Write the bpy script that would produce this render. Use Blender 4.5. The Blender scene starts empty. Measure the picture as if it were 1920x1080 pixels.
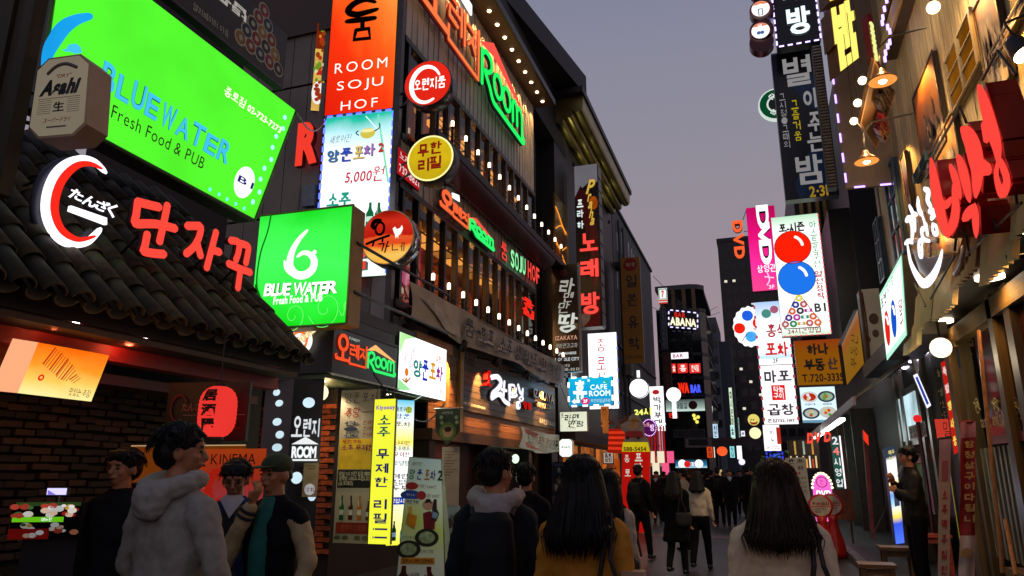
import bpy, math, random
from mathutils import Vector, noise
from mathutils.geometry import tessellate_polygon
import numpy as np
R = math.radians
random.seed(7)
sc = bpy.context.scene
COL = sc.collection

# ------------------------------------------------------------------ camera
FPX, TH, PHI, EYE = 1345., R(14.58), R(18.7), 1.55
cam_d = bpy.data.cameras.new('camera')
cam = bpy.data.objects.new('camera', cam_d); COL.objects.link(cam)
cam.location = (0, 0, EYE); cam.rotation_euler = (R(90) + TH, 0, PHI)
cam_d.sensor_width = 36; cam_d.lens = FPX / 1920 * 36
cam_d.clip_start = .05; cam_d.clip_end = 2000
sc.camera = cam
# ------------------------------------------------------------------ dusk sky
SUN_EL, SUN_AZ = R(-1.0), R(250)
w = bpy.data.worlds.new('World'); sc.world = w; w.use_nodes = True
nt = w.node_tree; N = nt.nodes; L = nt.links
bg = N['Background']
sky = N.new('ShaderNodeTexSky'); sky.sky_type = 'NISHITA'; sky.sun_disc = False
sky.sun_elevation = SUN_EL; sky.sun_rotation = SUN_AZ; sky.dust_density = 3; sky.ozone_density = 2
tc = N.new('ShaderNodeTexCoord'); sp = N.new('ShaderNodeSeparateXYZ'); rp = N.new('ShaderNodeValToRGB')
L.new(tc.outputs['Generated'], sp.inputs[0]); L.new(sp.outputs['Z'], rp.inputs[0])
e = rp.color_ramp.elements
e[0].position = 0; e[0].color = (.41, .295, .325, 1)
e[1].position = 1; e[1].color = (.11, .13, .26, 1)
for p, c in ((.2, (.375, .285, .32)), (.38, (.315, .285, .335)), (.52, (.275, .272, .35)), (.66, (.215, .225, .34))):
    q = e.new(p); q.color = (*c, 1)
ad = N.new('ShaderNodeMixRGB'); ad.blend_type = 'ADD'; ad.inputs[0].default_value = 1
sm = N.new('ShaderNodeMixRGB'); sm.blend_type = 'MULTIPLY'; sm.inputs[0].default_value = 1; sm.inputs[2].default_value = (.05, .05, .05, 1)
L.new(sky.outputs[0], sm.inputs[1]); L.new(sm.outputs[0], ad.inputs[1]); L.new(rp.outputs[0], ad.inputs[2])
L.new(ad.outputs[0], bg.inputs[0]); bg.inputs[1].default_value = 0.92
sd = bpy.data.lights.new('sun', 'SUN'); sd.energy = .03; sd.angle = R(20); sd.color = (1, .75, .7)
so = bpy.data.objects.new('sun', sd); COL.objects.link(so); so.rotation_euler = (R(80), 0, R(-250))
sc.view_settings.view_transform = 'Standard'; sc.view_settings.look = 'None'
sc.view_settings.exposure = 0; sc.view_settings.gamma = 1; sc.view_settings.use_curve_mapping = False
sc.render.engine = 'CYCLES'
cy = sc.cycles
cy.use_denoising = True; cy.max_bounces = 5; cy.diffuse_bounces = 3; cy.glossy_bounces = 3
cy.sample_clamp_indirect = 3; cy.caustics_reflective = False; cy.caustics_refractive = False
cy.use_light_tree = True

# ------------------------------------------------------------------ pixel rays to places on real planes
_c = cam.rotation_euler.to_matrix()
RX, UP, FW = _c @ Vector((1, 0, 0)), _c @ Vector((0, 1, 0)), _c @ Vector((0, 0, -1))
CAM = Vector((0, 0, EYE))
def ray(p): return FW + RX * ((p[0] - 960) / FPX) - UP * ((p[1] - 540) / FPX)
def onx(p, x): d = ray(p); return CAM + d * (x / d.x)
def ony(p, y): d = ray(p); return CAM + d * (y / d.y)
def onz(p, z): d = ray(p); return CAM + d * ((z - EYE) / d.z)
def onp(p, o, n): d = ray(p); return CAM + d * ((o - CAM).dot(n) / d.dot(n))
def dep(p, c): return CAM + ray(p) * c          # at depth c along the optical axis

# ------------------------------------------------------------------ colours and materials
def hx(s):
    s = s.lstrip('#'); v = [int(s[i:i+2], 16) / 255 for i in (0, 2, 4)]
    return tuple(c / 12.92 if c < .04045 else ((c + .055) / 1.055) ** 2.4 for c in v)
_M = {}
def _new(key):
    m = bpy.data.materials.new(key); m.use_nodes = True; m.node_tree.nodes.clear(); return m, m.node_tree.nodes, m.node_tree.links
def E(c, s=1.0, var=0.0, sample=True):
    """something that gives off light, or an unlit thing given a glow"""
    k = ('E', c, s, var, sample)
    if k in _M: return _M[k]
    m, n, l = _new('glow_' + c.strip('#'))
    o = n.new('ShaderNodeOutputMaterial'); em = n.new('ShaderNodeEmission'); l.new(em.outputs[0], o.inputs[0])
    em.inputs[0].default_value = (*hx(c), 1); em.inputs[1].default_value = s
    if var:
        t = n.new('ShaderNodeTexCoord'); x = n.new('ShaderNodeTexNoise'); x.inputs['Scale'].default_value = 1.4
        mr = n.new('ShaderNodeMapRange'); mr.inputs[1].default_value = .35; mr.inputs[2].default_value = .65
        mr.inputs[3].default_value = s * (1 - var); mr.inputs[4].default_value = s * (1 + var * .6)
        l.new(t.outputs['Object'], x.inputs[0]); l.new(x.outputs[0], mr.inputs[0]); l.new(mr.outputs[0], em.inputs[1])
    if not sample: m.cycles.emission_sampling = 'NONE'
    _M[k] = m; return m
def D(c, rough=.6, metal=0., grain=.25, scale=6., bump=.0, spec=.5):
    """a painted, wooden, stone or metal surface"""
    k = ('D', c, rough, metal, grain, scale, bump, spec)
    if k in _M: return _M[k]
    m, n, l = _new('surface_' + c.strip('#'))
    o = n.new('ShaderNodeOutputMaterial'); b = n.new('ShaderNodeBsdfPrincipled'); l.new(b.outputs[0], o.inputs[0])
    col = hx(c); b.inputs['Roughness'].default_value = rough; b.inputs['Metallic'].default_value = metal
    b.inputs['Specular IOR Level'].default_value = spec
    t = n.new('ShaderNodeTexCoord'); x = n.new('ShaderNodeTexNoise'); x.inputs['Scale'].default_value = scale; x.inputs['Detail'].default_value = 5
    l.new(t.outputs['Object'], x.inputs[0])
    r = n.new('ShaderNodeValToRGB'); r.color_ramp.elements[0].position = .3; r.color_ramp.elements[1].position = .72
    r.color_ramp.elements[0].color = (*[v * (1 - grain) for v in col], 1); r.color_ramp.elements[1].color = (*[min(1, v * (1 + grain)) for v in col], 1)
    l.new(x.outputs[0], r.inputs[0]); l.new(r.outputs[0], b.inputs['Base Color'])
    if bump:
        bp = n.new('ShaderNodeBump'); bp.inputs[0].default_value = bump; l.new(x.outputs[0], bp.inputs['Height']); l.new(bp.outputs[0], b.inputs['Normal'])
    _M[k] = m; return m
def WOOD(c, rough=.6, axis='z', k2=None):
    k = ('W', c, rough, axis)
    if k in _M: return _M[k]
    m, n, l = _new('wood_' + c.strip('#'))
    o = n.new('ShaderNodeOutputMaterial'); b = n.new('ShaderNodeBsdfPrincipled'); l.new(b.outputs[0], o.inputs[0])
    b.inputs['Roughness'].default_value = rough
    if axis == 'h': b.inputs['Specular IOR Level'].default_value = .25
    t = n.new('ShaderNodeTexCoord'); mp = n.new('ShaderNodeMapping'); x = n.new('ShaderNodeTexNoise')
    mp.inputs['Scale'].default_value = {'z': (22, 22, 1.2), 'y': (22, 1.2, 22), 'x': (1.2, 22, 22), 'h': (75, 75, 2.5)}[axis]
    x.inputs['Scale'].default_value = 1.6; x.inputs['Detail'].default_value = 6; x.inputs['Distortion'].default_value = .6
    oi = n.new('ShaderNodeObjectInfo'); r = n.new('ShaderNodeValToRGB'); col = hx(c)
    r.color_ramp.elements[0].position = .3; r.color_ramp.elements[1].position = .7
    r.color_ramp.elements[0].color = (*[v * .55 for v in col], 1); r.color_ramp.elements[1].color = (*[min(1, v * 1.35) for v in col], 1)
    hs = n.new('ShaderNodeHueSaturation'); mr = n.new('ShaderNodeMapRange'); mr.inputs[3].default_value = .65; mr.inputs[4].default_value = 1.3
    l.new(t.outputs['Object'], mp.inputs[0]); l.new(mp.outputs[0], x.inputs[0]); l.new(x.outputs[0], r.inputs[0])
    l.new(oi.outputs['Random'], mr.inputs[0]); l.new(mr.outputs[0], hs.inputs['Value']); l.new(r.outputs[0], hs.inputs['Color'])
    l.new(hs.outputs[0], b.inputs['Base Color'])
    bp = n.new('ShaderNodeBump'); bp.inputs[0].default_value = .3; l.new(x.outputs[0], bp.inputs['Height']); l.new(bp.outputs[0], b.inputs['Normal'])
    _M[k] = m; return m
def VARY(c, rough=.8, lo=.5, hi=1.5, sat=.15):
    """each piece of its own shade (brick, tile)"""
    k = ('V', c, rough, lo, hi)
    if k in _M: return _M[k]
    m, n, l = _new('fired_clay_' + c.strip('#'))
    o = n.new('ShaderNodeOutputMaterial'); b = n.new('ShaderNodeBsdfPrincipled'); l.new(b.outputs[0], o.inputs[0]); b.inputs['Roughness'].default_value = rough
    oi = n.new('ShaderNodeObjectInfo'); mr = n.new('ShaderNodeMapRange'); mr.inputs[3].default_value = lo; mr.inputs[4].default_value = hi
    t = n.new('ShaderNodeTexCoord'); x = n.new('ShaderNodeTexNoise'); x.inputs['Scale'].default_value = 14; x.inputs['Detail'].default_value = 6
    l.new(t.outputs['Object'], x.inputs[0]); l.new(oi.outputs['Random'], mr.inputs[0])
    mu = n.new('ShaderNodeMath'); mu.operation = 'MULTIPLY'; mr2 = n.new('ShaderNodeMapRange'); mr2.inputs[1].default_value = .3; mr2.inputs[2].default_value = .7; mr2.inputs[3].default_value = .6; mr2.inputs[4].default_value = 1.3
    l.new(x.outputs[0], mr2.inputs[0]); l.new(mr2.outputs[0], mu.inputs[0]); l.new(mr.outputs[0], mu.inputs[1])
    hs = n.new('ShaderNodeHueSaturation'); hs.inputs['Color'].default_value = (*hx(c), 1); l.new(mu.outputs[0], hs.inputs['Value']); l.new(hs.outputs[0], b.inputs['Base Color'])
    bp = n.new('ShaderNodeBump'); bp.inputs[0].default_value = .5; l.new(x.outputs[0], bp.inputs['Height']); l.new(bp.outputs[0], b.inputs['Normal'])
    _M[k] = m; return m
def GRAD(stops, strength=1.0, diag=0., lit=True, blotch=0.):
    """printed colour running down a sign face (uv: v from the bottom); emissive if lit"""
    k = ('G', tuple(stops), strength, diag, lit, blotch)
    if k in _M: return _M[k]
    m, n, l = _new('printed_gradient')
    o = n.new('ShaderNodeOutputMaterial')
    uv = n.new('ShaderNodeUVMap'); s = n.new('ShaderNodeSeparateXYZ'); l.new(uv.outputs[0], s.inputs[0])
    a = n.new('ShaderNodeMath'); a.operation = 'MULTIPLY_ADD'; a.inputs[1].default_value = diag; l.new(s.outputs[0], a.inputs[0])
    b = n.new('ShaderNodeMath'); b.operation = 'MULTIPLY'; b.inputs[1].default_value = 1 - abs(diag); l.new(s.outputs[1], b.inputs[0]); l.new(b.outputs[0], a.inputs[2])
    src = a.outputs[0]
    if blotch:
        x = n.new('ShaderNodeTexNoise'); x.inputs['Scale'].default_value = 2.5; x.inputs['Detail'].default_value = 3; l.new(uv.outputs[0], x.inputs[0])
        a2 = n.new('ShaderNodeMath'); a2.operation = 'MULTIPLY_ADD'; a2.inputs[1].default_value = blotch; l.new(x.outputs[0], a2.inputs[0]); l.new(src, a2.inputs[2])
        a3 = n.new('ShaderNodeMath'); a3.operation = 'SUBTRACT'; a3.inputs[1].default_value = blotch / 2; l.new(a2.outputs[0], a3.inputs[0]); src = a3.outputs[0]
    r = n.new('ShaderNodeValToRGB'); l.new(src, r.inputs[0])
    while len(r.color_ramp.elements) < len(stops): r.color_ramp.elements.new(.5)
    for el, (p, c) in zip(r.color_ramp.elements, sorted(stops)): el.position = p
    for el, (p, c) in zip(r.color_ramp.elements, sorted(stops)): el.color = (*hx(c), 1)
    if lit:
        em = n.new('ShaderNodeEmission'); em.inputs[1].default_value = strength; l.new(r.outputs[0], em.inputs[0]); l.new(em.outputs[0], o.inputs[0])
    else:
        bs = n.new('ShaderNodeBsdfPrincipled'); bs.inputs['Roughness'].default_value = .6; l.new(r.outputs[0], bs.inputs['Base Color']); l.new(bs.outputs[0], o.inputs[0])
    _M[k] = m; return m
def GLASS(tint='#8a8f96', rough=.03, a=.75):
    k = ('L', tint, rough, a)
    if k in _M: return _M[k]
    m, n, l = _new('pane_glass')
    o = n.new('ShaderNodeOutputMaterial'); tr = n.new('ShaderNodeBsdfTransparent'); tr.inputs[0].default_value = (*hx(tint), 1)
    gl = n.new('ShaderNodeBsdfGlossy'); gl.inputs['Roughness'].default_value = rough; mx = n.new('ShaderNodeMixShader')
    fr = n.new('ShaderNodeFresnel'); fr.inputs[0].default_value = 1.5
    l.new(fr.outputs[0], mx.inputs[0]); l.new(tr.outputs[0], mx.inputs[1]); l.new(gl.outputs[0], mx.inputs[2]); l.new(mx.outputs[0], o.inputs[0])
    _M[k] = m; return m
BLACK = D('#0c0c0e', .5); DARK = D('#1c1b1b', .55); STEEL = D('#3c3c3e', .35, .8); ALU = D('#8b8984', .35, .8, .1)
INK = D('#101014', .6, 0, .05); RUST = D('#5a4a3a', .6, .3, .4, 8)

# ------------------------------------------------------------------ objects
def tag(o, label=None, cat=None, group=None, kind=None):
    if label: o['label'] = label
    if cat: o['category'] = cat
    if group: o['group'] = group
    if kind: o['kind'] = kind
    return o
def empty(name, loc, label=None, cat=None, group=None, kind=None):
    o = bpy.data.objects.new(name, None); COL.objects.link(o); o.location = loc; o.empty_display_size = .2
    return tag(o, label, cat, group, kind)
_world = {}
def wloc(o):
    v = Vector((0, 0, 0))
    while o is not None: v += o.location; o = o.parent
    return v
class MB:
    def __init__(s): s.v = []; s.f = []; s.m = []; s.uv = {}
    def add(s, vs, fs, mi=0):
        b = len(s.v); s.v += [tuple(p) for p in vs]; s.f += [tuple(i + b for i in f) for f in fs]; s.m += [mi] * len(fs); return s
    def box(s, lo, hi, mi=0):
        x0, y0, z0 = lo; x1, y1, z1 = hi
        return s.add([(x0,y0,z0),(x1,y0,z0),(x1,y1,z0),(x0,y1,z0),(x0,y0,z1),(x1,y0,z1),(x1,y1,z1),(x0,y1,z1)],
                     [(0,3,2,1),(4,5,6,7),(0,1,5,4),(1,2,6,5),(2,3,7,6),(3,0,4,7)], mi)
    def hexa(s, c, mi=0):    # eight corners: back quad then front quad (same order)
        return s.add(c, [(3,2,1,0),(4,5,6,7),(0,1,5,4),(1,2,6,5),(2,3,7,6),(3,0,4,7)], mi)
    def tube(s, pts, r, n=8, mi=0, cap=True, flat=None):
        pts = [Vector(p) for p in pts]; rr = r if isinstance(r, (list, tuple)) else [r] * len(pts)
        rings = []; prev = None
        for i, p in enumerate(pts):
            d = (pts[min(i+1, len(pts)-1)] - pts[max(i-1, 0)])
            if d.length < 1e-9: d = Vector((0, 0, 1))
            d.normalize()
            a = prev if prev is not None else (flat if flat is not None else (Vector((0, 0, 1)) if abs(d.z) < .9 else Vector((1, 0, 0))))
            a = (a - d * a.dot(d))
            if a.length < 1e-6: a = d.orthogonal()
            a.normalize(); b = d.cross(a); prev = a
            rings.append([p + (a * math.cos(t) * (.45 if flat is not None else 1) + b * math.sin(t)) * rr[i] for t in [2 * math.pi * k / n for k in range(n)]])
        vs = [q for g in rings for q in g]; fs = []
        for i in range(len(rings) - 1):
            for k in range(n): fs.append((i*n+k, i*n+(k+1) % n, (i+1)*n+(k+1) % n, (i+1)*n+k))
        if cap: fs.append(tuple(range(n-1, -1, -1))); fs.append(tuple(range((len(rings)-1)*n, len(rings)*n)))
        return s.add(vs, fs, mi)
    def lathe(s, c, prof, n=16, mi=0, axis=None, e1=None):
        ax = Vector(axis or (0, 0, 1)).normalized(); a = ax.orthogonal().normalized() if e1 is None else Vector(e1); b = ax.cross(a); c = Vector(c)
        vs = []; fs = []
        for r, h in prof:
            for k in range(n):
                t = 2 * math.pi * k / n; vs.append(c + ax * h + (a * math.cos(t) + b * math.sin(t)) * r)
        for i in range(len(prof) - 1):
            for k in range(n): fs.append((i*n+k, i*n+(k+1) % n, (i+1)*n+(k+1) % n, (i+1)*n+k))
        fs.append(tuple(range(n-1, -1, -1))); fs.append(tuple(range((len(prof)-1)*n, len(prof)*n)))
        return s.add(vs, fs, mi)
    def ball(s, c, r, n=12, mi=0, sc3=(1, 1, 1)):
        prof = [(max(.001, math.sin(t)), -math.cos(t)) for t in [math.pi * i / (n // 2) for i in range(n // 2 + 1)]]
        m = MB().lathe((0, 0, 0), prof, n)
        return s.add([(c[0] + v[0]*r*sc3[0], c[1] + v[1]*r*sc3[1], c[2] + v[2]*r*sc3[2]) for v in m.v], m.f, mi)
    def build(s, name, mats, parent=None, smooth=False, uvs=None):
        me = bpy.data.meshes.new(name); base = wloc(parent) if parent is not None else Vector((0, 0, 0))
        me.from_pydata([(v[0]-base.x, v[1]-base.y, v[2]-base.z) for v in s.v], [], s.f)
        for m in (mats if isinstance(mats, (list, tuple)) else [mats]): me.materials.append(m)
        if any(s.m): me.polygons.foreach_set('material_index', s.m)
        if uvs:
            u = me.uv_layers.new(name='UVMap')
            for lp in me.loops: u.data[lp.index].uv = uvs[lp.vertex_index]
        if smooth: me.polygons.foreach_set('use_smooth', [True] * len(s.f))
        me.update()
        o = bpy.data.objects.new(name, me); COL.objects.link(o); o.parent = parent
        return o
def struct(name, mb, mat, **k): o = mb.build(name, mat, **k); o['kind'] = 'structure'; return o
def single(name, mb, mat, label, cat, group=None, smooth=False):
    c = Vector((sum(v[0] for v in mb.v) / len(mb.v), sum(v[1] for v in mb.v) / len(mb.v), min(v[2] for v in mb.v)))
    mb.v = [(v[0]-c.x, v[1]-c.y, v[2]-c.z) for v in mb.v]
    o = mb.build(name, mat, smooth=smooth); o.location = c; return tag(o, label, cat, group)
def lamp(loc, power, col=(1, .75, .45), r=.06, typ='POINT', rot=None, ang=100, parent=None, blend=.5):  # for fixtures, and for unseen spill lights added beside signs and lit surfaces
    d = bpy.data.lights.new('lamp_or_spill', typ); d.energy = power; d.color = col; d.shadow_soft_size = r
    if typ == 'SPOT': d.spot_size = R(ang); d.spot_blend = blend
    o = bpy.data.objects.new('lamp_or_spill', d); COL.objects.link(o)
    if parent is not None: o.parent = parent; o.location = Vector(loc) - wloc(parent)
    else: o.location = loc
    if rot is not None: o.rotation_euler = Vector(rot).to_track_quat('-Z', 'Y').to_euler()
    return o
# ------------------------------------------------------------------ lettering from the built-in font
_T = {}
_C = {}
def _font_loops(ch):
    """closed outlines of one character of the built-in font, and its advance"""
    c = bpy.data.curves.new('t', 'FONT'); c.body = ch; c.resolution_u = 3; c.fill_mode = 'FRONT'
    o = bpy.data.objects.new('t', c); me = bpy.data.meshes.new_from_object(o)
    co = [(round(v.co.x, 4), round(v.co.y, 4)) for v in me.vertices]; ec = {}
    for p in me.polygons:
        vs = list(p.vertices)
        for i in range(len(vs)):
            a, b = co[vs[i]], co[vs[(i+1) % len(vs)]]
            if a != b: k = (min(a, b), max(a, b)); ec[k] = ec.get(k, 0) + 1
    adj = {}
    for (a, b), k in ec.items():
        if k == 1: adj.setdefault(a, []).append(b); adj.setdefault(b, []).append(a)
    ls = []; used = set()
    for s0 in list(adj):
        if s0 in used: continue
        lp = [s0]; used.add(s0); cur = s0
        while True:
            nx = [q for q in adj[cur] if q not in used]
            if not nx: break
            cur = nx[0]; used.add(cur); lp.append(cur)
        if len(lp) > 2: ls.append(lp)
    bpy.data.objects.remove(o); bpy.data.curves.remove(c); bpy.data.meshes.remove(me)
    return ls
_LEAD = 'ㄱㄲㄴㄷㄸㄹㅁㅂㅃㅅㅆㅇㅈㅉㅊㅋㅌㅍㅎ'
_VOW = 'ㅏㅐㅑㅒㅓㅔㅕㅖㅗㅘㅙㅚㅛㅜㅝㅞㅟㅠㅡㅢㅣ'
_TAIL = ' ㄱㄲㄳㄴㄵㄶㄷㄹㄺㄻㄼㄽㄾㄿㅀㅁㅂㅄㅅㅆㅇㅈㅊㅋㅌㅍㅎ'
_SPLIT = {'ㅘ': 'ㅗㅏ', 'ㅙ': 'ㅗㅐ', 'ㅚ': 'ㅗㅣ', 'ㅝ': 'ㅜㅓ', 'ㅞ': 'ㅜㅔ', 'ㅟ': 'ㅜㅣ', 'ㅢ': 'ㅡㅣ', 'ㄶ': 'ㄴㅎ'}
def _jamo(ch, x0, y0, x1, y1):
    if ch not in _C:
        ls = _font_loops(ch); xs = [p[0] for l in ls for p in l]; ys = [p[1] for l in ls for p in l]
        _C[ch] = (ls, min(xs), min(ys), max(xs), max(ys))
    ls, a, b, c, d = _C[ch]
    if ch == 'ㅡ': m = (y0 + y1) / 2; y0, y1 = m - .04, m + .04
    if ch == 'ㅣ': m = (x0 + x1) / 2; x0, x1 = m - .04, m + .04
    return [[(x0 + (p[0] - a) / (c - a) * (x1 - x0), y0 + (p[1] - b) / (d - b) * (y1 - y0)) for p in l] for l in ls]
def _char(ch):
    k = ord(ch)
    if not 0xAC00 <= k <= 0xD7A3:
        if ch not in _C:
            ls = _font_loops(ch); w_ = max(p[0] for l in ls for p in l)
            _C[ch] = (w_ + (.08 if k < 128 else .05), ls)
        return _C[ch]
    k -= 0xAC00; l, v, t = _LEAD[k // 588], _VOW[k % 588 // 28], _TAIL[k % 28]
    sp = _SPLIT.get(v); h = sp[0] if sp else (v if v in 'ㅗㅛㅜㅠㅡ' else None); w_ = sp[1] if sp else (None if h else v)
    T = t != ' '; out = []
    x1 = 1.0 if not w_ else .60
    if h: yl0, yl1 = (.62, .92) if T else (.42, .86)
    else: yl0, yl1 = (.40, .88) if T else (.08, .80)
    out += _jamo(l, .08 if w_ else .2, yl0, .52 if w_ else .8, yl1)
    if h: out += _jamo(h, .0, .36 if T else .06, x1, .56 if T else .34)
    if w_: wd = .24 if w_ in 'ㅏㅑㅓㅕ' else .34; out += _jamo(w_, .94 - wd if w_ != 'ㅣ' else .76, .34 if T else -.08, .94, .92)
    if T:
        if t in _SPLIT: out += _jamo(_SPLIT[t][0], .1, -.08, .45, .26) + _jamo(_SPLIT[t][1], .52, -.08, .92, .26)
        else: out += _jamo(t, .18, -.08, .88, .27)
    return 1.08, out
def _area(l): return sum(l[i-1][0] * l[i][1] - l[i][0] * l[i-1][1] for i in range(len(l))) / 2
def _inside(p, l):
    c = False
    for i in range(len(l)):
        (x0, y0), (x1, y1) = l[i-1], l[i]
        if (y0 > p[1]) != (y1 > p[1]) and p[0] < (x1 - x0) * (p[1] - y0) / (y1 - y0) + x0: c = not c
    return c
def _prep(ls, d):
    """thicken outlines by d and sort them into outer contours with their holes"""
    out = []
    for k, l in enumerate(ls):
        own = [j for j, m in enumerate(ls) if j != k and _inside(l[0], m)]
        hole = len(own) % 2 == 1; l2 = []
        for p in l:
            if not l2 or math.hypot(p[0] - l2[-1][0], p[1] - l2[-1][1]) > .008: l2.append(p)
        if d and len(l2) > 2:
            sg = (1 if _area(l2) > 0 else -1) * (-1 if hole else 1); q = []
            for i in range(len(l2)):
                a, b, c = Vector(l2[i-1]), Vector(l2[i]), Vector(l2[(i+1) % len(l2)])
                e1, e2 = (b - a), (c - b)
                if e1.length < 1e-6 or e2.length < 1e-6: q.append(tuple(b)); continue
                e1.normalize(); e2.normalize(); n1 = Vector((e1.y, -e1.x)); n2 = Vector((e2.y, -e2.x)); m_ = n1 + n2
                m_ = m_ / max(.6, m_.dot(n1)) if m_.length > .2 else n1
                q.append(tuple(b + m_ * (d * sg)))
            if hole and _area(q) * _area(l2) <= 0: continue
            l2 = q
        out.append((hole, own, k, l2))
    grp = {k: [l] for h, o, k, l in out if not h}
    for h, o, k, l in out:
        if h:
            own = min((j for j in o if j in grp), key=lambda j: abs(_area(ls[j])), default=None)
            if own is not None: grp[own].append(l)
    return list(grp.values())
def glyphs(s, bold=.0, res=2, thick=False, shear=0., space=1.):
    k = (s, bold, thick, shear, space)
    if k in _T: return _T[k]
    V, F = [], []; y = 0.
    for line in s.split('\n'):
        x = 0.
        for ch in line:
            if ch == ' ': x += .3 * space; continue
            a, ls = _char(ch)
            for g in _prep(ls, bold):
                tri = tessellate_polygon([[Vector((p[0], p[1], 0)) for p in l] for l in g])
                b = len(V); V += [(p[0] + x, p[1] + y) for l in g for p in l]; F += [tuple(i + b for i in t) for t in tri]
                if thick:
                    c0 = b
                    for l in g:
                        F += [('s', c0 + i, c0 + (i + 1) % len(l)) for i in range(len(l))]; c0 += len(l)
            x += a * space
        y -= 1.1
    co = np.array([(x + y * shear, y, 1. if thick else 0.) for x, y in V]); n = len(co)
    a = co.min(0); b = co.max(0); co[:, 0] = (co[:, 0] - a[0]) / max(1e-6, b[0] - a[0]); co[:, 1] = (co[:, 1] - a[1]) / max(1e-6, b[1] - a[1])
    fs = [f for f in F if f[0] != 's']; nz = [1.] * len(fs)
    if thick:
        c2 = co.copy(); c2[:, 2] = 0; co = np.vstack([co, c2])
        sd_ = [(f[1], f[2], f[2] + n, f[1] + n) for f in F if f[0] == 's']; fs = fs + sd_; nz += [0.] * len(sd_)
    _T[k] = (co, fs, nz); return _T[k]

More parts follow.
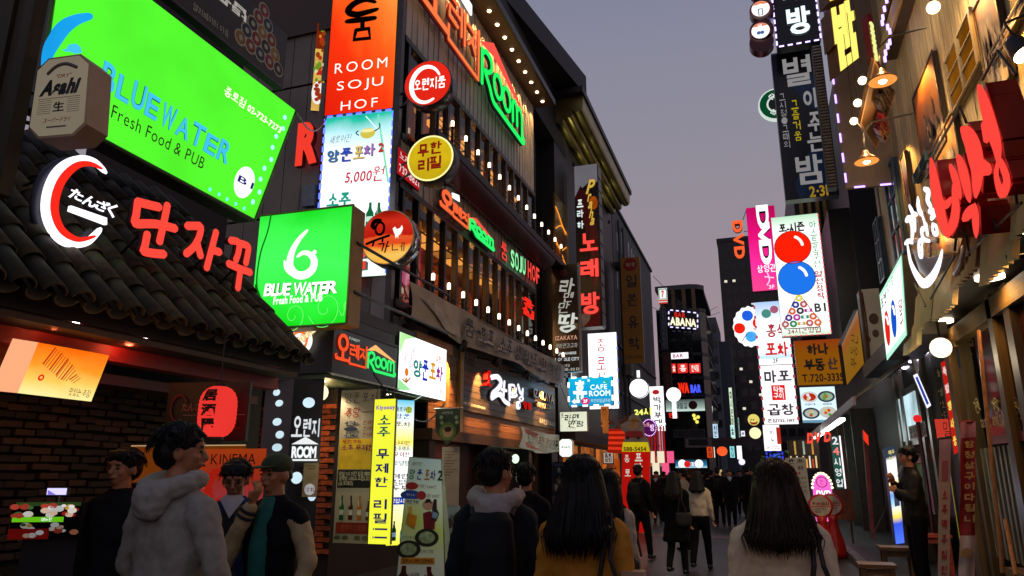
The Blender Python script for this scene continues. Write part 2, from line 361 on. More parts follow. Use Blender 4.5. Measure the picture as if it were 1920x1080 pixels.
class Sign:
    """a sign plane: uv with u to its right, v down from its top edge; n metres proud of the face"""
    def __init__(s, name, label, cat, tl, br, x=None, y=None, az=None, quad=None, d=.2, face=None, cab=None, group=None, keep=False, c=None, frame=0, back=True, P=None):
        if az is None: az = 0 if x is not None and y is None else 90
        U = Vector((math.sin(R(az)), math.cos(R(az)), 0)); Nn = U.cross(Vector((0, 0, 1)))
        ref = quad[3] if quad else tl
        if x is not None: o = onx(ref, x)
        elif y is not None: o = ony(ref, y)
        else: o = dep(ref, c)
        if Nn.dot(CAM - o) < 0: Nn = -Nn
        if Nn.cross(U).z < 0: pass
        # u must run to the viewer's right
        if U.dot(RX) < 0: U = -U
        s.U, s.N, s.o = U, Nn, o
        pts = [onp(p, o, Nn) for p in (quad or (tl, (br[0], tl[1]), br, (tl[0], br[1])))]
        if quad and keep: s.P = pts
        else:
            if quad:
                us = [(p - o).dot(U) for p in pts]; u0 = (us[0] + us[3]) / 2; u1 = (us[1] + us[2]) / 2
                z1 = (pts[0].z + pts[1].z) / 2; z0 = (pts[2].z + pts[3].z) / 2
            else: u0 = (pts[0] - o).dot(U); u1 = (pts[2] - o).dot(U); z1 = pts[0].z; z0 = pts[2].z
            f = lambda u, z: Vector((o.x + U.x * u, o.y + U.y * u, z))
            s.P = [f(u0, z1), f(u1, z1), f(u1, z0), f(u0, z0)]
        if P:
            s.P = P; s.U = (P[1] - P[0]).normalized(); s.N = Nn = s.U.cross(P[0] - P[3]).normalized()
            if Nn.dot(CAM - P[0]) < 0: s.N = Nn = -Nn
        s.w = (s.P[1] - s.P[0]).length; s.h = (s.P[0] - s.P[3]).length; s.d = d; s.k = 0
        b = (s.P[2] + s.P[3]) / 2 - Nn * d
        s.root = empty(name, b, label, cat, group)
        if back and d > 0:
            m = MB().hexa([p - Nn * d for p in reversed(s.P)] + [p - Nn * .004 for p in reversed(s.P)])
            m.f = [tuple(reversed(f)) for f in m.f]
            m.build('cabinet', cab or DARK, s.root)
        if face is not None: s.rect(0, 0, 1, 1, face, 'face', n=0, inset=frame)
    def pt(s, u, v, n=0.):
        a = s.P[0].lerp(s.P[1], u); b = s.P[3].lerp(s.P[2], u)
        return a.lerp(b, v) + s.N * n
    def uv(s, p):
        q = onp(p, s.P[0], s.N)
        # inverse of the bilinear map by iteration
        u = v = .5
        for _ in range(12):
            c = s.pt(u, v); du = s.pt(u + .01, v) - c; dv = s.pt(u, v + .01) - c; r = q - c
            a, b, d_ = du.dot(du), du.dot(dv), dv.dot(dv); e1, e2 = r.dot(du), r.dot(dv); det = a * d_ - b * b
            u += .01 * (e1 * d_ - e2 * b) / det; v += .01 * (e2 * a - e1 * b) / det
        return u, v
    def _c(s, a, b):
        if abs(a) > 3 or abs(b) > 3: return s.uv((a, b))
        return a, b
    def nn(s): s.k += 1; return .003 + .0015 * (s.k % 8)
    def rect(s, u0, v0, u1, v1, mat, name='panel', n=None, inset=0, th=0, parent=None):
        (u0, v0), (u1, v1) = s._c(u0, v0), s._c(u1, v1)
        if n is None: n = s.nn()
        iu, iv = inset / s.w, inset / s.h
        q = [(u0+iu, v1-iv), (u1-iu, v1-iv), (u1-iu, v0+iv), (u0+iu, v0+iv)]
        p = [s.pt(*a, n) for a in q]
        m = MB()
        if th:
            m.hexa([s.pt(*a, n - th) for a in q] + p); m.f = [f for f in m.f]
            return m.build(name, mat, parent or s.root)
        m.add(p, [(0, 1, 2, 3)])
        return m.build(name, mat, parent or s.root, uvs=[(0, 0), (1, 0), (1, 1), (0, 1)])
    def poly(s, pts, mat, name='panel', n=None, th=0):
        if n is None: n = s.nn()
        pts = [s._c(*p) for p in pts]; m = MB(); k = len(pts)
        a = [s.pt(*p, n) for p in pts]
        if th:
            b = [s.pt(*p, n - th) for p in pts]
            m.add(a + b, [tuple(range(k)), tuple(range(2*k-1, k-1, -1))] + [(i, (i+1) % k, k+(i+1) % k, k+i) for i in range(k)])
        else: m.add(a, [tuple(range(k))])
        return m.build(name, mat, s.root)
    def disc(s, u, v, r, mat, name='disc', n=None, k=24, r2=None, th=0, sx=1., sy=1.):
        """r in metres; r2 makes a ring"""
        u, v = s._c(u, v)
        if n is None: n = s.nn()
        m = MB(); c = lambda t, q: s.pt(u + q * math.cos(t) * sx / s.w, v + q * math.sin(t) * sy / s.h, n)
        T = [2 * math.pi * i / k for i in range(k)]
        if r2 is None: m.add([c(t, r) for t in T], [tuple(range(k))])
        else: m.add([c(t, r) for t in T] + [c(t, r2) for t in T], [(i, (i+1) % k, k+(i+1) % k, k+i) for i in range(k)])
        if th:
            b = len(m.v); m.add([Vector(c(t, r)) - s.N * th for t in T] + [c(t, r) for t in T], [(i, (i+1) % k, k+(i+1) % k, k+i) for i in range(k)])
        return m.build(name, mat, s.root, uvs=[(.5 + .5 * math.cos(t), .5 - .5 * math.sin(t)) for t in T] if r2 is None and not th else None)
    def text(s, t, u0, v0, u1, v1, mat, bold=.02, n=None, th=0, side=None, name='lettering', shear=0., space=1., wob=0., rot=0.):
        (u0, v0), (u1, v1) = s._c(u0, v0), s._c(u1, v1)
        if n is None: n = s.nn() + .004
        co, fs, nz = glyphs(t, bold, 2 if len(t) > 6 else 3, bool(th), shear, space)
        vs = []
        for x, y, z in co:
            yy = y + (wob * math.sin(x * 9 + 1) if wob else 0); xx = x + (wob * .5 * math.sin(y * 5 + x * 7) if wob else 0)
            if rot:
                a = R(rot); dx = (xx - .5) * (u1 - u0) * s.w; dy = (yy - .5) * (v1 - v0) * s.h
                dx, dy = dx * math.cos(a) - dy * math.sin(a), dx * math.sin(a) + dy * math.cos(a); xx = dx / ((u1 - u0) * s.w) + .5; yy = dy / ((v1 - v0) * s.h) + .5
            vs.append(s.pt(u0 + (u1 - u0) * xx, v1 + (v0 - v1) * yy, n + (z - .5) * th if th else n))
        m = MB().add(vs, fs)
        if th and side is not None:
            m.m = [0 if q > .5 else 1 for q in nz]; return m.build(name, [mat, side], s.root)
        return m.build(name, mat, s.root)
    def vtext(s, t, u0, v0, u1, v1, mat, gap=.12, **k):
        (u0, v0), (u1, v1) = s._c(u0, v0), s._c(u1, v1)
        h = (v1 - v0) / len(t)
        for i, ch in enumerate(t):
            if ch == ' ': continue
            s.text(ch, u0, v0 + h * (i + gap / 2), u1, v0 + h * (i + 1 - gap / 2), mat, name='letter', **k)
    def letters(s, t, u0, v0, u1, v1, mat, gap=.1, **k):
        (u0, v0), (u1, v1) = s._c(u0, v0), s._c(u1, v1)
        w_ = (u1 - u0) / len(t)
        for i, ch in enumerate(t):
            if ch == ' ': continue
            s.text(ch, u0 + w_ * (i + gap / 2), v0, u0 + w_ * (i + 1 - gap / 2), v1, mat, name='letter', **k)
    def stroke(s, pts, r, mat, n=.02, name='neon_stroke', k=6, off=None, rr=None, smooth=True):
        """rounded stroke through uv points, r metres"""
        pts = [s._c(*p) for p in pts]
        P = [s.pt(u, v, n) for u, v in pts]
        # Catmull-Rom resample
        if len(P) > 2 and smooth:
            Q = []
            for i in range(len(P) - 1):
                p0, p1, p2, p3 = P[max(i-1, 0)], P[i], P[i+1], P[min(i+2, len(P)-1)]
                for j in range(4):
                    t = j / 4; Q.append(.5 * ((2*p1) + (p2-p0)*t + (2*p0-5*p1+4*p2-p3)*t*t + (3*p1-p0-3*p2+p3)*t**3))
            Q.append(P[-1]); P = Q
        a = (P[0] - P[1]).normalized() * r * .6; b = (P[-1] - P[-2]).normalized() * r * .6
        P = [P[0] + a] + P + [P[-1] + b]
        if rr: R_ = [r * (rr[0] + (rr[1] - rr[0]) * math.sin(math.pi * i / (len(P) - 1))) for i in range(len(P))]; R_[0] *= .5; R_[-1] *= .5
        else: R_ = [r * .55] + [r] * (len(P) - 2) + [r * .55]
        return MB().tube(P, R_, k, flat=s.N).build(name, mat, s.root, smooth=True)
    def ell(s, u, v, ru, rv, a0=0, a1=360, n=16):
        u, v = s._c(u, v); return [(u + ru * math.cos(R(a0 + (a1-a0) * i / n)), v + rv * math.sin(R(a0 + (a1-a0) * i / n))) for i in range(n + 1)]
    def leds(s, mat, step=.12, size=(.06, .018), name='led', edges='tblr', glow=None, out=.0):
        P = {'t': (0, 1), 'r': (1, 2), 'b': (2, 3), 'l': (3, 0)}
        for e_ in edges:
            a, b = P[e_]; A, B = s.P[a], s.P[b]; L_ = (B - A).length; k = max(2, int(L_ / step)); d_ = (B - A).normalized(); q = d_.cross(s.N)
            for i in range(k):
                c = A.lerp(B, (i + .5) / k) + s.N * .012 - q * out
                h, t = d_ * size[0] / 2, q * size[1] / 2
                MB().hexa([c-h-t, c+h-t, c+h+t, c-h+t] + [x + s.N * .012 for x in (c-h-t, c+h-t, c+h+t, c-h+t)]).build(name, mat, s.root)
    def arm(s, p0, p1, r=.02, mat=None, name='bracket'):
        return MB().tube([p0, p1], r, 6).build(name, mat or STEEL, s.root)
def near(p, q): return [tuple(a + b for a, b in zip(x, q)) for x in p]
# ================================================================== ground
def sheet(name, x0, y0, x1, y1, z, mat): return struct(name, MB().add([(x0,y0,z),(x1,y0,z),(x1,y1,z),(x0,y1,z)], [(0,1,2,3)]), mat)
ASPH = D('#2a2826', .42, 0, .35, 1.3, .15)
sheet('ground', -300, -60, 300, 500, -.02, D('#1a1a1a', .8))
sheet('road', -6.6, -8, 3.2, 200, 0, ASPH)
sheet('paving_strip', -5.6, 19.5, 1.4, 20.6, .004, D('#5a3a28', .5, 0, .3, 3))
m = MB().box((1.55, 3, 0), (3.3, 60, .13)); struct('sidewalk', m, D('#222120', .6, 0, .3, 3, .2))
KB = empty('kerb', (1.45, 3, 0), kind='structure')
me_k = None
for i in range(28):
    y = 3 + i * 1.02
    if me_k is None: ks = MB().box((1.40, 3, 0), (1.55, 3.98, .135)).build('kerb_stone', VARY('#6a6660', .7, .7, 1.2), KB); me_k = ks
    else: c_ = me_k.copy(); COL.objects.link(c_); c_.parent = KB; c_.location.y = i * 1.0
# slabs on the near sidewalk
SL = bpy.data.objects['sidewalk']
slab0 = None
for i in range(11):
    for j in range(3):
        if slab0 is None: slab0 = MB().box((1.57, 6.0, .13), (2.03, 6.56, .142)).build('slab', VARY('#35322f', .55, .7, 1.3), SL); o = slab0
        else: o = slab0.copy(); COL.objects.link(o); o.parent = SL
        o.location = (j * .48, i * .58, random.uniform(-.004, .002))

# ================================================================== tile-roofed bar (near, street side of the camera's left)
bar = empty('tile_roofed_bar', (-5.1, 3.5, 0), 'dark bar with brown clay tile roof and red beam under its eave', 'building')
MB().box((-9, -3, 0), (-5.12, 6.6, 2.9)).build('wall', D('#0d0a09', .8), bar)
# roof bed
ze, xe, xr, zr = 2.66, -4.2, -6.1, 4.5
y0, y1 = -1.0, 5.95
m = MB(); m.hexa([(xe, y0, ze-.14), (xe, y1, ze-.14), (xr, y1, zr-.14), (xr, y0, zr-.14), (xe, y0, ze-.02), (xe, y1, ze-.02), (xr, y1, zr-.02), (xr, y0, zr-.02)])
roof = m.build('roof', D('#100e0b', .9), bar)
TILE = VARY('#3e3a22', .75, .35, 1.35)
sl = Vector((xr - xe, 0, zr - ze)); sL = sl.length; sd_ = sl.normalized(); nrm = Vector((-sl.z, 0, sl.x)).normalized()
if nrm.z < 0: nrm = -nrm
def halfpipe(r0, r1, L_, up):
    m = MB(); n = 8
    for (r, t) in ((r0, 0), (r1, 1)):
        for k in range(n + 1):
            a = math.pi * k / n; s_ = 1 if up else -1
            m.v.append(tuple(sd_ * (L_ * t) + Vector((0, 1, 0)) * (r * math.cos(a)) + nrm * (s_ * r * math.sin(a) * .85)))
        for k in range(n + 1):
            a = math.pi * k / n; s_ = 1 if up else -1; rr = r - .014
            m.v.append(tuple(sd_ * (L_ * t) + Vector((0, 1, 0)) * (rr * math.cos(a)) + nrm * (s_ * rr * math.sin(a) * .85)))
    q = n + 1
    for k in range(n):
        m.f += [(k, k+1, 2*q+k+1, 2*q+k), (q+k+1, q+k, 3*q+k, 3*q+k+1), (k, q+k, q+k+1, k+1), (2*q+k, 2*q+k+1, 3*q+k+1, 3*q+k)]
    m.m = [0] * len(m.f)
    return m
cover = pan = None; rows = 8; pitch = .205; cols = int((y1 - .6) / pitch)
tl = sL / rows
for c_ in range(cols):
    yy = y1 - .1 - c_ * pitch
    for r_ in range(rows):
        # rows hidden behind the big sign are still tiled
        for up in (True, False):
            base = Vector((xe, yy + (0 if up else pitch / 2), ze)) + sd_ * (r_ * tl - .10) + nrm * ((.06 if up else .05) + .012)
            src = cover if up else pan
            if src is None:
                hp = halfpipe(.085, .062, tl * 1.22, up); src = hp.build('roof_tile', TILE, None, smooth=True); src.parent = roof
                if up: cover = src
                else: pan = src
                o = src
            else: o = src.copy(); COL.objects.link(o); o.parent = roof
            o.location = base + Vector((0, random.uniform(-.008, .008), random.uniform(-.006, .006))) - wloc(bar)
            o.rotation_euler = (random.uniform(-.02, .02), random.uniform(-.03, .03), random.uniform(-.03, .03))
# gable edge, beam, fascia
MB().box((-4.62, -1, 2.36), (-4.48, 6.0, 2.60)).build('beam', D('#8c1d10', .5, 0, .3, 3), bar)
MB().box((-5.1, -1, 2.22), (-4.70, 6.0, 2.30)).build('lower_beam', D('#5a1610', .5, 0, .3, 3), bar)
MB().box((-4.48, -1, 2.47), (-4.22, 5.95, 2.52)).build('eave_board', D('#2a0f0a', .6), bar)
for p, k_ in (((146, 603), 0), ((275, 635), 1)):
    q = onx(p, -4.46)
    h = MB().lathe((q.x - .02, q.y, q.z + .005), [(.012, .06), (.022, .05), (.03, .0)], 10).build('spot_housing', BLACK, bar)
    MB().lathe((q.x - .02, q.y, q.z - .01), [(.001, -.018), (.018, -.012), (.026, 0), (.02, .012)], 10).build('spot_bulb', E('#fff0e6', 12), bar)
    lamp((q.x + .1, q.y - .25, q.z - .10), 3.5, (1, .16, .06), .03, parent=bar)  # red light added by the bulb to brighten the beam
# brick wall of single bricks
bwall = MB().box((-5.12, -1, 0), (-5.06, 5.95, 2.24)).build('brick_backing', D('#070504', .9), bar)
BR = VARY('#341d12', .85, .15, 1.6); b0 = None; n = 0
for r_ in range(21):
    z = .98 + r_ * .06
    for c_ in range(15):
        y = 2.95 + (c_ + (.5 if r_ % 2 else 0)) * .165
        if b0 is None: b0 = MB().box((-5.06, 3.0, .45), (-5.0, 3.148, .492)).build('brick', BR, bwall); o = b0; b0loc = Vector((0, 0, 0))
        else: o = b0.copy(); COL.objects.link(o); o.parent = bwall
        o.location = (random.uniform(-.012, .008), y - 3.0 + random.uniform(-.008, .008), z - .45 + random.uniform(-.005, .005)); o.rotation_euler = (random.uniform(-.015, .015), 0, random.uniform(-.02, .02))
# rough timber post cladding, far left edge
post = empty('timber_column', (-4.3, 2.0, 0), 'dark timber clad column rising beside the tile roof', 'column')
for i, (a, b) in enumerate(((-70, -38), (-36, -6), (-4, 14), (16, 34))):
    p, q = ony((a, 200), 2.6), ony((b, 200), 2.6)
    MB().box((p.x, 2.6 - (.02 if i % 2 else 0), 3.05), (q.x, 2.66, 8)).build('plank', WOOD('#2c2208', .7), post)

# ---- big green lightbox above the roof
GRN = '#5dff2c'
s = Sign('lightbox_sign', 'large glowing green lightbox sign with cyan lettering above the tile roof', 'sign', (118, -128), (477, 414), x=-4.9, az=3,
         quad=((118, -128), (555, 208), (477, 414), (72, 198)), keep=True, d=.22, face=E('#58ff30', 1.0, .10), cab=D('#30343a', .5))
CY = E('#45c8f4', 1.0, 0, False); BL_ = E('#1474e0', .9, 0, False)
s.stroke([(166, 31), (140, 38), (118, 52), (100, 76), (88, 100), (82, 128)], .05, E('#1aa4f0', .95, .2, False), name='swoosh', rr=(.5, 1.1), n=.012)
s.poly([(115, 93), (124, 92), (128, 84), (142, 82), (150, 88), (153, 99), (140, 101), (130, 97), (122, 97)], CY, 'bird_shape')
for wd, a, b, c_ in (('BLUE', (193, 112), (190, 168), (299, 200)), ('WATER', (306, 190), (300, 236), (432, 290))):
    (ua, va), (_, vb), (ub, _) = s.uv(a), s.uv(b), s.uv(c_); k = len(wd)
    for i, ch in enumerate(wd): w_ = (ub - ua) / k; s.text(ch, ua + w_ * (i + .05), va + .02 * (i % 2), ua + w_ * (i + .93), vb, D('#0c5a80', .5), .035, name='letter_outline', n=.01); s.text(ch, ua + w_ * (i + .05), va + .02 * (i % 2), ua + w_ * (i + .93), vb, CY, .018, name='letter', n=.014)
s.text('Fresh Food & PUB', 211, 196, 378, 318, D('#12300c', .5), bold=.0)
s.text('종로점 02-723-7273', 422, 160, 523, 252, E('#fffbe0', 1.3, 0, False), bold=.03)
s.disc(457, 342, .155, E('#ffffff', 1.25), 'white_disc', sy=1.18); s.text('B1', 446, 328, 470, 356, E('#1c2c90', .6, 0, False), .02, n=.02)
for i in range(9):
    s.disc(.955 + .012 * math.sin(i * 2), .12 + i * .095, .028, E('#8ffcff', 2.0), 'led_spot')
for i in range(5): s.disc(.72 + i * .05, .955, .02, E('#66fff0', 1.6), 'led_spot')
s.stroke([(0, 1), (1, 1)], .022, D('#153a10', .5), n=.0, name='frame_edge', smooth=False); s.stroke([(1, 0), (1, 1)], .018, D('#2f8a20', .5), n=.0, name='frame_edge', smooth=False)
s.stroke([(0, 0), (0, 1)], .018, D('#4f9a10', .5), n=.0, name='frame_edge', smooth=False)

# ---- neon ring and hiragana
s = Sign('neon_ring_sign', 'white and red brushed ring sign round small white hiragana letters', 'sign', (88, 300), (200, 460), x=-4.5, d=.0, back=False)
WN = E('#f8f4ff', 1.6); RN = E('#ff2a1c', 1.0)
C_ = [(195, 320), (178, 305), (155, 300), (130, 308), (108, 328), (94, 360), (90, 395), (98, 425), (116, 448), (140, 456), (165, 452), (186, 432)]
s.stroke(C_, .050, D('#2a2a3a', .5), n=-.10, name='letter_return', rr=(.5, 1.15)); s.stroke(C_, .046, WN, n=0, name='white_ring', rr=(.45, 1.15))
s.stroke([(185, 316), (165, 308), (140, 311), (115, 333), (101, 362), (97, 395), (106, 424), (122, 441), (145, 450), (172, 444)], .027, RN, n=.022, name='red_ring', rr=(.35, 1.3))
for t, a, b in (('た', (126, 350), (150, 381)), ('ん', (151, 362), (174, 393)), ('ざ', (176, 371), (200, 403)), ('く', (199, 378), (213, 412))):
    s.text(t, *a, *b, WN, .03, n=.01, th=.03, side=D('#22222c'), name='letter', shear=.2)
s.poly([(130, 386), (197, 409), (197, 422), (128, 396)], WN, 'underline', n=.02, th=.03)
for p in ((95, 395), (150, 300)): a = s.pt(*s.uv(p), -.04); s.arm(a, Vector((a.x - .9, a.y, a.z - .25)), .012)
# ---- three red channel letters
s = Sign('channel_letter_sign', 'three thick glowing red hangul letters standing on the tile roof', 'sign', (240, 372), (465, 545), x=-4.5, d=0, back=False)
RL = E('#ff4a3c', 1.05); SD = D('#1a0a08', .5)
for st in ([(246, 380), (270, 386), (288, 390)], [(247, 380), (244, 405), (242, 420), (262, 421), (285, 422), (318, 430)], [(303, 386), (296, 420), (288, 455)],
           [(265, 440), (260, 465), (258, 472), (275, 476), (297, 478)],
           [(340, 425), (354, 425), (366, 427), (362, 448), (352, 465), (338, 477)], [(358, 453), (366, 482)], [(395, 436), (386, 470), (377, 504)], [(388, 470), (402, 474)],
           [(422, 452), (438, 456), (437, 475), (432, 489)], [(438, 457), (452, 461), (456, 466), (454, 480), (451, 495)], [(418, 495), (438, 504), (460, 512)], [(441, 506), (436, 542)]):
    s.stroke(st, .036, RL, n=.06, name='neon_stroke', k=8); s.stroke(st, .04, SD, n=.02, name='letter_return', k=6)
for p in ((262, 440), (385, 480), (438, 505)): a = s.pt(*s.uv(p), 0); s.arm(a, Vector((a.x - .6, a.y, a.z - .5)), .012)

# ---- octagonal cream sign box on bracket
s = Sign('projecting_sign', 'cream octagonal projecting beer sign box with black script on steel bracket', 'sign', (51, 108), (170, 262), y=2.7, az=85,
         quad=((72, 112), (172, 98), (160, 253), (50, 262)), d=0, back=False, keep=True)
oc = [(.2, 0), (.8, 0), (1, .13), (1, .87), (.8, 1), (.2, 1), (0, .87), (0, .13)]
CRM = D('#cfc3ae', .45, 0, .06, 4); CRE = E('#a89a84', .5, .1)
MBo = MB(); a = [s.pt(u, v, 0) for u, v in oc]; b = [s.pt(u, v, -.16) for u, v in oc]
MBo.add(a + b, [tuple(range(8)), tuple(range(15, 7, -1))] + [(i, (i+1) % 8, 8+(i+1) % 8, 8+i) for i in range(8)]); MBo.build('sign_box', D('#b0987c', .5, 0, .1, 3), s.root)
s.poly([(.5 + (u-.5)*.94, .5 + (v-.5)*.95) for u, v in oc], CRE, 'face', n=.004)
s.text('Asahi', .14, .30, .88, .50, INK, .065, shear=.35, n=.012); s.text('"DRY"', .42, .24, .70, .285, D('#a01818', .5), .02, shear=.2, n=.012)
s.text('生', .42, .58, .62, .70, INK, .03, n=.012); s.text('スーパードライ', .28, .77, .76, .83, D('#b01c1c', .5), .02, n=.012, shear=.2)
for i in range(7):
    s.rect(.14, .55 + i * .026, .38, .556 + i * .026, D('#5a5248'), 'print_line', n=.009); s.rect(.66, .55 + i * .026, .88, .556 + i * .026, D('#5a5248'), 'print_line', n=.009)
s.rect(.13, .525, .88, .532, D('#4a443c'), 'print_line', n=.009); s.rect(.34, .87, .68, .89, D('#6a6258'), 'print_line', n=.009)
s.stroke([(.24, .21), (.38, .13), (.56, .11), (.76, .17)], .012, D('#6a6258'), n=.006, name='arched_print')
pl = onx((30, 200), -4.0)
a, b, c_, d_ = ony((36, 138), 2.72), ony((48, 140), 2.72), ony((30, 258), 2.72), ony((16, 254), 2.72)
MB().hexa([a + Vector((0, .03, 0)), b + Vector((0, .03, 0)), c_ + Vector((0, .03, 0)), d_ + Vector((0, .03, 0)), a, b, c_, d_]).build('wall_plate', D('#9a9080', .5, .3, .2), s.root)
for py in (168, 226): s.arm(ony((34, py), 2.74), s.pt(.12, (py - 105) / 155, -.08), .013, ALU)

# ---- dark billiard sign above the green one
s = Sign('billiard_sign', 'dark grey billiard hall sign with a triangle of numbered balls', 'sign', (230, -220), (530, 168), x=-5.15, d=.1, face=D('#2c2623', .35, 0, .2, 1.5), cab=BLACK)
GB = D('#8a857c', .5); GB2 = E('#6f665e', .5, 0, False)
def pool(s, cx, cy, k, mats, letter=True):
    # triangle of balls; k = ball radius in metres
    rows_ = [(0,), (-1, 1), (-2, 0, 2), (-3, -1, 1, 3), (-4, -2, 0, 2, 4)]
    i = 0
    for r_, row in enumerate(rows_):
        for x_ in row:
            m_ = mats[i % len(mats)]; i += 1; u = cx + x_ * k * 1.02 / s.w; v = cy + r_ * k * 1.75 / s.h
            if (r_ + x_) % 3 == 1 and r_ > 1:
                s.rect(u - k * 1.0 / s.w, v - k * .45 / s.h, u + k * 1.0 / s.w, v + k * .45 / s.h, m_, 'ball_print', n=.03)
            else: s.disc(u, v, k * .95, m_, 'ball_print', n=.034, k=16)
            s.disc(u, v, k * .42, mats[-1], 'ball_number', n=.042, k=12)
pr = s
u, v = s.uv((495, 20)); k_ = .085
for r_ in range(5):
    for q in range(r_ + 1):
        uu = u + (q - r_ / 2) * k_ * 2.0 / s.w; vv = v + r_ * k_ * 1.7 / s.h
        s.disc(uu, vv, k_ * 1.15, GB2, 'ball_outline', n=.004, k=16)
        s.disc(uu, vv, k_ * .95, D(('#7a1e1e', '#2a2226', '#8a6a20', '#7a2a1a', '#243048')[(r_ * 3 + q) % 5], .5), 'ball_print', n=.007, k=16); s.disc(uu, vv, k_ * .4, GB2, 'ball_number', n=.01, k=12)
s.text('엘리베이터 이용', 362, 4, 427, 72, GB2, .02); s.text('당구클럽', 330, -70, 462, 22, E('#cfc8c0', .6, 0, False), .04)
s.rect(.0, .985, 1, 1, D('#5c5a66', .4, .5), 'frame_edge', n=.02)

# ---- orange lantern box hung under the beam
s = Sign('hanging_lantern_box', 'tilted orange lantern box printed with a striped bottle under the red beam', 'sign', (72, 642), (171, 753), x=-4.42, quad=((72, 642), (205, 666), (171, 753), (33, 737)), keep=True, d=.0, back=False)
s.rect(0, 0, 1, 1, GRAD(((0, '#fff0a0'), (.3, '#ffd060'), (.62, '#ff9a28'), (1, '#ff6a08')), 1.05, 0, True, .35), 'face', n=0)
m = MB(); P = [s.pt(0, 0), s.pt(0, 1), s.pt(0, 1, -.35), s.pt(0, 0, -.35)]; P = [P[0], P[1], P[1] + Vector((-.02, -.16, 0)), P[0] + Vector((-.02, -.16, .0))]
m.add(P, [(0, 1, 2, 3)]).build('side_panel', E('#ffb080', 1.0), s.root)
MB().add([s.pt(0, 0), s.pt(1, 0), s.pt(1, 0, -.25), s.pt(0, 0, -.25)], [(0, 1, 2, 3)]).build('top_panel', D('#3a1408'), s.root)
for i in range(15):
    u = .22 + i * .027; h = .20 if i < 9 else .20 - (i - 8) * .02
    if i > 11: h = .075
    cu, cv = .20 + i * .034, .20 + i * .029
    s.poly([(cu + .02, cv - h * .9 + .02), (cu + .02 + (.009 if i % 3 else .02), cv - h * .9 + .025), (cu - .055 + (.009 if i % 3 else .02), cv + h + .01), (cu - .055, cv + h)], E('#d83a10', .8, 0, False), 'bottle_stripe')
s.text('맛있는 주점', .63, .78, .93, .93, D('#3a1a08', .6), .01); s.disc(.20, .66, .022, E('#ff2010', .9, 0, False), 'red_seal'); s.disc(.20, .66, .011, E('#ffc060', .9, 0, False), 'red_seal_centre')
s.arm(s.pt(.2, 0, -.1), s.pt(.2, 0, -.1) + Vector((0, 0, .3)), .008); s.arm(s.pt(.8, 0, -.1), s.pt(.8, 0, -.1) + Vector((0, 0, .34)), .008)
lamp(s.pt(.5, .5, .25), 1.6, (1, .35, .12), .12, parent=s.root)
# dark plaque left of it
s = Sign('wall_plaque', 'dim red wall plaque with a black brushed mark at the picture edge of the bar', 'sign', (-30, 640), (22, 735), x=-4.75, d=.04, face=D('#7a2a12', .5))
s.text('술', .5, .2, .95, .8, INK, .04)
# ---- red paper lantern
c_ = dep((408, 772), 5.2)
s = empty('paper_lantern', c_ - Vector((0, 0, .2)), 'glowing red paper lantern with black kanji hanging by the bar door', 'lantern')
prof = [(.05, -.19)] + [(.13 * math.sqrt(max(0, 1 - (abs(z / .19)) ** 3.4)) + (.0035 if i % 2 else 0), z) for i, z in [(i, -.18 + .36 * i / 24) for i in range(25)]] + [(.05, .19)]
lan = MB().lathe(c_, prof, 28).build('shade', E('#ff3c34', .85, .1), s, smooth=True)
for z in (-.2, .18): MB().lathe(c_ + Vector((0, 0, z)), [(.062, 0), (.062, .02)], 20).build('rim', BLACK, s)
MB().tube([c_ + Vector((0, 0, .2)), c_ + Vector((0, 0, .55))], .004).build('cord', BLACK, s)
tocam = (CAM - c_).normalized(); rt = tocam.cross(Vector((0, 0, 1))).normalized() * -1
for i, ch in enumerate('居酒屋'):
    co, fs, nz = glyphs(ch, .05, 2); vs = []
    for x, y, z in co:
        ang = -.95 + x * .85; r_ = .134; zz = .152 - i * .104 - (1 - y) * .088
        r_ *= math.sqrt(max(.2, 1 - abs(zz / .2) ** 3.4)) * 1.02 + .0
        vs.append(c_ + rt * (math.sin(ang) * r_) + Vector((tocam.x, tocam.y, 0)).normalized() * (math.cos(ang) * r_ + .004) + Vector((0, 0, zz)))
    MB().add(vs, fs).build('letter', D('#1a0204', .8), s)
lamp(c_ - Vector((0, .05, -.0)) + tocam * .3, 1.0, (1, .18, .1), .12, parent=s)
# board behind the lantern
s = Sign('dark_wall_board', 'dim dark board with faint red ring and letters behind the paper lantern', 'sign', (318, 718), (459, 826), c=5.5, az=80, d=.04, face=D('#1b1614', .5))
s.stroke(s.ell(.17, .45, .10, .22, 60, 330), .008, D('#6e1c14', .5), name='ring_print'); s.text('たんざく', .2, .35, .5, .5, D('#8a5a50', .5)); s.rect(.22, .56, .98, .575, D('#7a706a'), 'print_line')
s.text('단자꾸', .05, .66, .95, .88, D('#5c1712', .5), .02)
# posters under it
s = Sign('orange_poster', 'orange poster with heavy dark letters behind the hooded man', 'poster', (247, 835), (455, 905), c=5.2, az=80, d=.01, face=E('#c8621c', .26, .2))  # paper emits faintly by itself in place of light falling on it
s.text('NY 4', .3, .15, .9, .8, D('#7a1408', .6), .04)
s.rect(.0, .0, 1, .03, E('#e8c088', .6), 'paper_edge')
s = Sign('red_film_poster', 'red poster headed with black capital letters behind the man with glasses', 'poster', (376, 842), (488, 985), c=4.95, az=84, d=.01, face=GRAD(((0, '#d0607a'), (.6, '#e04028'), (1, '#f05a20')), .36, 0, True, .3))  # print given its own faint emission, the poster has no lamp
s.text('KINEMA', .19, .07, .86, .21, D('#1c0a0c', .6), .0); s.stroke([(.5, .35), (.3, .32), (.2, .5), (.3, .72), (.5, .66)], .03, E('#d02818', .5, 0, False), name='swirl_print')
s.disc(.14, .5, .02, E('#f09098', .5, 0, False), 'white_curve')

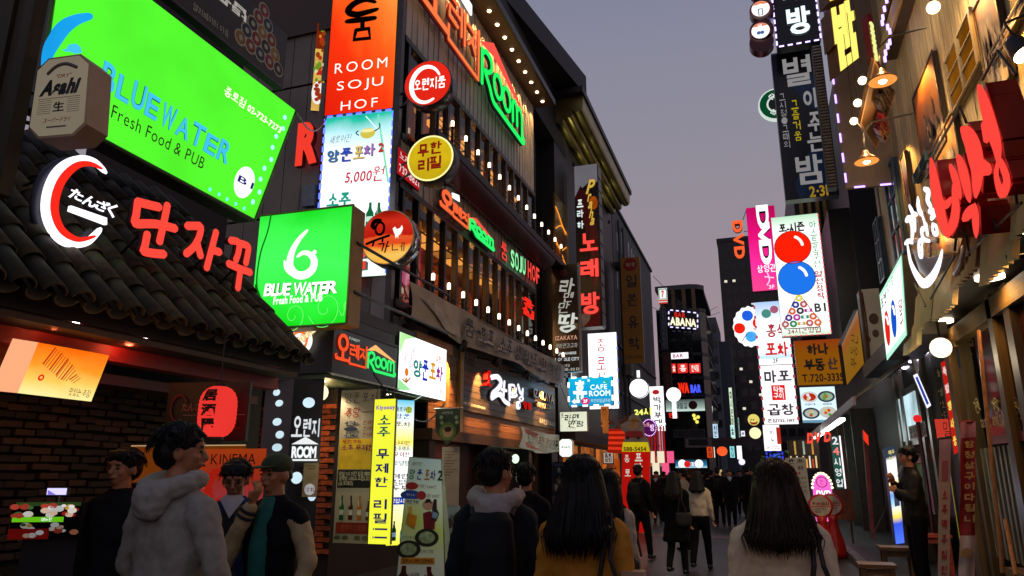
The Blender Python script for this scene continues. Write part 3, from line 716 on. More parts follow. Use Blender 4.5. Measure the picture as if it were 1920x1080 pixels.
# ---- menu kiosk with screens
kp = dep((85, 985), 4.2)
s = Sign('menu_screen', 'dark menu kiosk with glowing pictures of dishes and a green band', 'kiosk', (26, 942), (146, 1010), c=4.2, az=66, d=.06, face=E('#0c0a0a', .3))
s.root.location = s.root.location
cols_ = ['#e8e0d0', '#b04030', '#d08060', '#f0f0f0', '#406030', '#c8a040', '#902018', '#d8b8a0']
s.rect(.04, .0, .98, .1, E('#3a5a28', .6, .5, False), 'photo_strip'); s.rect(.02, .40, .76, .54, E('#6cc818', .85, .2, False), 'green_band'); s.text('메뉴판', .45, .42, .6, .52, E('#ffffff', 1, 0, False))
s.rect(.0, .72, .58, 1.0, E('#6a0e0a', .5, .4, False), 'red_photo')
for i in range(44):
    u = random.uniform(.04, .95); v = random.choice((.12, .2, .3, .34, .62, .7, .8, .9)) + random.uniform(-.03, .03)
    s.disc(u, v, random.uniform(.014, .03), E(random.choice(cols_), random.uniform(.5, .9) if v < .4 else .25, 0, False), 'dish_picture', k=10, sy=.6)
a, b = s.pt(.1, 1, -.03), s.pt(.9, 1, -.03)
MB().hexa([Vector((a.x, a.y + .4, 0)), Vector((b.x, b.y + .4, 0)), Vector((b.x, b.y + .4, b.z)), Vector((a.x, a.y + .4, a.z)), Vector((a.x, a.y + .03, 0)), Vector((b.x, b.y + .03, 0)), Vector((b.x, b.y + .03, b.z)), Vector((a.x, a.y + .03, a.z))]).build('stand', D('#0a0808', .6), s.root)
s = Sign('small_monitor', 'small bright white and violet monitor above the menu kiosk', 'screen', (88, 914), (125, 929), c=4.3, az=70, d=.03, face=E('#cfc8ff', 1.3), frame=.004)
s.poly([(.1, .3), (.5, .9), (.1, .9)], E('#8070e0', 1, 0, False), 'screen_shape'); s.arm(s.pt(.5, 1, -.02), s.pt(.5, 1.0, -.02) - Vector((0, 0, .12)), .01)

# ================================================================== corner shop podium of the orange-lettered building
pod = empty('corner_shop', (-6.2, 10, 0), 'single storey black corner shop with lit fascia and brick entrance', 'building')
MB().box((-9.5, 8.68, 2.94), (-5.63, 12.62, 3.80)).build('fascia', D('#0d0e11', .4), pod)
MB().box((-9.4, 8.95, 3.80), (-5.70, 11.05, 3.88)).build('roof', D('#303236', .6, .2), pod)
MB().box((-5.74, 8.9, 3.80), (-5.62, 11.3, 3.98)).build('parapet', D('#3a3c40', .5, .2), pod)
MB().box((-9.3, 8.8, 2.88), (-5.75, 12.6, 2.935)).build('soffit', D('#5c6a58', .45, 0, .2, 2), pod)
MB().box((-5.74, 11.3, 3.82), (-5.60, 12.9, 4.02)).build('upper_trim', WOOD('#a06a28', .6, 'y'), pod)
MB().box((-9.4, 9.9, 0), (-6.25, 12.5, 2.87)).build('wall', D('#1e0f0a', .8), pod)
bw = bpy.data.objects[pod.children[-1].name]
bb = None
for r_ in range(27):     # brick entrance wall, seen between pillar and menu board
    for c_ in range(9):
        x = -6.25 - (c_ + (.5 if r_ % 2 else 0)) * .2
        if x < -7.9: continue
        if bb is None: bb = MB().box((-.19, -.03, 0), (0, .02, .065)).build('brick', VARY('#a0451c', .8, .4, 1.2), None); bb.parent = bw; o = bb
        else: o = bb.copy(); COL.objects.link(o); o.parent = bw
        o.location = Vector((x, 9.9 + random.uniform(-.006, .004), .4 + r_ * .083)) - wloc(pod)
for xx, yy, pw_ in ((-6.0, 9.1, 60), (-5.95, 11.0, 40)):
    MB().lathe((xx, yy, 2.87), [(.035, 0), (.045, .012)], 12).build('downlight', E('#fff2d0', 6), pod)
    lamp((xx, yy, 2.8), pw_, (1, .8, .5), .04, 'SPOT', (0, 0, -1), 130, parent=pod)
# black pillar with oval lamps
pil = empty('sign_pillar', (-6.2, 8.9, 0), 'black entrance pillar studded with oval white lights', 'pillar')
pa, pb, pc_ = ony((492, 800), 8.95), ony((545, 800), 8.72), ony((603, 800), 8.95)
MB().add([(pa.x, pa.y, .0), (pb.x, pb.y, .0), (pc_.x, pc_.y, .0), (pb.x, pb.y + .6, .0), (pa.x, pa.y, 2.88), (pb.x, pb.y, 2.88), (pc_.x, pc_.y, 2.88), (pb.x, pb.y + .6, 2.88)],
         [(0, 1, 5, 4), (1, 2, 6, 5), (2, 3, 7, 6), (3, 0, 4, 7)]).build('shaft', D('#121214', .3), pil)
OV = E('#cfe8f4', 1.05, .2)
def facet_disc(pp, A, B, ru, rz, mat):
    U = (B - A); U.z = 0; U.normalize(); Nn = Vector((-U.y, U.x, 0));
    if Nn.dot(CAM - A) < 0: Nn = -Nn
    c = onp(pp, A, Nn); 
    m = MB(); T = [2 * math.pi * i / 24 for i in range(24)]
    a = [c + U * (ru * math.cos(t)) + Vector((0, 0, rz * math.sin(t))) + Nn * .01 for t in T]; b = [q - Nn * .03 for q in a]
    m.add(a + b, [tuple(range(24))] + [(i, (i+1) % 24, 24+(i+1) % 24, 24+i) for i in range(24)]); return m.build('oval_light', mat, pil)
for pp, a_, b_ in (((519, 736), 12, 7), ((524, 756), 13, 7), ((520, 791), 15, 8), ((525, 815), 14, 8), ((520, 839), 17, 8)):
    facet_disc(pp, pa, pb, a_ / 150, b_ / 150, OV)
for pp, a_, b_ in (((579, 755), 12, 11), ((556, 896), 11, 12), ((585, 930), 8, 10), ((577, 1056), 10, 10)):
    facet_disc(pp, pb, pc_, a_ / 145, b_ / 150, OV)
def room_logo(s, u0, v0, u1, v1, orange, green, roofm, r, back=None, curl=True, base=None, n=.03):
    """the hangul word with a tall first letter, the rounded ROOM under a roof, both underlined"""
    (u0, v0), (u1, v1) = s._c(u0, v0), s._c(u1, v1)
    q = lambda x, y: (u0 + (u1 - u0) * x, v0 + (v1 - v0) * y)
    L_ = lambda pts: [q(*p) for p in pts]
    el = lambda cx, cy, rx, ry, a=0, b=360: L_([(cx + rx * math.cos(R(a + (b-a)*i/14)), cy + ry * math.sin(R(a + (b-a)*i/14))) for i in range(15)])
    O = [(el(.095, .30, .062, .24), 1.25), (L_([(.095, .56), (.095, .84)]), 1.25), (L_([(.0, .86), (.2, .86)]), 1.1),
         (L_([(.2, .30), (.27, .30), (.27, .44), (.205, .44), (.205, .60), (.275, .60)]), .8), (L_([(.305, .26), (.305, .66)]), .8), (L_([(.28, .44), (.3, .44)]), .8), (L_([(.335, .24), (.335, .72)]), .8),
         (L_([(.36, .34), (.43, .34), (.40, .5), (.365, .62)]), .8), (L_([(.405, .5), (.435, .62)]), .8), (L_([(.465, .2), (.465, .93), (.2, .93), (.2, .74)]), .85)]
    G = [(L_([(.50, .38), (.50, .9)]), 1.1), (L_([(.50, .45), (.54, .34), (.59, .36), (.6, .5), (.56, .62), (.53, .66), (.58, .8), (.62, .94), (.7, .955), (.98, .96)]), 1.1),
         (el(.672, .61, .045, .17), 1), (el(.775, .61, .045, .17), 1), (L_([(.85, .82), (.85, .52), (.875, .45), (.90, .52), (.905, .8)]), 1), (L_([(.905, .55), (.93, .45), (.965, .5), (.97, .7), (.97, .96)]), 1)]
    if curl: G.append((el(.985, .90, .018, .06, 90, -200), .6)); O.append((el(.0, .78, .015, .05, 0, 300), .5))
    for pts, k in O:
        st = len(pts) < 7
        if back: s.stroke(pts, r * k * 1.5, back[0], n=n - r * 1.2, name='letter_return', smooth=not st)
        s.stroke(pts, r * k, orange, n=n, smooth=not st)
    for pts, k in G:
        st = len(pts) < 4
        if back: s.stroke(pts, r * k * 1.5, back[1], n=n - r * 1.2, name='letter_return', smooth=not st)
        s.stroke(pts, r * k, green, n=n, smooth=not st)
    s.poly(L_([(.485, .30), (.62, .02), (1.0, .42), (.63, .22)]), roofm, 'roof_shape', n=n, th=.03)

OR, GR2 = E('#ff5a2e', 1.05), E('#2fff5a', 1.05)
# fascia, street side: black sign then white lightbox
s = Sign('fascia_sign', 'black fascia sign with small orange and green neon words on the corner shop', 'sign', (627, 612), (744, 728), x=-5.6, d=.03, cab=D('#0f1013', .35), face=D('#101114', .3))
s.rect(0, -.06, 1, -.0, D('#3a3c3e', .4, .4), 'top_edge', th=.04, n=.02); s.rect(0, 1, 1, 1.04, D('#a8b0b0', .4, .4), 'bottom_edge', th=.03, n=.03)
room_logo(s, 631, 622, 739, 708, E('#ff5028', 1.15), E('#35f070', 1.1), E('#ffb870', 1.1), .022, n=.02)
s.text('FUN&JOY', 654, 631, 674, 644, E('#c8d0c0', .8, 0, False), .02)
s = Sign('white_lightbox', 'bright white lightbox with coloured hangul and an orange doodle beside the black fascia', 'sign', (750, 622), (835, 752), x=-5.58, d=.18, face=E('#ffffff', 1.5), cab=D('#50605a', .4))
for (ch, c1), a, b in zip((('양', '#1a8c80'), ('푼', '#2438c8'), ('포', '#e8a020'), ('차', '#a02890')), ((775, 672), (791, 673), (804, 678), (817, 684)), ((790, 710), (802, 716), (816, 713), (829, 716))):
    s.text(ch, *a, *b, E(c1, .9, 0, False), .05, name='letter', shear=.1)
s.text('경 품\n주 점', .06, .2, .30, .55, E('#7a2030', .8, 0, False), .0, shear=.2); s.text('교환', .72, .18, .86, .3, E('#e06020', .9, 0, False), .04)
s.disc(.14, .66, .07, E('#f08020', .9, .2, False), 'doodle_head'); s.disc(.15, .80, .05, E('#f0a030', .9, .2, False), 'doodle_body'); s.stroke([(.07, .8), (.14, .83), (.22, .74)], .012, E('#804010', .7, 0, False), n=.01, name='doodle_arm')
s.poly([(0, .8), (.1, .86), (.25, .95), (0, 1)], E('#a0f0a0', 1, .1, False), 'green_corner'); s.poly([(0, 0), (.3, 0), (.1, .1), (0, .4)], E('#b8f0a0', 1.1, .1, False), 'green_corner'); s.text('3F', .84, .80, .93, .88, E('#b03070', .8, 0, False), .0)
lamp(s.pt(.5, 1.05, .1), 5, (.8, 1, .8), .1, parent=s.root)
# fascia, end face: dark with round orange mark
s = Sign('round_orange_badge', 'white and orange brushed disc badge on the dark end fascia below the green lightbox', 'sign', (530, 616), (596, 672), y=8.62, d=.0, back=False)
s.disc(.5, .45, .20, E('#fff6ea', 1.2), 'white_disc', th=.04, n=.03); s.disc(.5, .45, .155, E('#ff7a30', 1.0, .15, False), 'orange_ring', r2=.115, n=.036)
s.stroke([(.1, .72), (.5, .45), (.95, .08)], .035, E('#ffe6b0', 1.2), n=.03, name='swash'); s.text('오렌지ROOM', .1, .25, .9, .65, E('#d09030', .9, 0, False), .0, rot=32, n=.06)
# pillar lettering
s = Sign('pillar_logo', 'white hangul and rounded word ROOM lettered on the black pillar', 'sign', (548, 780), (598, 866), y=8.70, d=0, back=False, az=72)
s.text('오', .02, .0, .38, .46, E('#dfe4e8', 1, 0, False), .03, name='letter'); s.text('렌지', .40, .06, .95, .46, E('#dfe4e8', 1, 0, False), .03)
s.poly([(.05, .62), (.5, .46), (.95, .62)], E('#eef2f4', 1), 'roof_shape', th=.01); s.text('ROOM', .08, .66, .9, .92, E('#eef2f4', 1.1), .05, space=.85); s.rect(.1, .94, .95, .98, E('#eef2f4', 1), 'underline')
s = Sign('notice_card', 'tan notice card with round white sticker on the black pillar', 'notice', (570, 868), (594, 932), y=8.66, d=.008, az=76, face=D('#9a8468', .6))
s.disc(.5, .78, .075, E('#e0e0e0', .5, .2), 'sticker'); s.text('신장개업', .1, .72, .9, .84, D('#a02030', .5), .02); s.rect(.15, .08, .8, .1, D('#5a4a3a'), 'print_line'); s.rect(.3, .16, .8, .18, D('#5a4a3a'), 'print_line')
# globe lamp half hidden by the pillar
g = onz((603, 735), 2.62); g = ony((600, 736), 9.6)
s = empty('globe_lamp', g, 'cream globe wall lamp peeping from behind the black pillar', 'lamp')
MB().ball(g, .13, 16).build('globe', E('#ffe8b8', 1.6), s, smooth=True); MB().lathe(g + Vector((0, .0, .12)), [(.05, 0), (.05, .04)], 12).build('cap', BLACK, s); s.location = s.location
lamp(g - Vector((-.2, .2, .1)), 8, (1, .65, .3), .1, parent=s)

# tall menu poster board
s = Sign('menu_poster', 'tall menu poster with yellow and black bands above four bottles on the brick entrance', 'poster', (641, 732), (700, 1020), y=9.3, az=88, d=.04, face=D('#a89c88', .6, 0, .1, 3), cab=DARK)
TD, TR_, TY = D('#2a2230', .5), D('#a02828', .5), D('#d8b020', .5)
s.text('양푼포차', .1, .02, .95, .09, D('#4a4038', .5), .0); s.text('주당', .1, .12, .52, .19, D('#8a2018', .5), .02, shear=.2); s.rect(.56, .15, .9, .155, D('#6a4030'), 'print_line')
for v in (.225, .265, .305): s.disc(.3, v, .11, D('#223048', .5), 'blue_oval', sy=.28); s.text('모듬안주', .12, v - .012, .48, v + .012, D('#c8c0b0', .5), .02); s.text('훈제탕', .6, v - .014, .92, v + .014, D('#7a1e1e', .5), .02)
s.rect(.03, .33, .97, .53, TY, 'yellow_band'); s.text('무한가능', .1, .335, .6, .36, D('#b02020'), .03)
s.text('소주 무제한', .08, .37, .92, .41, D('#702048', .5), .04); s.text('4,000원', .5, .425, .95, .455, TR_, .02); s.text('소주맥주무제한', .06, .46, .95, .495, D('#702048', .5), .04); s.text('8,900원', .5, .50, .95, .528, TR_, .02)
s.rect(.03, .535, .97, .65, D('#14120f', .5), 'black_band'); s.text('평일 7시 이전 입장 테이블\n생맥병 서비스 드립니다.\n(금.토제외)', .07, .545, .93, .64, D('#b8b098', .5), .03)
def bottle(s, u, v0, v1, wm, mat, lab):
    p = [(-.35, 0), (-.35, .18), (-.5, .3), (-1, .45), (-1, 1), (1, 1), (1, .45), (.5, .3), (.35, .18), (.35, 0)]
    s.poly([(u + x * wm / s.w, v0 + (v1 - v0) * y) for x, y in p], mat, 'bottle_print'); s.rect(u - wm * .9 / s.w, v0 + (v1-v0) * .58, u + wm * .9 / s.w, v0 + (v1-v0) * .8, lab, 'label_print')
    s.rect(u - wm * .5 / s.w, v0 + (v1-v0) * .2, u - wm * .25 / s.w, v0 + (v1-v0) * .45, D('#d8d8c8', .3), 'highlight_print')
for u, c1, v in ((.18, '#0e5a2c', .70), (.4, '#4a2010', .70), (.62, '#b06820', .70), (.84, '#5c3c28', .735)): bottle(s, u, v, .855, .035, D(c1, .4), D('#c8c4b8', .5))
s.rect(.05, .87, .95, .94, D('#8a2c18', .5, 0, .3), 'red_band'); s.text('안주무한리필', .2, .885, .8, .92, D('#c86a50', .5), .0)
for u in (.1, .3, .6, .8): s.disc(u, .965, .05, D('#5a6040', .6, 0, .4), 'flower_print', sy=.6)

# two-sided yellow lit column
s = Sign('yellow_lit_column', 'glowing yellow column sign with dark vertical hangul', 'sign', (702, 749), (732, 1021), y=9.0, d=.04, face=E('#eef03a', 1.12, .08), cab=D('#8a7a20', .5))
s.stroke([(0, 0), (0, 1)], .008, D('#403a10'), n=.0, smooth=False, name='frame_edge'); s.stroke([(1, 0), (1, 1)], .008, D('#403a10'), n=.0, smooth=False, name='frame_edge')
s.text('Kiyoooy', .12, .045, .98, .085, E('#8a50c8', .9, 0, False), .04)
for ch, v, c1 in (('소', .115, '#18887a'), ('주', .2, '#18887a'), ('무', .355, '#2a2a80'), ('제', .455, '#2a2a80'), ('한', .55, '#2a2a80'), ('리', .70, '#2a2a80'), ('필', .795, '#2a2a80')):
    s.text(ch, .22, v, .80, v + .068, E(c1, .45, 0, False), .035, name='letter')
for v in (.895, .95): s.rect(.3, v, .85, v + .012, E('#2a2a80', .45, 0, False), 'mark'); s.rect(.22, v, .27, v + .012, E('#2a2a80', .45, 0, False), 'mark')
lamp(s.pt(.5, .4, .8), 16, (1, .95, .6), .3, parent=s.root)  # no fixture here: added light strengthening the column's spill on nearby boards
a = s.pt(1, 0, 0); b = s.pt(1, 1, 0)
s2 = Sign('white_price_column', 'narrow white and yellow lit price list beside the yellow column sign', 'sign', (735, 749), (768, 1021), y=9.1, az=42, d=.02, face=GRAD(((0, '#f0e838'), (.3, '#f8f8d0'), (.42, '#ffffff'), (.62, '#ffffff'), (.7, '#f4f060'), (.88, '#e8f8ff'), (1, '#60c0e0')), 1.2))
for i, (t, v, c1) in enumerate((('새로워진', .05, '#303030'), ('양푼', .10, '#2060b0'), ('포차', .155, '#a05020'), ('소주무제한', .29, '#c02040'), ('소주맥주', .33, '#2060a0'), ('무제한', .37, '#c02040'), ('오뎅탕', .43, '#208040'), ('계란', .52, '#302040'), ('홍합탕', .56, '#302040'), ('두부', .60, '#302040'))):
    s2.text(t, .15, v, .85, v + .035, E(c1, .6, 0, False), .02)
s2.disc(.75, .07, .05, E('#c0d040', 1, .2, False), 'doodle'); s2.rect(0, .68, 1, .73, E('#1838b8', .9, 0, False), 'blue_band'); s2.text('영업시간', .1, .69, .9, .72, E('#ffffff', 1, 0, False), .03)
bottle(s2, .3, .84, .97, .03, E('#104818', .4, 0, False), E('#80a0c0', .7, 0, False)); bottle(s2, .65, .86, .98, .03, E('#18a060', .7, 0, False), E('#60b0c0', .7, 0, False))
for u in (.1, .5, .9): MB().tube([s.pt(u, 0, -.02), s.pt(u, 0, -.02) + Vector((0, 0, .18))], .006, 4).build('hanger', BLACK, s.root)

# A-board banner in front
s = Sign('standing_banner', 'pale green standing banner with brush lettering and two brown bottles beside the price column', 'banner', (748, 858), (828, 1100), y=7.9, az=83, d=.0, back=False, quad=((768, 858), (827, 862), (834, 1110), (741, 1110)), keep=True)
s.rect(0, 0, 1, 1, GRAD(((0, '#f4f4dc'), (.25, '#f0f4d8'), (.5, '#d8ec70'), (.72, '#ecfbe0'), (1, '#d0f4ee')), 1, .1, False, .2), 'cloth', n=0)
lamp(s.pt(.9, .3, .9) + Vector((.5, 0, .2)), 9, (.95, 1, .85), .3, parent=s.root)  # unseen lamp added to brighten the banner cloth
for ch, u, c1 in (('양', .06, '#207a50'), ('푼', .28, '#1c3c90'), ('포', .50, '#c8701c'), ('차', .68, '#503080'), ('2', .88, '#303030')): s.text(ch, u, .085, u + .16, .165, D(c1, .5), .03, name='letter', shear=.15)
s.text('새로워진', .12, .03, .42, .06, D('#302020'), .0)
s.disc(.16, .215, .07, D('#b02828'), 'red_oval', sy=.6); s.text('무제한 5,000원', .3, .2, .85, .23, D('#8a3030'), .0)
s.disc(.14, .285, .11, D('#1c50a0'), 'blue_oval', sy=.5); s.text('맥주소주', .03, .275, .26, .295, D('#d8e0f0'), .02); s.disc(.44, .285, .05, D('#b02828'), 'red_oval'); s.text('무제한 8,900원', .52, .27, .95, .30, D('#8a3030'), .0)
s.rect(.0, .315, .42, .35, D('#d8d8b8'), 'ribbon'); s.text('무한가능', .05, .32, .38, .346, D('#205040'), .03)
# the jug and the figure holding a bottle, print
s.poly([(.12, .42), (.36, .44), (.32, .54), (.10, .5)], D('#d88a18', .5, 0, .3), 'jug_print'); s.poly([(.1, .38), (.2, .37), (.22, .42), (.13, .43)], D('#e8b040'), 'foam_print')
s.poly([(.50, .42), (.68, .40), (.82, .44), (.80, .54), (.54, .54)], D('#7a1420', .5), 'jacket_print'); s.disc(.63, .355, .06, D('#c89878'), 'face_print'); s.poly([(.54, .345), (.58, .31), (.68, .31), (.73, .35), (.66, .335)], D('#181010'), 'hair_print')
s.poly([(.78, .31), (.86, .31), (.86, .38), (.92, .42), (.84, .48), (.72, .46), (.74, .38)], D('#2a1a10'), 'bottle_print'); s.poly([(.75, .40), (.9, .42), (.84, .46), (.74, .45)], D('#80a0b8'), 'label_print')
for u, v in ((.62, .60), (.2, .69)):
    s.disc(u, v, .11, D('#2c2c20', .4), 'dish_print', sy=.9); s.disc(u, v, .075, D('#98a878', .5, 0, .5, 20), 'food_print', sy=.9)
s.text('오천원에 홍합탕', .03, .59, .45, .615, D('#404838'), .0); s.text('오천원에 오뎅탕', .38, .69, .78, .715, D('#404838'), .0)
s.rect(.06, .75, .8, .795, D('#d89018'), 'orange_band'); s.text('오후 5시 부터 오픈해요', .1, .758, .77, .788, D('#702010'), .03)
bottle(s, .14, .81, 1.0, .055, D('#501c10', .4), D('#a8a080')); bottle(s, .68, .815, 1.0, .055, D('#5c1c10', .4), D('#a8a080')); s.text('LAGER', .25, .86, .48, .89, D('#404040'), .0, shear=.3)
s.stroke([(0, 0), (0, 1)], .012, ALU, n=-.01, name='pole', smooth=False); s.stroke([(1, 0), (1, 1)], .012, ALU, n=-.01, name='pole', smooth=False); s.stroke([(0, 0), (1, 0)], .012, ALU, n=-.01, name='pole', smooth=False)
s.poly([(1.0, 0.02), (1.02, .02), (1.17, 1.0), (1.0, 1.0)], D('#b0b898', .6, 0, .2), 'side_cloth', n=-.05)

# dark scroll with round mark and long paper strip beyond
s = Sign('green_scroll', 'small dark green hanging scroll printed with a smiling badge', 'banner', (817, 767), (862, 835), y=11.6, az=88, d=.0, back=False)
s.poly([(0, 0), (1, 0), (1, .62), (.5, 1), (0, .62)], D('#2c3c28', .6, 0, .3), 'cloth'); s.text('라멘만땅', .28, .08, .72, .15, D('#c8c8a8'), .02); s.disc(.52, .62, .155, D('#5a7c38', .5, 0, .3), 'badge'); s.disc(.52, .62, .10, D('#c8a078', .6, 0, .2), 'badge_face'); s.disc(.52, .56, .07, D('#2a1c14'), 'badge_hair', sy=.7)
s.stroke([(-.06, 0), (1.06, 0)], .018, ALU, n=.0, name='rod', smooth=False)
for u in (.2, .5, .8):
    for v in (.24, .38): s.disc(u + v * .2, v, .035, D('#90a878'), 'blossom', k=8)
s = Sign('paper_strip', 'long pale handwritten paper strip hanging under the green scroll', 'banner', (829, 838), (860, 948), y=11.7, az=88, d=.004, face=D('#9c948a', .7, 0, .1))
for i in range(9): s.rect(.15, .08 + i * .05, .85 - (i % 3) * .15, .09 + i * .05, D('#5a4c44'), 'print_line')
s = Sign('blue_poster', 'small blue and white poster by the dark doorway below the paper strip', 'poster', (834, 948), (862, 1000), y=11.7, az=88, d=.004, face=D('#8098a8', .5, 0, .5, 6)); s.text('서비스', .3, .3, .9, .5, D('#304050'), .02); s.disc(.3, .65, .08, D('#383030'), 'face_print')

# ================================================================== green square lightbox
s = Sign('square_lightbox_sign', 'square bright green lightbox sign with white swirl and hand lettering', 'sign', (482, 404), (652, 609), y=7.9, az=88, quad=((482, 404), (660, 386), (652, 609), (475, 615)), d=.34,
         face=GRAD(((0, '#0cdc0c'), (.2, '#30f83c'), (.55, '#4aff60'), (.8, '#40ff50'), (1, '#14e01c')), 1.0, .08, True, .35), cab=D('#8a6a2c', .45, .2, .2))
WH = E('#fbfff8', 1.3)
s.stroke([(575, 434), (562, 448), (551, 466), (545, 485), (545, 502), (556, 515), (572, 516), (586, 506), (590, 490), (583, 478), (570, 474), (560, 480)], .052, WH, n=.008, name='swirl', rr=(.35, 1.2))
s.disc(590, 473, .032, WH, 'droplet'); s.stroke([(534, 490), (537, 504), (546, 514), (560, 522)], .022, WH, n=.008, name='swirl', rr=(.5, 1.1))
for i, (t, x0, x1, yy) in enumerate((('B', 497, 510, 2), ('L', 511, 521, 2), ('U', 521, 533, 1), ('E', 534, 545, 1), ('W', 553, 574, 0), ('A', 572, 587, 0), ('T', 586, 601, -1), ('E', 601, 612, -2), ('R', 612, 632, -3))):
    s.text(t, x0, 531 + yy, x1 + 1, 553 + yy, E('#14501c', .4, 0, False), .075, name='letter_outline', n=.012, shear=.1); s.text(t, x0, 531 + yy, x1 + 1, 553 + yy, WH, .035, name='letter', n=.018, shear=.1)
s.text('Fresh Food & PUB', 514, 557, 605, 565, WH, .03)
GL = E('#70ff70', 1.0, 0, False)
for (cx, cy, k) in ((610, 578, 1), (550, 592, .8), (652, 575, .5)):
    c0 = s.uv((cx, cy)); s.stroke([(c0[0] + k * (.02 + .012 * i) * math.cos(i * .7) , c0[1] + k * (.02 + .012 * i) * math.sin(i * .7)) for i in range(14) if c0[0] + k * (.02 + .012 * i) * math.cos(i * .7) < .99], .006, GL, n=.002, name='spiral_print')
DG = E('#0a8c1a', .6, .3, False)
s.stroke([(.12, .0), (.1, .15), (.04, .35), (.03, .6), (.1, .8), (.22, .98)], .012, DG, n=.002, name='vine_print'); s.stroke([(.02, .62), (.07, .72), (.16, .88), (.25, .94)], .022, DG, n=.002, name='vine_print', rr=(.4, 1.2))
s.stroke([(0, 0), (1, 0)], .018, D('#6a7a2c', .4, .4), n=.0, smooth=False, name='frame_edge'); s.stroke([(1, 0), (1, 1)], .02, D('#8a7a3a', .4, .4), n=.0, smooth=False, name='frame_edge'); s.stroke([(0, 1), (1, 1)], .018, D('#5a6a2c', .4, .4), n=.0, smooth=False, name='frame_edge')
for v in (.3, .72): s.arm(s.pt(1, v, -.15), s.pt(1, v, -.15) + Vector((.0, 3.1, 0)), .025)
lamp(s.pt(.5, .6, .5), 14, (.3, 1, .3), .4, parent=s.root)

# ================================================================== the four storey building with the orange neon words
ob = empty('commercial_building', (-8, 15, 0), 'grey panelled building with two long window bands and orange neon words', 'building')
X0 = -6.0; Ya, Yb = 11.12, 19.85
MB().box((-14, Ya, 0), (-7.8, Yb, 12.9)).build('core', D('#241c16', .8), ob)
PAN = D('#a09a92', .45, .15, .18, 1.3, .03); PAN2 = D('#4f4a46', .45, .25, .2, 1.3)
bands = ((3.9, 4.30), (6.86, 7.75), (9.95, 12.9))
pw = .52; k = 0; proto = {}
for bi, (z0, z1) in enumerate(bands):
    y = Ya
    i = 0
    while y < Yb - .05:
        wd = min(pw, Yb - y)
        if (bi, round(wd, 2)) not in proto:
            m = MB().box((-6.06, y + .012, z0), (-6.0, y + wd - .012, z1)); m.box((-6.0, y + .02, z0), (-5.985, y + .07, z1)); m.box((-6.0, y + wd * .55, z0), (-5.985, y + wd * .55 + .05, z1)); o = m.build('siding_panel', PAN, ob); proto[(bi, round(wd, 2))] = (o, y)
        else:
            o0, yy = proto[(bi, round(wd, 2))]; o = o0.copy(); COL.objects.link(o); o.parent = ob; o.location = (0, y - yy, 0)
        y += pw; i += 1
    MB().box((-6.3, Ya, z0 + .005), (-6.065, Yb, z1 - .005)).build('backing_wall', D('#1a1816', .8), ob)
MB().box((-7.8, Ya + .02, 4.30), (-6.08, Yb, 4.5)).build('floor_slab', D('#3a2a1c', .6), ob)
MB().box((-7.8, Ya + .02, 7.55), (-6.32, Yb, 7.75)).build('floor_slab', D('#3a2a1c', .6), ob)
MB().box((-7.78, Ya + .02, 6.72), (-6.32, Yb, 6.8)).build('ceiling', D('#4a3018', .6), ob); MB().box((-7.78, Ya + .02, 9.86), (-6.32, Yb, 9.94)).build('ceiling', D('#4a3018', .6), ob)
MB().box((-7.79, Ya + .03, 4.5), (-7.74, Yb, 6.72)).build('room_wall', D('#7a4420', .7, 0, .4, 2), ob); MB().box((-7.79, Ya + .03, 7.75), (-7.74, Yb, 9.86)).build('room_wall', D('#7a4420', .7, 0, .4, 2), ob)
FR = D('#15120f', .4)
wproto = {}
nw = 13; ww = (Yb - .15 - Ya - .15) / nw
for (z0, z1) in ((4.5, 6.86), (7.75, 9.95)):
    MB().box((-6.12, Ya, z1 - .12), (-5.96, Yb, z1)).build('window_head', FR, ob); MB().box((-6.12, Ya, z0 - .04), (-5.96, Yb, z0 + .1)).build('window_sill', FR, ob)
    for i in range(nw):
        y = Ya + .15 + i * ww; key = z0
        if key not in wproto:
            f = MB().box((-6.1, y, z0 + .1), (-5.97, y + .085, z1 - .12)).build('window', FR, ob)
            g_ = MB().add([(-6.04, y + .085, z0 + .1), (-6.04, y + ww, z0 + .1), (-6.04, y + ww, z1 - .12), (-6.04, y + .085, z1 - .12)], [(0, 1, 2, 3)]).build('pane', GLASS('#a89a88'), f)
            h_ = MB().box((-6.10, y + .1, z1 - .62), (-6.07, y + ww - .02, z1 - .60)).build('frame', FR, f)
            wproto[key] = (f, g_, h_, y)
        else:
            f0, g0, h0, yy = wproto[key]; f = f0.copy(); COL.objects.link(f); f.parent = ob; f.location = (0, y - yy, 0)
            for ch in (g0, h0): c_ = ch.copy(); COL.objects.link(c_); c_.parent = f
        # lit strip of the room ceiling just inside each window
        r_ = random.random()
        MB().box((-6.95, y + .14, z1 - .30), (-6.45, y + ww - .08, z1 - .25)).build('ceiling_light', E('#ffb458', 2.6 if r_ > .35 else .9), ob)
        if i % 3:
            MB().box((-6.42, y + .1, z0 + .5), (-6.40, y + .1 + ww * random.uniform(.3, .6), z1 - .15)).build('glowing_curtain', E(random.choice(('#d05a18', '#8a3c14', '#e08030', '#a8481a')), .75, .5), ob)  # curtains emit orange themselves, standing in for room light behind them
    for yy in (12.4, 14.6, 16.8, 18.9): lamp((-6.9, yy, z1 - .6), 60, (1, .5, .18), .15, parent=ob)
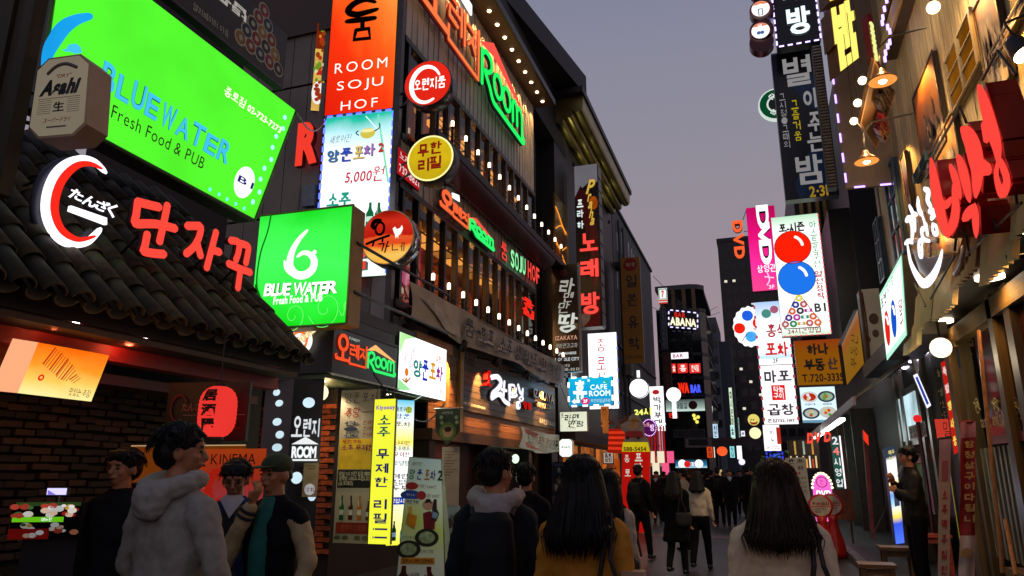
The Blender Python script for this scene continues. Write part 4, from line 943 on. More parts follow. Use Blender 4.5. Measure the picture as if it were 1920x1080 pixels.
# balconies with railing lamps, louvred underside
for zb, zl in ((7.95, 8.62), (4.45, 5.12)):
    MB().box((-5.97, Ya + .6, zb), (-5.48, 21.6, zb + .12)).build('balcony_floor', D('#151312', .5), ob)
    MB().box((-5.56, Ya + .6, zb + .12), (-5.50, 21.6, zb + .2)).build('balcony_edge', D('#0e0c0c', .5), ob)
    for q in range(3): MB().tube([(-5.53, Ya + .6, zb + .2 + q * .13), (-5.53, 21.6, zb + .2 + q * .13)], .009, 5).build('rail', BLACK, ob)
    for i in range(14):
        y = 11.75 + i * .73
        ps = MB().box((-5.555, y - .02, zb + .12), (-5.505, y + .02, zl - .12)).build('post', BLACK, ob)
        MB().lathe((-5.53, y, zl - .12), [(.028, 0), (.034, .03), (.034, .05)], 10).build('lamp_base', BLACK, ps)
        MB().lathe((-5.53, y, zl - .07), [(.03, 0), (.036, .02), (.036, .12), (.02, .14)], 10).build('lamp_shade', E('#ffe8c8', 3.6), ps)
for i in range(16):  # curved louvre apron under the upper balcony
    t = i / 15; z = 7.95 - t * .36; x = -5.5 - .30 * t ** 1.6
    lv = MB().box((x - .05, Ya + .4, z - .014), (x, 20.4, z + .004)).build('louvre', D('#5a1c1c', .25, .5, .5, .35), ob)
# end wall facing the camera
for i in range(9):
    x = -6.02 - i * .42
    for (z0, z1) in ((3.9, 6.4), (6.45, 9.2), (9.25, 14)):
        MB().box((x - .405, Ya - .06, z0), (x, Ya - .01, z1)).build('siding_panel', D('#8a847c' if i < 1 else '#6a6258', .5, .2, .2, 1.2), ob)
MB().box((-10.2, 11.0, 10.4), (-7.05, 11.05, 15)).build('brown_panel', D('#3c2410', .5, 0, .3, 1), ob)
MB().box((-6.1, 10.98, 3.9), (-5.98, 11.1, 12.9)).build('corner_trim', D('#4a4744', .4, .4), ob)
a, b = ony((571, 350), 11), ony((591, 386), 11); MB().box((a.x, 10.95, b.z), (b.x, 11.04, a.z)).build('junction_box', D('#5c6068', .5, .2), ob)
# soffit with downlights, siding washed warm
MB().box((-6.0, Ya - .2, 12.92), (-5.35, Yb + .1, 13.0)).build('eave_soffit', D('#4a3420', .5), ob)
MB().box((-5.37, Ya - .2, 12.9), (-5.30, Yb + .1, 13.1)).build('eave_trim', D('#1c1a18', .4), ob)
for i in range(15):
    y = 11.2 + i * .6
    dl = MB().lathe((-5.62, y, 12.895), [(.045, 0), (.055, .03)], 12).build('downlight', E('#ffd8a8', 9), ob)
    lamp((-5.74, y, 12.82), 150, (1, .55, .18), .03, 'SPOT', (-.22, 0, -1), 70, parent=ob)
# dark flared roof over it and the next building
zr_ = 15.0
A_, B_, C_2 = onz((1100, 180), zr_), onz((950, 0), zr_), onz((1180, 375), zr_)
q_ = B_ + (B_ - A_) * .8
m = MB(); pts = [(A_.x, A_.y), (q_.x, q_.y), (q_.x - 5, q_.y), (-9, A_.y)]
n_ = len(pts); m.add([(x, y, zr_) for x, y in pts] + [(x, y, zr_ + .8) for x, y in pts], [tuple(range(n_)), tuple(range(2*n_-1, n_-1, -1))] + [(i, (i+1) % n_, n_+(i+1) % n_, n_+i) for i in range(n_)])
m.build('flared_roof', D('#0c0d0f', .6), ob)
MB().box((-14, Ya, 12.95), (-6.0, 24, zr_)).build('attic', D('#0e0d0c', .7), ob)

s = Sign('rooftop_neon_sign', 'huge orange and green neon words high on the grey panels below the eave', 'sign', (803, -60), (975, 262), x=-5.92, d=0, back=False, P=[Vector(v) for v in ((-5.92, 11.4, 12.6), (-5.92, 18.25, 12.6), (-5.92, 18.25, 10.75), (-5.92, 11.4, 10.75))])
room_logo(s, 0, 0, 1, 1, E('#ff7a44', 1.05), E('#22ff66', 1.1), E('#ff5548', 1.05), .06, back=(D('#8c1c10', .4), D('#0a120c', .5)), n=.12)
s.poly([(.22, .0), (.38, .02), (.38, .17), (.24, .14)], E('#ffffff', 1.6), 'white_tag', n=.16, th=.04)
s = Sign('mid_neon_sign', 'orange and green neon words between the two window bands', 'sign', (822, 352), (922, 472), x=-5.92, d=0, back=False)
room_logo(s, 822, 350, 922, 472, E('#ff6a3a', 1.0), E('#30ff70', 1.0), E('#ff5548', 1.0), .042, back=(D('#5a140c', .4), D('#0a200c', .5)), n=.07)
s.poly([(842, 362), (855, 367), (856, 379), (843, 371)], E('#ffffff', 1.4), 'white_tag', n=.08, th=.02)
s = Sign('soju_neon_sign', 'red and green neon letters spelling a bar menu past the mid neon words', 'sign', (934, 448), (1007, 532), x=-5.92, d=0, back=False)
KR = E('#ff4a40', 1.0); KG = E('#9affb0', 1.0)
s.text('룸', 934, 450, 947, 493, KR, .02, th=.04, side=D('#3a0c0a'), n=.05, name='letter')
for ch, a, b in (('S', (953, 466), (960, 505)), ('O', (961, 471), (968, 511)), ('J', (969, 478), (974, 514)), ('U', (975, 481), (981, 518))): s.text(ch, *a, *b, KG, .03, th=.04, side=D('#0c3a14'), n=.05, name='letter')
for ch, a, b in (('H', (985, 488), (992, 526)), ('O', (993, 495), (1000, 531)), ('F', (1001, 500), (1007, 536))): s.text(ch, *a, *b, KR, .03, th=.04, side=D('#3a0c0a'), n=.05, name='letter')
s = Sign('small_red_neon', 'small red vertical neon hangul at the end of the lower window band', 'sign', (979, 553), (1000, 600), x=-5.85, d=0, back=False)
s.text('중', 0, 0, 1, .46, E('#ff2a1c', 1.1), .03, th=.03, name='letter'); s.text('심', 0, .52, 1, 1, E('#ff2a1c', 1.1), .03, th=.03, name='letter')
s = Sign('red_side_sign', 'red slanted strip sign with white phone print behind the round yellow sign', 'sign', (746, 272), (787, 360), x=-5.9, d=.05, face=E('#c81c20', .7, .2), quad=((746, 272), (787, 312), (787, 362), (746, 322)))
s.text('노래주점', .05, .1, .95, .4, E('#ffd8d8', .9, 0, False), .02); s.text('732-8821', .05, .6, .95, .9, E('#ffd8d8', .9, 0, False), .02)
# planter greenery and small red flowers on the corner roof
pl = empty('roof_plant', (-5.9, 11.6, 3.9), 'small leafy plant with red flowers on the corner shop roof', 'plant')
MB().lathe((-5.9, 11.6, 3.88), [(.1, 0), (.14, .3), (.15, .32)], 12).build('pot', D('#3a2a20'), pl)
for i in range(70):
    a = random.uniform(0, 6.28); r_ = random.uniform(.03, .45); c0 = Vector((-5.9 + r_ * math.cos(a) * .6, 11.6 + r_ * math.sin(a), 4.35 + random.uniform(-.15, .35)))
    d1 = Vector((random.uniform(-1, 1), random.uniform(-1, 1), random.uniform(-.5, 1))).normalized() * .09; d2 = d1.orthogonal().normalized() * .03
    MB().add([c0, c0 + d1 * .5 + d2, c0 + d1, c0 + d1 * .5 - d2], [(0, 1, 2, 3)]).build('leaf', D('#1c3a18' if i % 5 else '#a01828', .6), pl)
MB().tube([(-5.9, 11.6, 4.1), (-5.88, 11.62, 4.45)], .015, 5).build('stem', D('#2a2418'), pl)

# ================================================================== stacked corner signs
s = Sign('tall_red_sign', 'tall red and orange lightbox lettered in white capitals on the building corner', 'sign', (612, -150), (744, 208), y=10.85, az=84, quad=((632, -150), (750, -175), (740, 203), (612, 215)), d=.75,
         face=GRAD(((0, '#e8200a'), (.3, '#ff3810'), (.5, '#ff6a20'), (.72, '#ff9a40'), (1, '#ff4030')), 1.0, .35, True, .3), cab=D('#6a645c', .45, .4))
BK = E('#180604', .2, 0, False)
s.stroke([(703, 4), (685, 0), (664, 8), (653, 22), (668, 28), (690, 23), (707, 18)], .07, BK, n=.01, name='brush_stroke', rr=(.5, 1.1))
s.stroke([(650, 41), (675, 38), (704, 34)], .06, BK, n=.01, name='brush_stroke', rr=(.6, 1.1)); s.stroke([(680, 38), (680, 56)], .05, BK, n=.01, name='brush_stroke', smooth=False)
s.stroke([(668, 57), (692, 54), (694, 72), (664, 75), (668, 57)], .045, BK, n=.01, name='brush_stroke', smooth=False)
for t, a, b in (('ROOM', (629, 120), (726, 126)), ('SOJU', (633, 154), (718, 165)), ('HOF', (640, 191), (708, 200))):
    (ua, va), (ub, vb) = s.uv(a), s.uv(b); va = va; s.text(t, ua, va, ub, vb, E('#fff8ee', 1.3), -.004, space=1.15)
MB().add([s.pt(0, .0, -.02) + Vector((-.015, 0, 0)), s.pt(0, .0, -.72) + Vector((-.015, 0, 0)), s.pt(0, 1, -.72) + Vector((-.015, 0, 0)), s.pt(0, 1, -.02) + Vector((-.015, 0, 0))], [(0, 1, 2, 3)]).build('side_panel', D('#80603c'), s.root)
f = Sign('food_photo_panel', 'narrow lit panel of fried food photos beside the tall red sign', 'sign', (590, -60), (611, 212), y=11.0, d=.03, az=62, face=E('#f0c060', .9, .3), quad=((592, 50), (612, 38), (608, 216), (586, 200)))
for i in range(26): f.disc(random.uniform(.15, .85), random.uniform(.04, .75), random.uniform(.03, .08), E(random.choice(('#e88820', '#c83018', '#f8d060', '#70a028', '#a04010', '#f0e0c0')), .85, 0, False), 'food_print', k=9, sx=.7)
f.rect(.0, .0, 1, .3, E('#8a2c10', .7, .5, False), 'meat_print', n=.002); f.disc(.5, .8, .2, E('#f4f0e8', 1, 0, False), 'plate_print', sx=.6, sy=1.3); 
for i in range(10): f.disc(.5 + random.uniform(-.2, .2), .8 + random.uniform(-.1, .1), .045, E('#b03818', .8, 0, False), 'food_print', n=.02, k=8)

s = Sign('led_price_sign', 'white and blue lightbox price sign edged with blue lights below the tall red sign', 'sign', (606, 215), (733, 480), y=10.9, az=84, quad=((606, 222), (736, 206), (726, 520), (594, 520)), d=.7,
         face=GRAD(((0, '#e8fff0'), (.5, '#ffffff'), (.72, '#ffffff'), (.88, '#b8e4f0'), (.97, '#28b8a0'), (1, '#18a890')), 1.25, .0, True, .14), cab=D('#5c5a56', .4, .4))
s.leds(E('#5060ff', 3.0), .19, (.12, .04), edges='tlr')
for ch, a, b, c1 in (('양', (616, 284), (636, 305), '#2a6ca8'), ('푼', (640, 280), (661, 303), '#2c48c0'), ('포', (664, 277), (684, 298), '#e0c060'), ('차', (684, 272), (704, 293), '#a868c0'), ('2', (711, 270), (721, 286), '#c83020')):
    s.text(ch, *a, *b, E('#70788c', .7, 0, False), .06, name='letter_shadow', n=.012); s.text(ch, a[0]-1, a[1]-1, b[0]-1, b[1]-1, E(c1, 1, 0, False), .03, name='letter', n=.02)
s.text('새로워진', 619, 256, 659, 266, E('#303040', .6, 0, False), .0, shear=.3)
s.text('5,000원', 648, 318, 721, 340, E('#c83048', 1, 0, False), .02, shear=.15); s.text('소주', 614, 364, 658, 384, E('#20a088', 1, 0, False), .05)
s.disc(690, 250, .14, E('#d8c850', 1, .1, False), 'bowl_print', sx=1.1, sy=.8); s.disc(690, 245, .13, E('#f0e8a0', 1.1, 0, False), 'soup_print', sx=1.1, sy=.3)
s.stroke([(703, 246), (712, 240), (712, 232)], .012, E('#303030', .5, 0, False), n=.012, name='ink_line'); s.stroke([(672, 246), (668, 250), (673, 254)], .012, E('#303030', .5, 0, False), n=.012, name='ink_line')
for u in (694, 710): bottle(s, s.uv((u, 400))[0], s.uv((u, 380))[1], s.uv((u, 425))[1], .075, E('#18784a', .7, 0, False), E('#c8f0d8', 1, 0, False))
s.stroke([(.78, .02), (.86, .2), (.97, .45)], .02, E('#70d8b0', 1.2, 0, False), n=.006, name='swoosh_print'); s.stroke([(.6, .02), (.8, .12), (.98, .2)], .008, E('#f0fff8', 1.3, 0, False), n=.008, name='swoosh_print')
lamp(s.pt(.5, .5, .6), 26, (.75, .85, 1), .4, parent=s.root)
# red letters at its flanks
s = Sign('red_side_letter', 'red channel letter R beside the blue edged price sign', 'sign', (568, 238), (602, 312), y=11.0, d=0, back=False)
s.text('R', 0, 0, 1, 1, E('#ff4030', .9), .06, th=.12, side=D('#5a100c', .4), n=.1, name='letter')
s = Sign('red_side_letter', 'red channel letter F between the green lightbox and round rooster sign', 'sign', (673, 474), (691, 533), y=11.0, d=0, back=False)
s.text('F', 0, 0, 1, 1, E('#ff4438', .95), .05, th=.1, side=D('#5a100c', .4), n=.1, name='letter')
# strip poster in the gap
s = Sign('small_lit_poster', 'small striped lit poster beside the red letter F', 'poster', (697, 498), (709, 548), y=11.3, d=.02, face=E('#b8b0c0', .9, .2))
for i in range(5): s.rect(.1, .06 + i * .19, .9, .16 + i * .19, E(('#902030', '#404060')[i % 2], .6, 0, False), 'print_line')

# ---- three round projecting signs
def round_sign(name, label, px, rpx, y, face, depth=.3, rim=D('#50504c', .25, .8), x_wall=-5.98):
    s = Sign(name, label, 'sign', (px[0]-rpx, px[1]-rpx), (px[0]+rpx, px[1]+rpx), y=y, az=86, d=0, back=False)
    c0 = s.pt(.5, .5); r_ = (s.w + s.h) / 4
    MB().lathe(c0, [(r_ * .96, -depth), (r_, -depth + .02), (r_, -.01), (r_ * .985, .01), (r_ * .95, .012)], 36, axis=s.N).build('drum', rim, s.root, smooth=True)
    s.disc(.5, .5, r_ * .96, face, 'face', n=.016, k=40, ); s.r = r_
    for dz in (-.3, .3):
        p = c0 + s.U * (-r_ * .8) - s.N * depth / 2 + Vector((0, 0, dz * r_)); s.arm(p, Vector((min(x_wall, p.x - .2), p.y + .3, p.z)), .022)
    return s
s = round_sign('round_sign', 'round red sign with white arc round white hangul', (803, 157), 40, 10.6, E('#e82818', 1.0, .1))
s.stroke(s.ell(.47, .53, .33, .36, 330, 60), .045, WH, n=.02, name='white_arc', rr=(.5, 1.1)); s.text('오렌지룸', .20, .42, .92, .66, WH, .03, n=.05)
s.poly([(.62, .24), (.68, .14), (.72, .2), (.66, .26)], E('#f0b020', 1, 0, False), 'leaf_print'); s.poly([(.7, .24), (.78, .16), (.84, .16), (.76, .26)], E('#80c030', 1, 0, False), 'leaf_print')
s = round_sign('round_sign', 'round yellow sign with four dark red hangul letters', (808, 298), 41, 10.6, E('#d8b818', .95, .25), rim=D('#201c14', .4))
s.disc(.5, .5, s.r * .97, E('#fff0a0', 1.3), 'bright_rim', r2=s.r * .90, n=.02, k=40)
for ch, u, v in (('무', .22, .2), ('한', .5, .17), ('리', .24, .5), ('필', .5, .47)): s.text(ch, u, v, u + .25, v + .26, E('#9a2414', .7, 0, False), .05, name='letter', n=.03)
s.arm(s.pt(.15, .8, -.15), s.pt(.9, .98, -.3), .02)
s = round_sign('round_sign', 'round sunset coloured sign with black brush hangul and white rooster, steel drum', (728, 446), 48, 9.6, GRAD(((0, '#ffb040'), (.16, '#f8c860'), (.3, '#f89838'), (.36, '#e04a20'), (.5, '#e85a28'), (.54, '#b81a10'), (.8, '#d02c18'), (1, '#8c1008')), 1.0, -.0, True, .22), rim=D('#9a9a98', .15, 1., .3, 3))
s.disc(.5, .5, s.r * .98, D('#d8b878', .3, .6), 'rim_edge', r2=s.r * .945, n=.02, k=40)
s.stroke([(.27, .33), (.22, .28), (.26, .2), (.36, .2)], .04, BK, n=.03, name='brush_stroke'); s.stroke(s.ell(.36, .34, .08, .11, 200, 520), .022, BK, n=.03, name='brush_stroke')
s.stroke([(.12, .6), (.3, .54), (.54, .48)], .022, BK, n=.03, name='brush_stroke'); s.stroke([(.26, .56), (.24, .64)], .018, BK, n=.03, name='brush_stroke'); s.stroke([(.42, .5), (.42, .58)], .018, BK, n=.03, name='brush_stroke')
s.text('가', .34, .58, .56, .78, BK, .02, n=.03, shear=.2); s.text('네', .60, .62, .83, .78, BK, .0, n=.03)
s.poly([(.60, .36), (.64, .33), (.68, .38), (.74, .36), (.77, .31), (.79, .38), (.76, .46), (.71, .50), (.71, .56), (.69, .50), (.66, .55), (.65, .48), (.62, .42)], E('#fff4e8', 1.2, 0, False), 'rooster_print', n=.03)
# ================================================================== izakaya front with plank wall
iz = empty('izakaya_front', (-6, 16, 0), 'timber fronted noodle bar with spotlit plank fascia', 'building')
MB().box((-9, 12.66, 0), (-6.35, 21.95, 4.2)).build('core', D('#120c08', .8), iz)
WD = WOOD('#8a5a34', .55, 'y'); WD2 = WOOD('#4a3a28', .6, 'y'); WP = WOOD('#a08048', .55, 'z')
k0 = None
for r_ in range(12):
    z = 2.42 + r_ * .15
    for sg in range(3):
        a = 12.7 + sg * 3.08; b = a + 3.06
        if k0 is None: k0 = MB().box((-6.04, a, 2.42), (-6.0, b, 2.562)).build('plank', WD, iz); o = k0
        else: o = k0.copy(); COL.objects.link(o); o.parent = iz
        o.location = (random.uniform(-.006, .004), sg * 3.08, r_ * .15)
for y in (13.35, 14.1): MB().box((-6.0, y, 2.42), (-5.93, y + .18, 4.2)).build('post', WP, iz)
for y in (12.75, 15.9, 19.1, 21.7): MB().box((-6.3, y, 0), (-5.98, y + .26, 2.4)).build('post', WOOD('#2a1c10', .6), iz)
MB().box((-6.3, 12.7, 2.2), (-5.9, 21.95, 2.41)).build('lintel', WOOD('#4a3018', .6, 'y'), iz)
MB().box((-6.34, 12.9, .3), (-6.30, 15.9, 2.2)).build('door_panel', D('#3a1810', .5, 0, .3), iz)
MB().box((-6.29, 13.2, 1.2), (-6.27, 14.9, 2.15)).build('red_panel', D('#8c1a10', .5), iz)
for i in range(4):
    y = 16.3 + i * .68
    f = MB().box((-6.28, y, .9), (-6.24, y + .6, 2.15)).build('window', WOOD('#1c140c', .6), iz); MB().add([(-6.235, y + .05, .95), (-6.235, y + .55, .95), (-6.235, y + .55, 2.1), (-6.235, y + .05, 2.1)], [(0, 1, 2, 3)]).build('pane', D('#2a2420', .15), f)
for y in (16.7, 17.5, 18.3): MB().ball((-6.1, y, 1.95), .1, 12, sc3=(1, 1, 1.2)).build('lantern', E('#d8ffd8', 1.4), iz)
MB().box((-6.0, 21.3, 0), (-5.95, 21.95, 2.2)).build('blue_post', D('#0c0c30', .4), iz)
MB().box((-6.3, 12.6, 4.2), (-5.9, 21.95, 4.28)).build('cap', D('#1a1410', .6), iz)
s = Sign('noodle_bar_board', 'long dark plank board with white brush hangul and raised wooden capitals', 'sign', (866, 666), (1040, 806), x=-5.97, d=.03, cab=WOOD('#2c2218', .6, 'y'), quad=((866, 664), (1040, 737), (1040, 806), (866, 768)))
pb = None
for i in range(8): s.rect(.0, i / 8 + .004, 1, (i + 1) / 8 - .004, WOOD('#46392a', .5, 'y'), 'plank', n=.02, th=.018)
W2 = E('#f4f4ff', 1.25); SR = D('#302c40', .5)
for st, r_ in (([(913, 708), (925, 707), (932, 718), (925, 730), (916, 738), (914, 747)], .07), ([(914, 747), (926, 740), (934, 744)], .06), ([(938, 716), (936, 745)], .05), ([(932, 730), (942, 733)], .04), ([(930, 738), (938, 752), (947, 758)], .06), ([(947, 722), (948, 750)], .05),
               ([(950, 722), (957, 724), (957, 738), (950, 736), (950, 722)], .035), ([(961, 728), (960, 738)], .03), ([(951, 744), (958, 744), (962, 741)], .04), ([(964, 722), (968, 736), (972, 738)], .05), ([(973, 730), (972, 744)], .05), ([(966, 748), (970, 752), (974, 748), (970, 744), (966, 748)], .03)):
    s.stroke(st, r_ * 1.15, D('#403c48', .5), n=.05, name='letter_return'); s.stroke(st, r_, W2, n=.11, name='brush_letter')
s.text('또', 898, 694, 907, 726, E('#d01818', .9), .05, n=.14, th=.12, side=D('#7a0c0c', .35), name='letter')
s.disc(967, 760, .11, W2, 'white_disc', n=.1, th=.06); s.disc(967, 760, .05, E('#2040b0', .8), 'blue_dot', n=.11); s.text('땅땅', 973, 752, 988, 770, E('#e01c14', .9), .06, n=.1, th=.06, side=D('#500808'))
s.text('IZAKAYA', 994, 728, 1032, 757, D('#d8b070', .4, 0, .1), .02, n=.08, th=.06, side=D('#4a3018')); s.text('생라멘과교자', 1000, 752, 1027, 770, D('#c8b898', .4), .03, n=.07, th=.04, side=D('#3a2818'))
s.text('JAPANESE NOODLE CITY', 996, 769, 1032, 782, D('#6a3028', .5), .02, n=.05); s.text('종로본점 722-3212', 1008, 784, 1038, 800, D('#d8d0c0', .5), .04, n=.05); s.text('체인본점 02-3209-3213', 865, 752, 906, 768, D('#e0dccc', .5), .05, n=.05)
# grey banner with bracket spotlights
s = Sign('grey_banner', 'long sagging grey cloth banner with outlined hangul under the railing lamps', 'banner', (770, 530), (1054, 712), x=-5.42, quad=((768, 528), (1054, 684), (1050, 722), (766, 596)), keep=True, d=0, back=False)
BM = D('#a89a88', .7, 0, .2, 2); n_ = 26; m = MB()
for i in range(n_ + 1):
    u = i / n_
    for j in range(7):
        v = j / 6; m.v.append(tuple(s.pt(u, v + .05 * math.sin(u * math.pi * 3) * (v), .03 * math.sin(u * 31 + v * 3) + .04 * math.sin(u * 9 + v * 2) + .05 * v * math.sin(u * 14))))
for i in range(n_):
    for j in range(6): m.f.append((i*7+j, (i+1)*7+j, (i+1)*7+j+1, i*7+j+1))
m.m = [0] * len(m.f); m.build('cloth', BM, s.root, smooth=True)
OL, IN = D('#e0d4c4', .6), D('#2c2420', .6)
for ch, a, b in (('룸', .225, .275), ('호', .305, .35), ('프', .35, .395), ('소', .425, .475), ('주', .475, .52), ('생', .545, .58), ('과', .58, .615), ('일', .615, .645), ('소', .65, .685), ('주', .685, .72), ('스', .735, .76), ('포', .76, .785), ('츠', .785, .81), ('중', .83, .85), ('계', .85, .87), ('단', .885, .9), ('체', .90, .915), ('환', .93, .945), ('영', .945, .96)):
    s.text(ch, a, .24, b, .84, OL, .07, n=.09, name='letter_outline'); s.text(ch, a, .24, b, .84, IN, .03, n=.10, name='letter')
s.poly([(.03, .35), (.08, .25), (.2, .62), (.21, .95), (.14, .95), (.09, .6)], D('#a89c8c', .6, 0, .3), 'hand_print', n=.085); s.rect(.965, .1, 1, .9, D('#a09488', .7), 'patch', n=.09)
s.stroke([(0, 0), (1, 0)], .014, D('#807868', .6), n=0, name='rope', smooth=False)
for i, p in enumerate(((868, 648), (932, 678), (988, 703), (1038, 716))):
    q = onx(p, -5.5)
    f = empty('spotlight', q, ('black bracket spotlight nearest the white lightbox over the plank board', 'black bracket spotlight above the first white brush letters', 'black bracket spotlight above the wooden capitals', 'black bracket spotlight at the far end of the plank board')[i], 'spotlight', 'spotlights over the plank board')
    MB().lathe(q, [(.05, -.12), (.085, -.04), (.1, .1), (.09, .11)], 14, axis=(-.55, 0, -.8)).build('housing', BLACK, f, smooth=True)
    MB().lathe(q + Vector((-.055, 0, -.085)), [(.07, -.005), (.07, .005)], 12, axis=(-.55, 0, -.8)).build('lens', E('#ffe0b0', 7), f)
    MB().tube([q, q + Vector((-.2, 0, .05)), Vector((-6.0, q.y, 4.15))], .018, 6).build('bracket', BLACK, f)
    lamp(q + Vector((-.06, 0, -.14)), 420, (1, .5, .16), .03, 'SPOT', (-.75, .1, -1), 80, parent=f)
# cloth sign at the door and neighbours
s = Sign('cloth_menu_banner', 'crumpled white and red cloth menu banner sagging by the noodle bar door', 'banner', (975, 800), (1052, 846), x=-5.8, quad=((976, 800), (1052, 816), (1048, 846), (976, 838)), keep=True, d=0, back=False)
m = MB()
for i in range(21):
    u = i / 20
    for j in range(5): v = j / 4; m.v.append(tuple(s.pt(u, v + .22 * math.sin(u * math.pi) * (.4 + v * .6), .06 * math.sin(u * 17 + v * 4))))
for i in range(20):
    for j in range(4): m.f.append((i*5+j, (i+1)*5+j, (i+1)*5+j+1, i*5+j+1))
m.m = [0] * len(m.f); m.build('cloth', E('#b0a894', .4, .3), s.root, smooth=True)  # cloth carries a faint glow in its material instead of falling light
s.poly([(.02, .05), (.35, .22), (.3, .42), (.05, .3)], D('#a02028', .5), 'red_print', n=.07); s.text('소고기라멘', .08, .35, .5, .85, D('#584820', .5), .03, n=.075, wob=.06); s.text('생라멘무한', .52, .38, .97, .95, D('#403818', .5), .05, n=.075, wob=.05); s.poly([(.02, .7), (.3, .95), (.5, 1.15), (.1, 1.0)], D('#a83848', .5), 'red_print', n=.07)
def oct_sign(name, label, tl, br, y, txt):
    s = Sign(name, label, 'sign', tl, br, y=y, d=0, back=False)
    m = MB(); a = [s.pt(u, v, 0) for u, v in oc]; b = [s.pt(u, v, -.2) for u, v in oc]
    m.add(a + b, [tuple(range(8)), tuple(range(15, 7, -1))] + [(i, (i+1) % 8, 8+(i+1) % 8, 8+i) for i in range(8)]).build('sign_box', D('#c8d0c0', .5), s.root)
    s.poly([(.5 + (u-.5)*.92, .5 + (v-.5)*.94) for u, v in oc], E('#f4fff4', 1.4), 'face', n=.006); s.text(txt, .12, .36, .88, .52, E('#182018', .3, 0, False), .02, shear=.3, n=.014); s.rect(.45, .62, .55, .68, E('#304030', .4, 0, False), 'mark'); return s
oct_sign('projecting_sign', 'small lit white octagonal beer sign beside the cloth menu banner', (1048, 823), (1074, 857), 21.0, 'Asahi')
s = Sign('poster', 'dark blue poster with white print beside the noodle bar entrance', 'poster', (1032, 866), (1060, 930), y=21.6, d=.03, face=D('#1c2a38', .5, 0, .4, 5)); s.text('생맥주', .2, .05, .9, .14, D('#7090c0'), .03); s.text('축', .45, .17, .75, .36, D('#a0b8c8'), .04); s.disc(.6, .55, .08, D('#8a7060'), 'face_print'); s.disc(.3, .75, .1, D('#a0a0a0'), 'print_shape')
s = Sign('paper_notice', 'cream paper notice on the red panel beside the noodle bar door', 'notice', (872, 812), (903, 836), x=-6.22, d=.02, face=D('#6a6458', .6)); s.text('메뉴안내', .1, .2, .9, .5, D('#2a2a2a'), .02)
s = Sign('calligraphy_sign', 'white lightbox with black brush hangul hung below the blue cafe sign', 'sign', (1050, 773), (1101, 808), y=21.4, d=.25, face=E('#e8ecd0', 1.0, .12), cab=D('#7a7c70', .5))
s.text('또', .03, .06, .15, .28, E('#701818', .5, 0, False), .02); s.text('라멘', .16, .12, .72, .5, INK, .03, shear=.2, wob=.05); s.text('만땅', .3, .48, .9, .8, INK, .03, shear=.2, wob=.05); s.text('주식회사땅', .25, .8, .6, .92, INK, .0)
s = Sign('led_cafe_sign', 'cyan cafe sign with white letters framed by dashed white lights', 'sign', (1063, 703), (1150, 757), y=22.2, quad=((1066, 710), (1149, 704), (1148, 758), (1067, 763)), d=.18, face=GRAD(((0, '#1898c8'), (.5, '#10a8e0'), (1, '#18c0e8')), 1.0, .1, True, .3), cab=D('#2a2458', .5))
s.leds(E('#ffffff', 1.8), .3, (.17, .06)); s.text('휴', .10, .08, .42, .78, E('#f0ffff', 1.3), .05, wob=.03); s.text('CAFÉ'.replace('É', 'E'), .5, .27, .88, .45, E('#f0ffff', 1.3), .02); s.rect(.8, .19, .84, .215, E('#f0ffff', 1.3), 'accent')
s.text('ROOM', .47, .48, .95, .68, E('#f0ffff', 1.3), .03); s.disc(.38, .84, .12, E('#e02878', .9, 0, False), 'pink_oval', sx=1.2, sy=.9); s.text('2F', .33, .78, .43, .90, E('#ffffff', 1.2, 0, False), .04); s.text('무한리필셀프바', .5, .77, .95, .9, E('#f0ffff', 1, 0, False), .0)
s.poly([(.06, .84), (.14, .74), (.14, .79), (.25, .79), (.25, .89), (.14, .89), (.14, .94)], E('#ffffff', 1.2, 0, False), 'arrow'); s.poly([(.1, .66), (.2, .74), (.3, .68), (.22, .82)], E('#50d050', .9, 0, False), 'leaf_print'); s.poly([(.78, .05), (.84, .16), (.94, .12), (.86, .26)], E('#30c090', .9, 0, False), 'leaf_print'); s.rect(.44, .08, .49, .16, E('#ffffff', 1, 0, False), 'seal')
lamp(s.pt(.5, .5, .5), 14, (.4, .7, 1), .3, parent=s.root)

# dark vertical noodle sign
s = Sign('vertical_dark_sign', 'tall dark vertical sign with chalky brush hangul and white capitals', 'sign', (1034, 496), (1084, 697), y=21.3, quad=((1032, 498), (1084, 494), (1090, 695), (1040, 700)), d=.22, face=D('#1a1614', .3, 0, .2, 2), cab=ALU)
CH = E('#b8b4a8', .8, .15, False)
s.text('라', .25, .14, .85, .28, CH, .03, shear=.2, wob=.04, name='letter'); s.text('멘', .42, .27, .82, .36, CH, .02, shear=.2, name='letter'); s.text('만', .22, .36, .66, .46, CH, .02, shear=.2, name='letter'); s.text('땅', .2, .47, .95, .64, E('#d8dcd0', .9, .1, False), .04, shear=.15, wob=.04, name='letter')
s.text('IZAKAYA', .1, .67, .9, .71, E('#d8a080', .8, 0, False), .03); s.text('생라멘과교자', .1, .74, .9, .785, CH, .02, shear=.2); s.text('JAPANESE', .2, .82, .85, .85, E('#d0d8d8', .9, 0, False), .03); s.text('NOODLE CITY', .08, .87, .95, .90, E('#d0d8d8', .9, 0, False), .03); s.text('체인본점', .3, .93, .6, .955, CH, .03); s.text('710-3212', .3, .965, .95, .99, CH, .03)
s.disc(.45, .08, .13, D('#4a1210', .5), 'crest'); s.rect(.78, .56, .92, .62, D('#8a8478'), 'seal'); s.rect(.95, 0, 1, 1, D('#7a7a78', .3, .6), 'edge_strip', n=.02, th=.02)

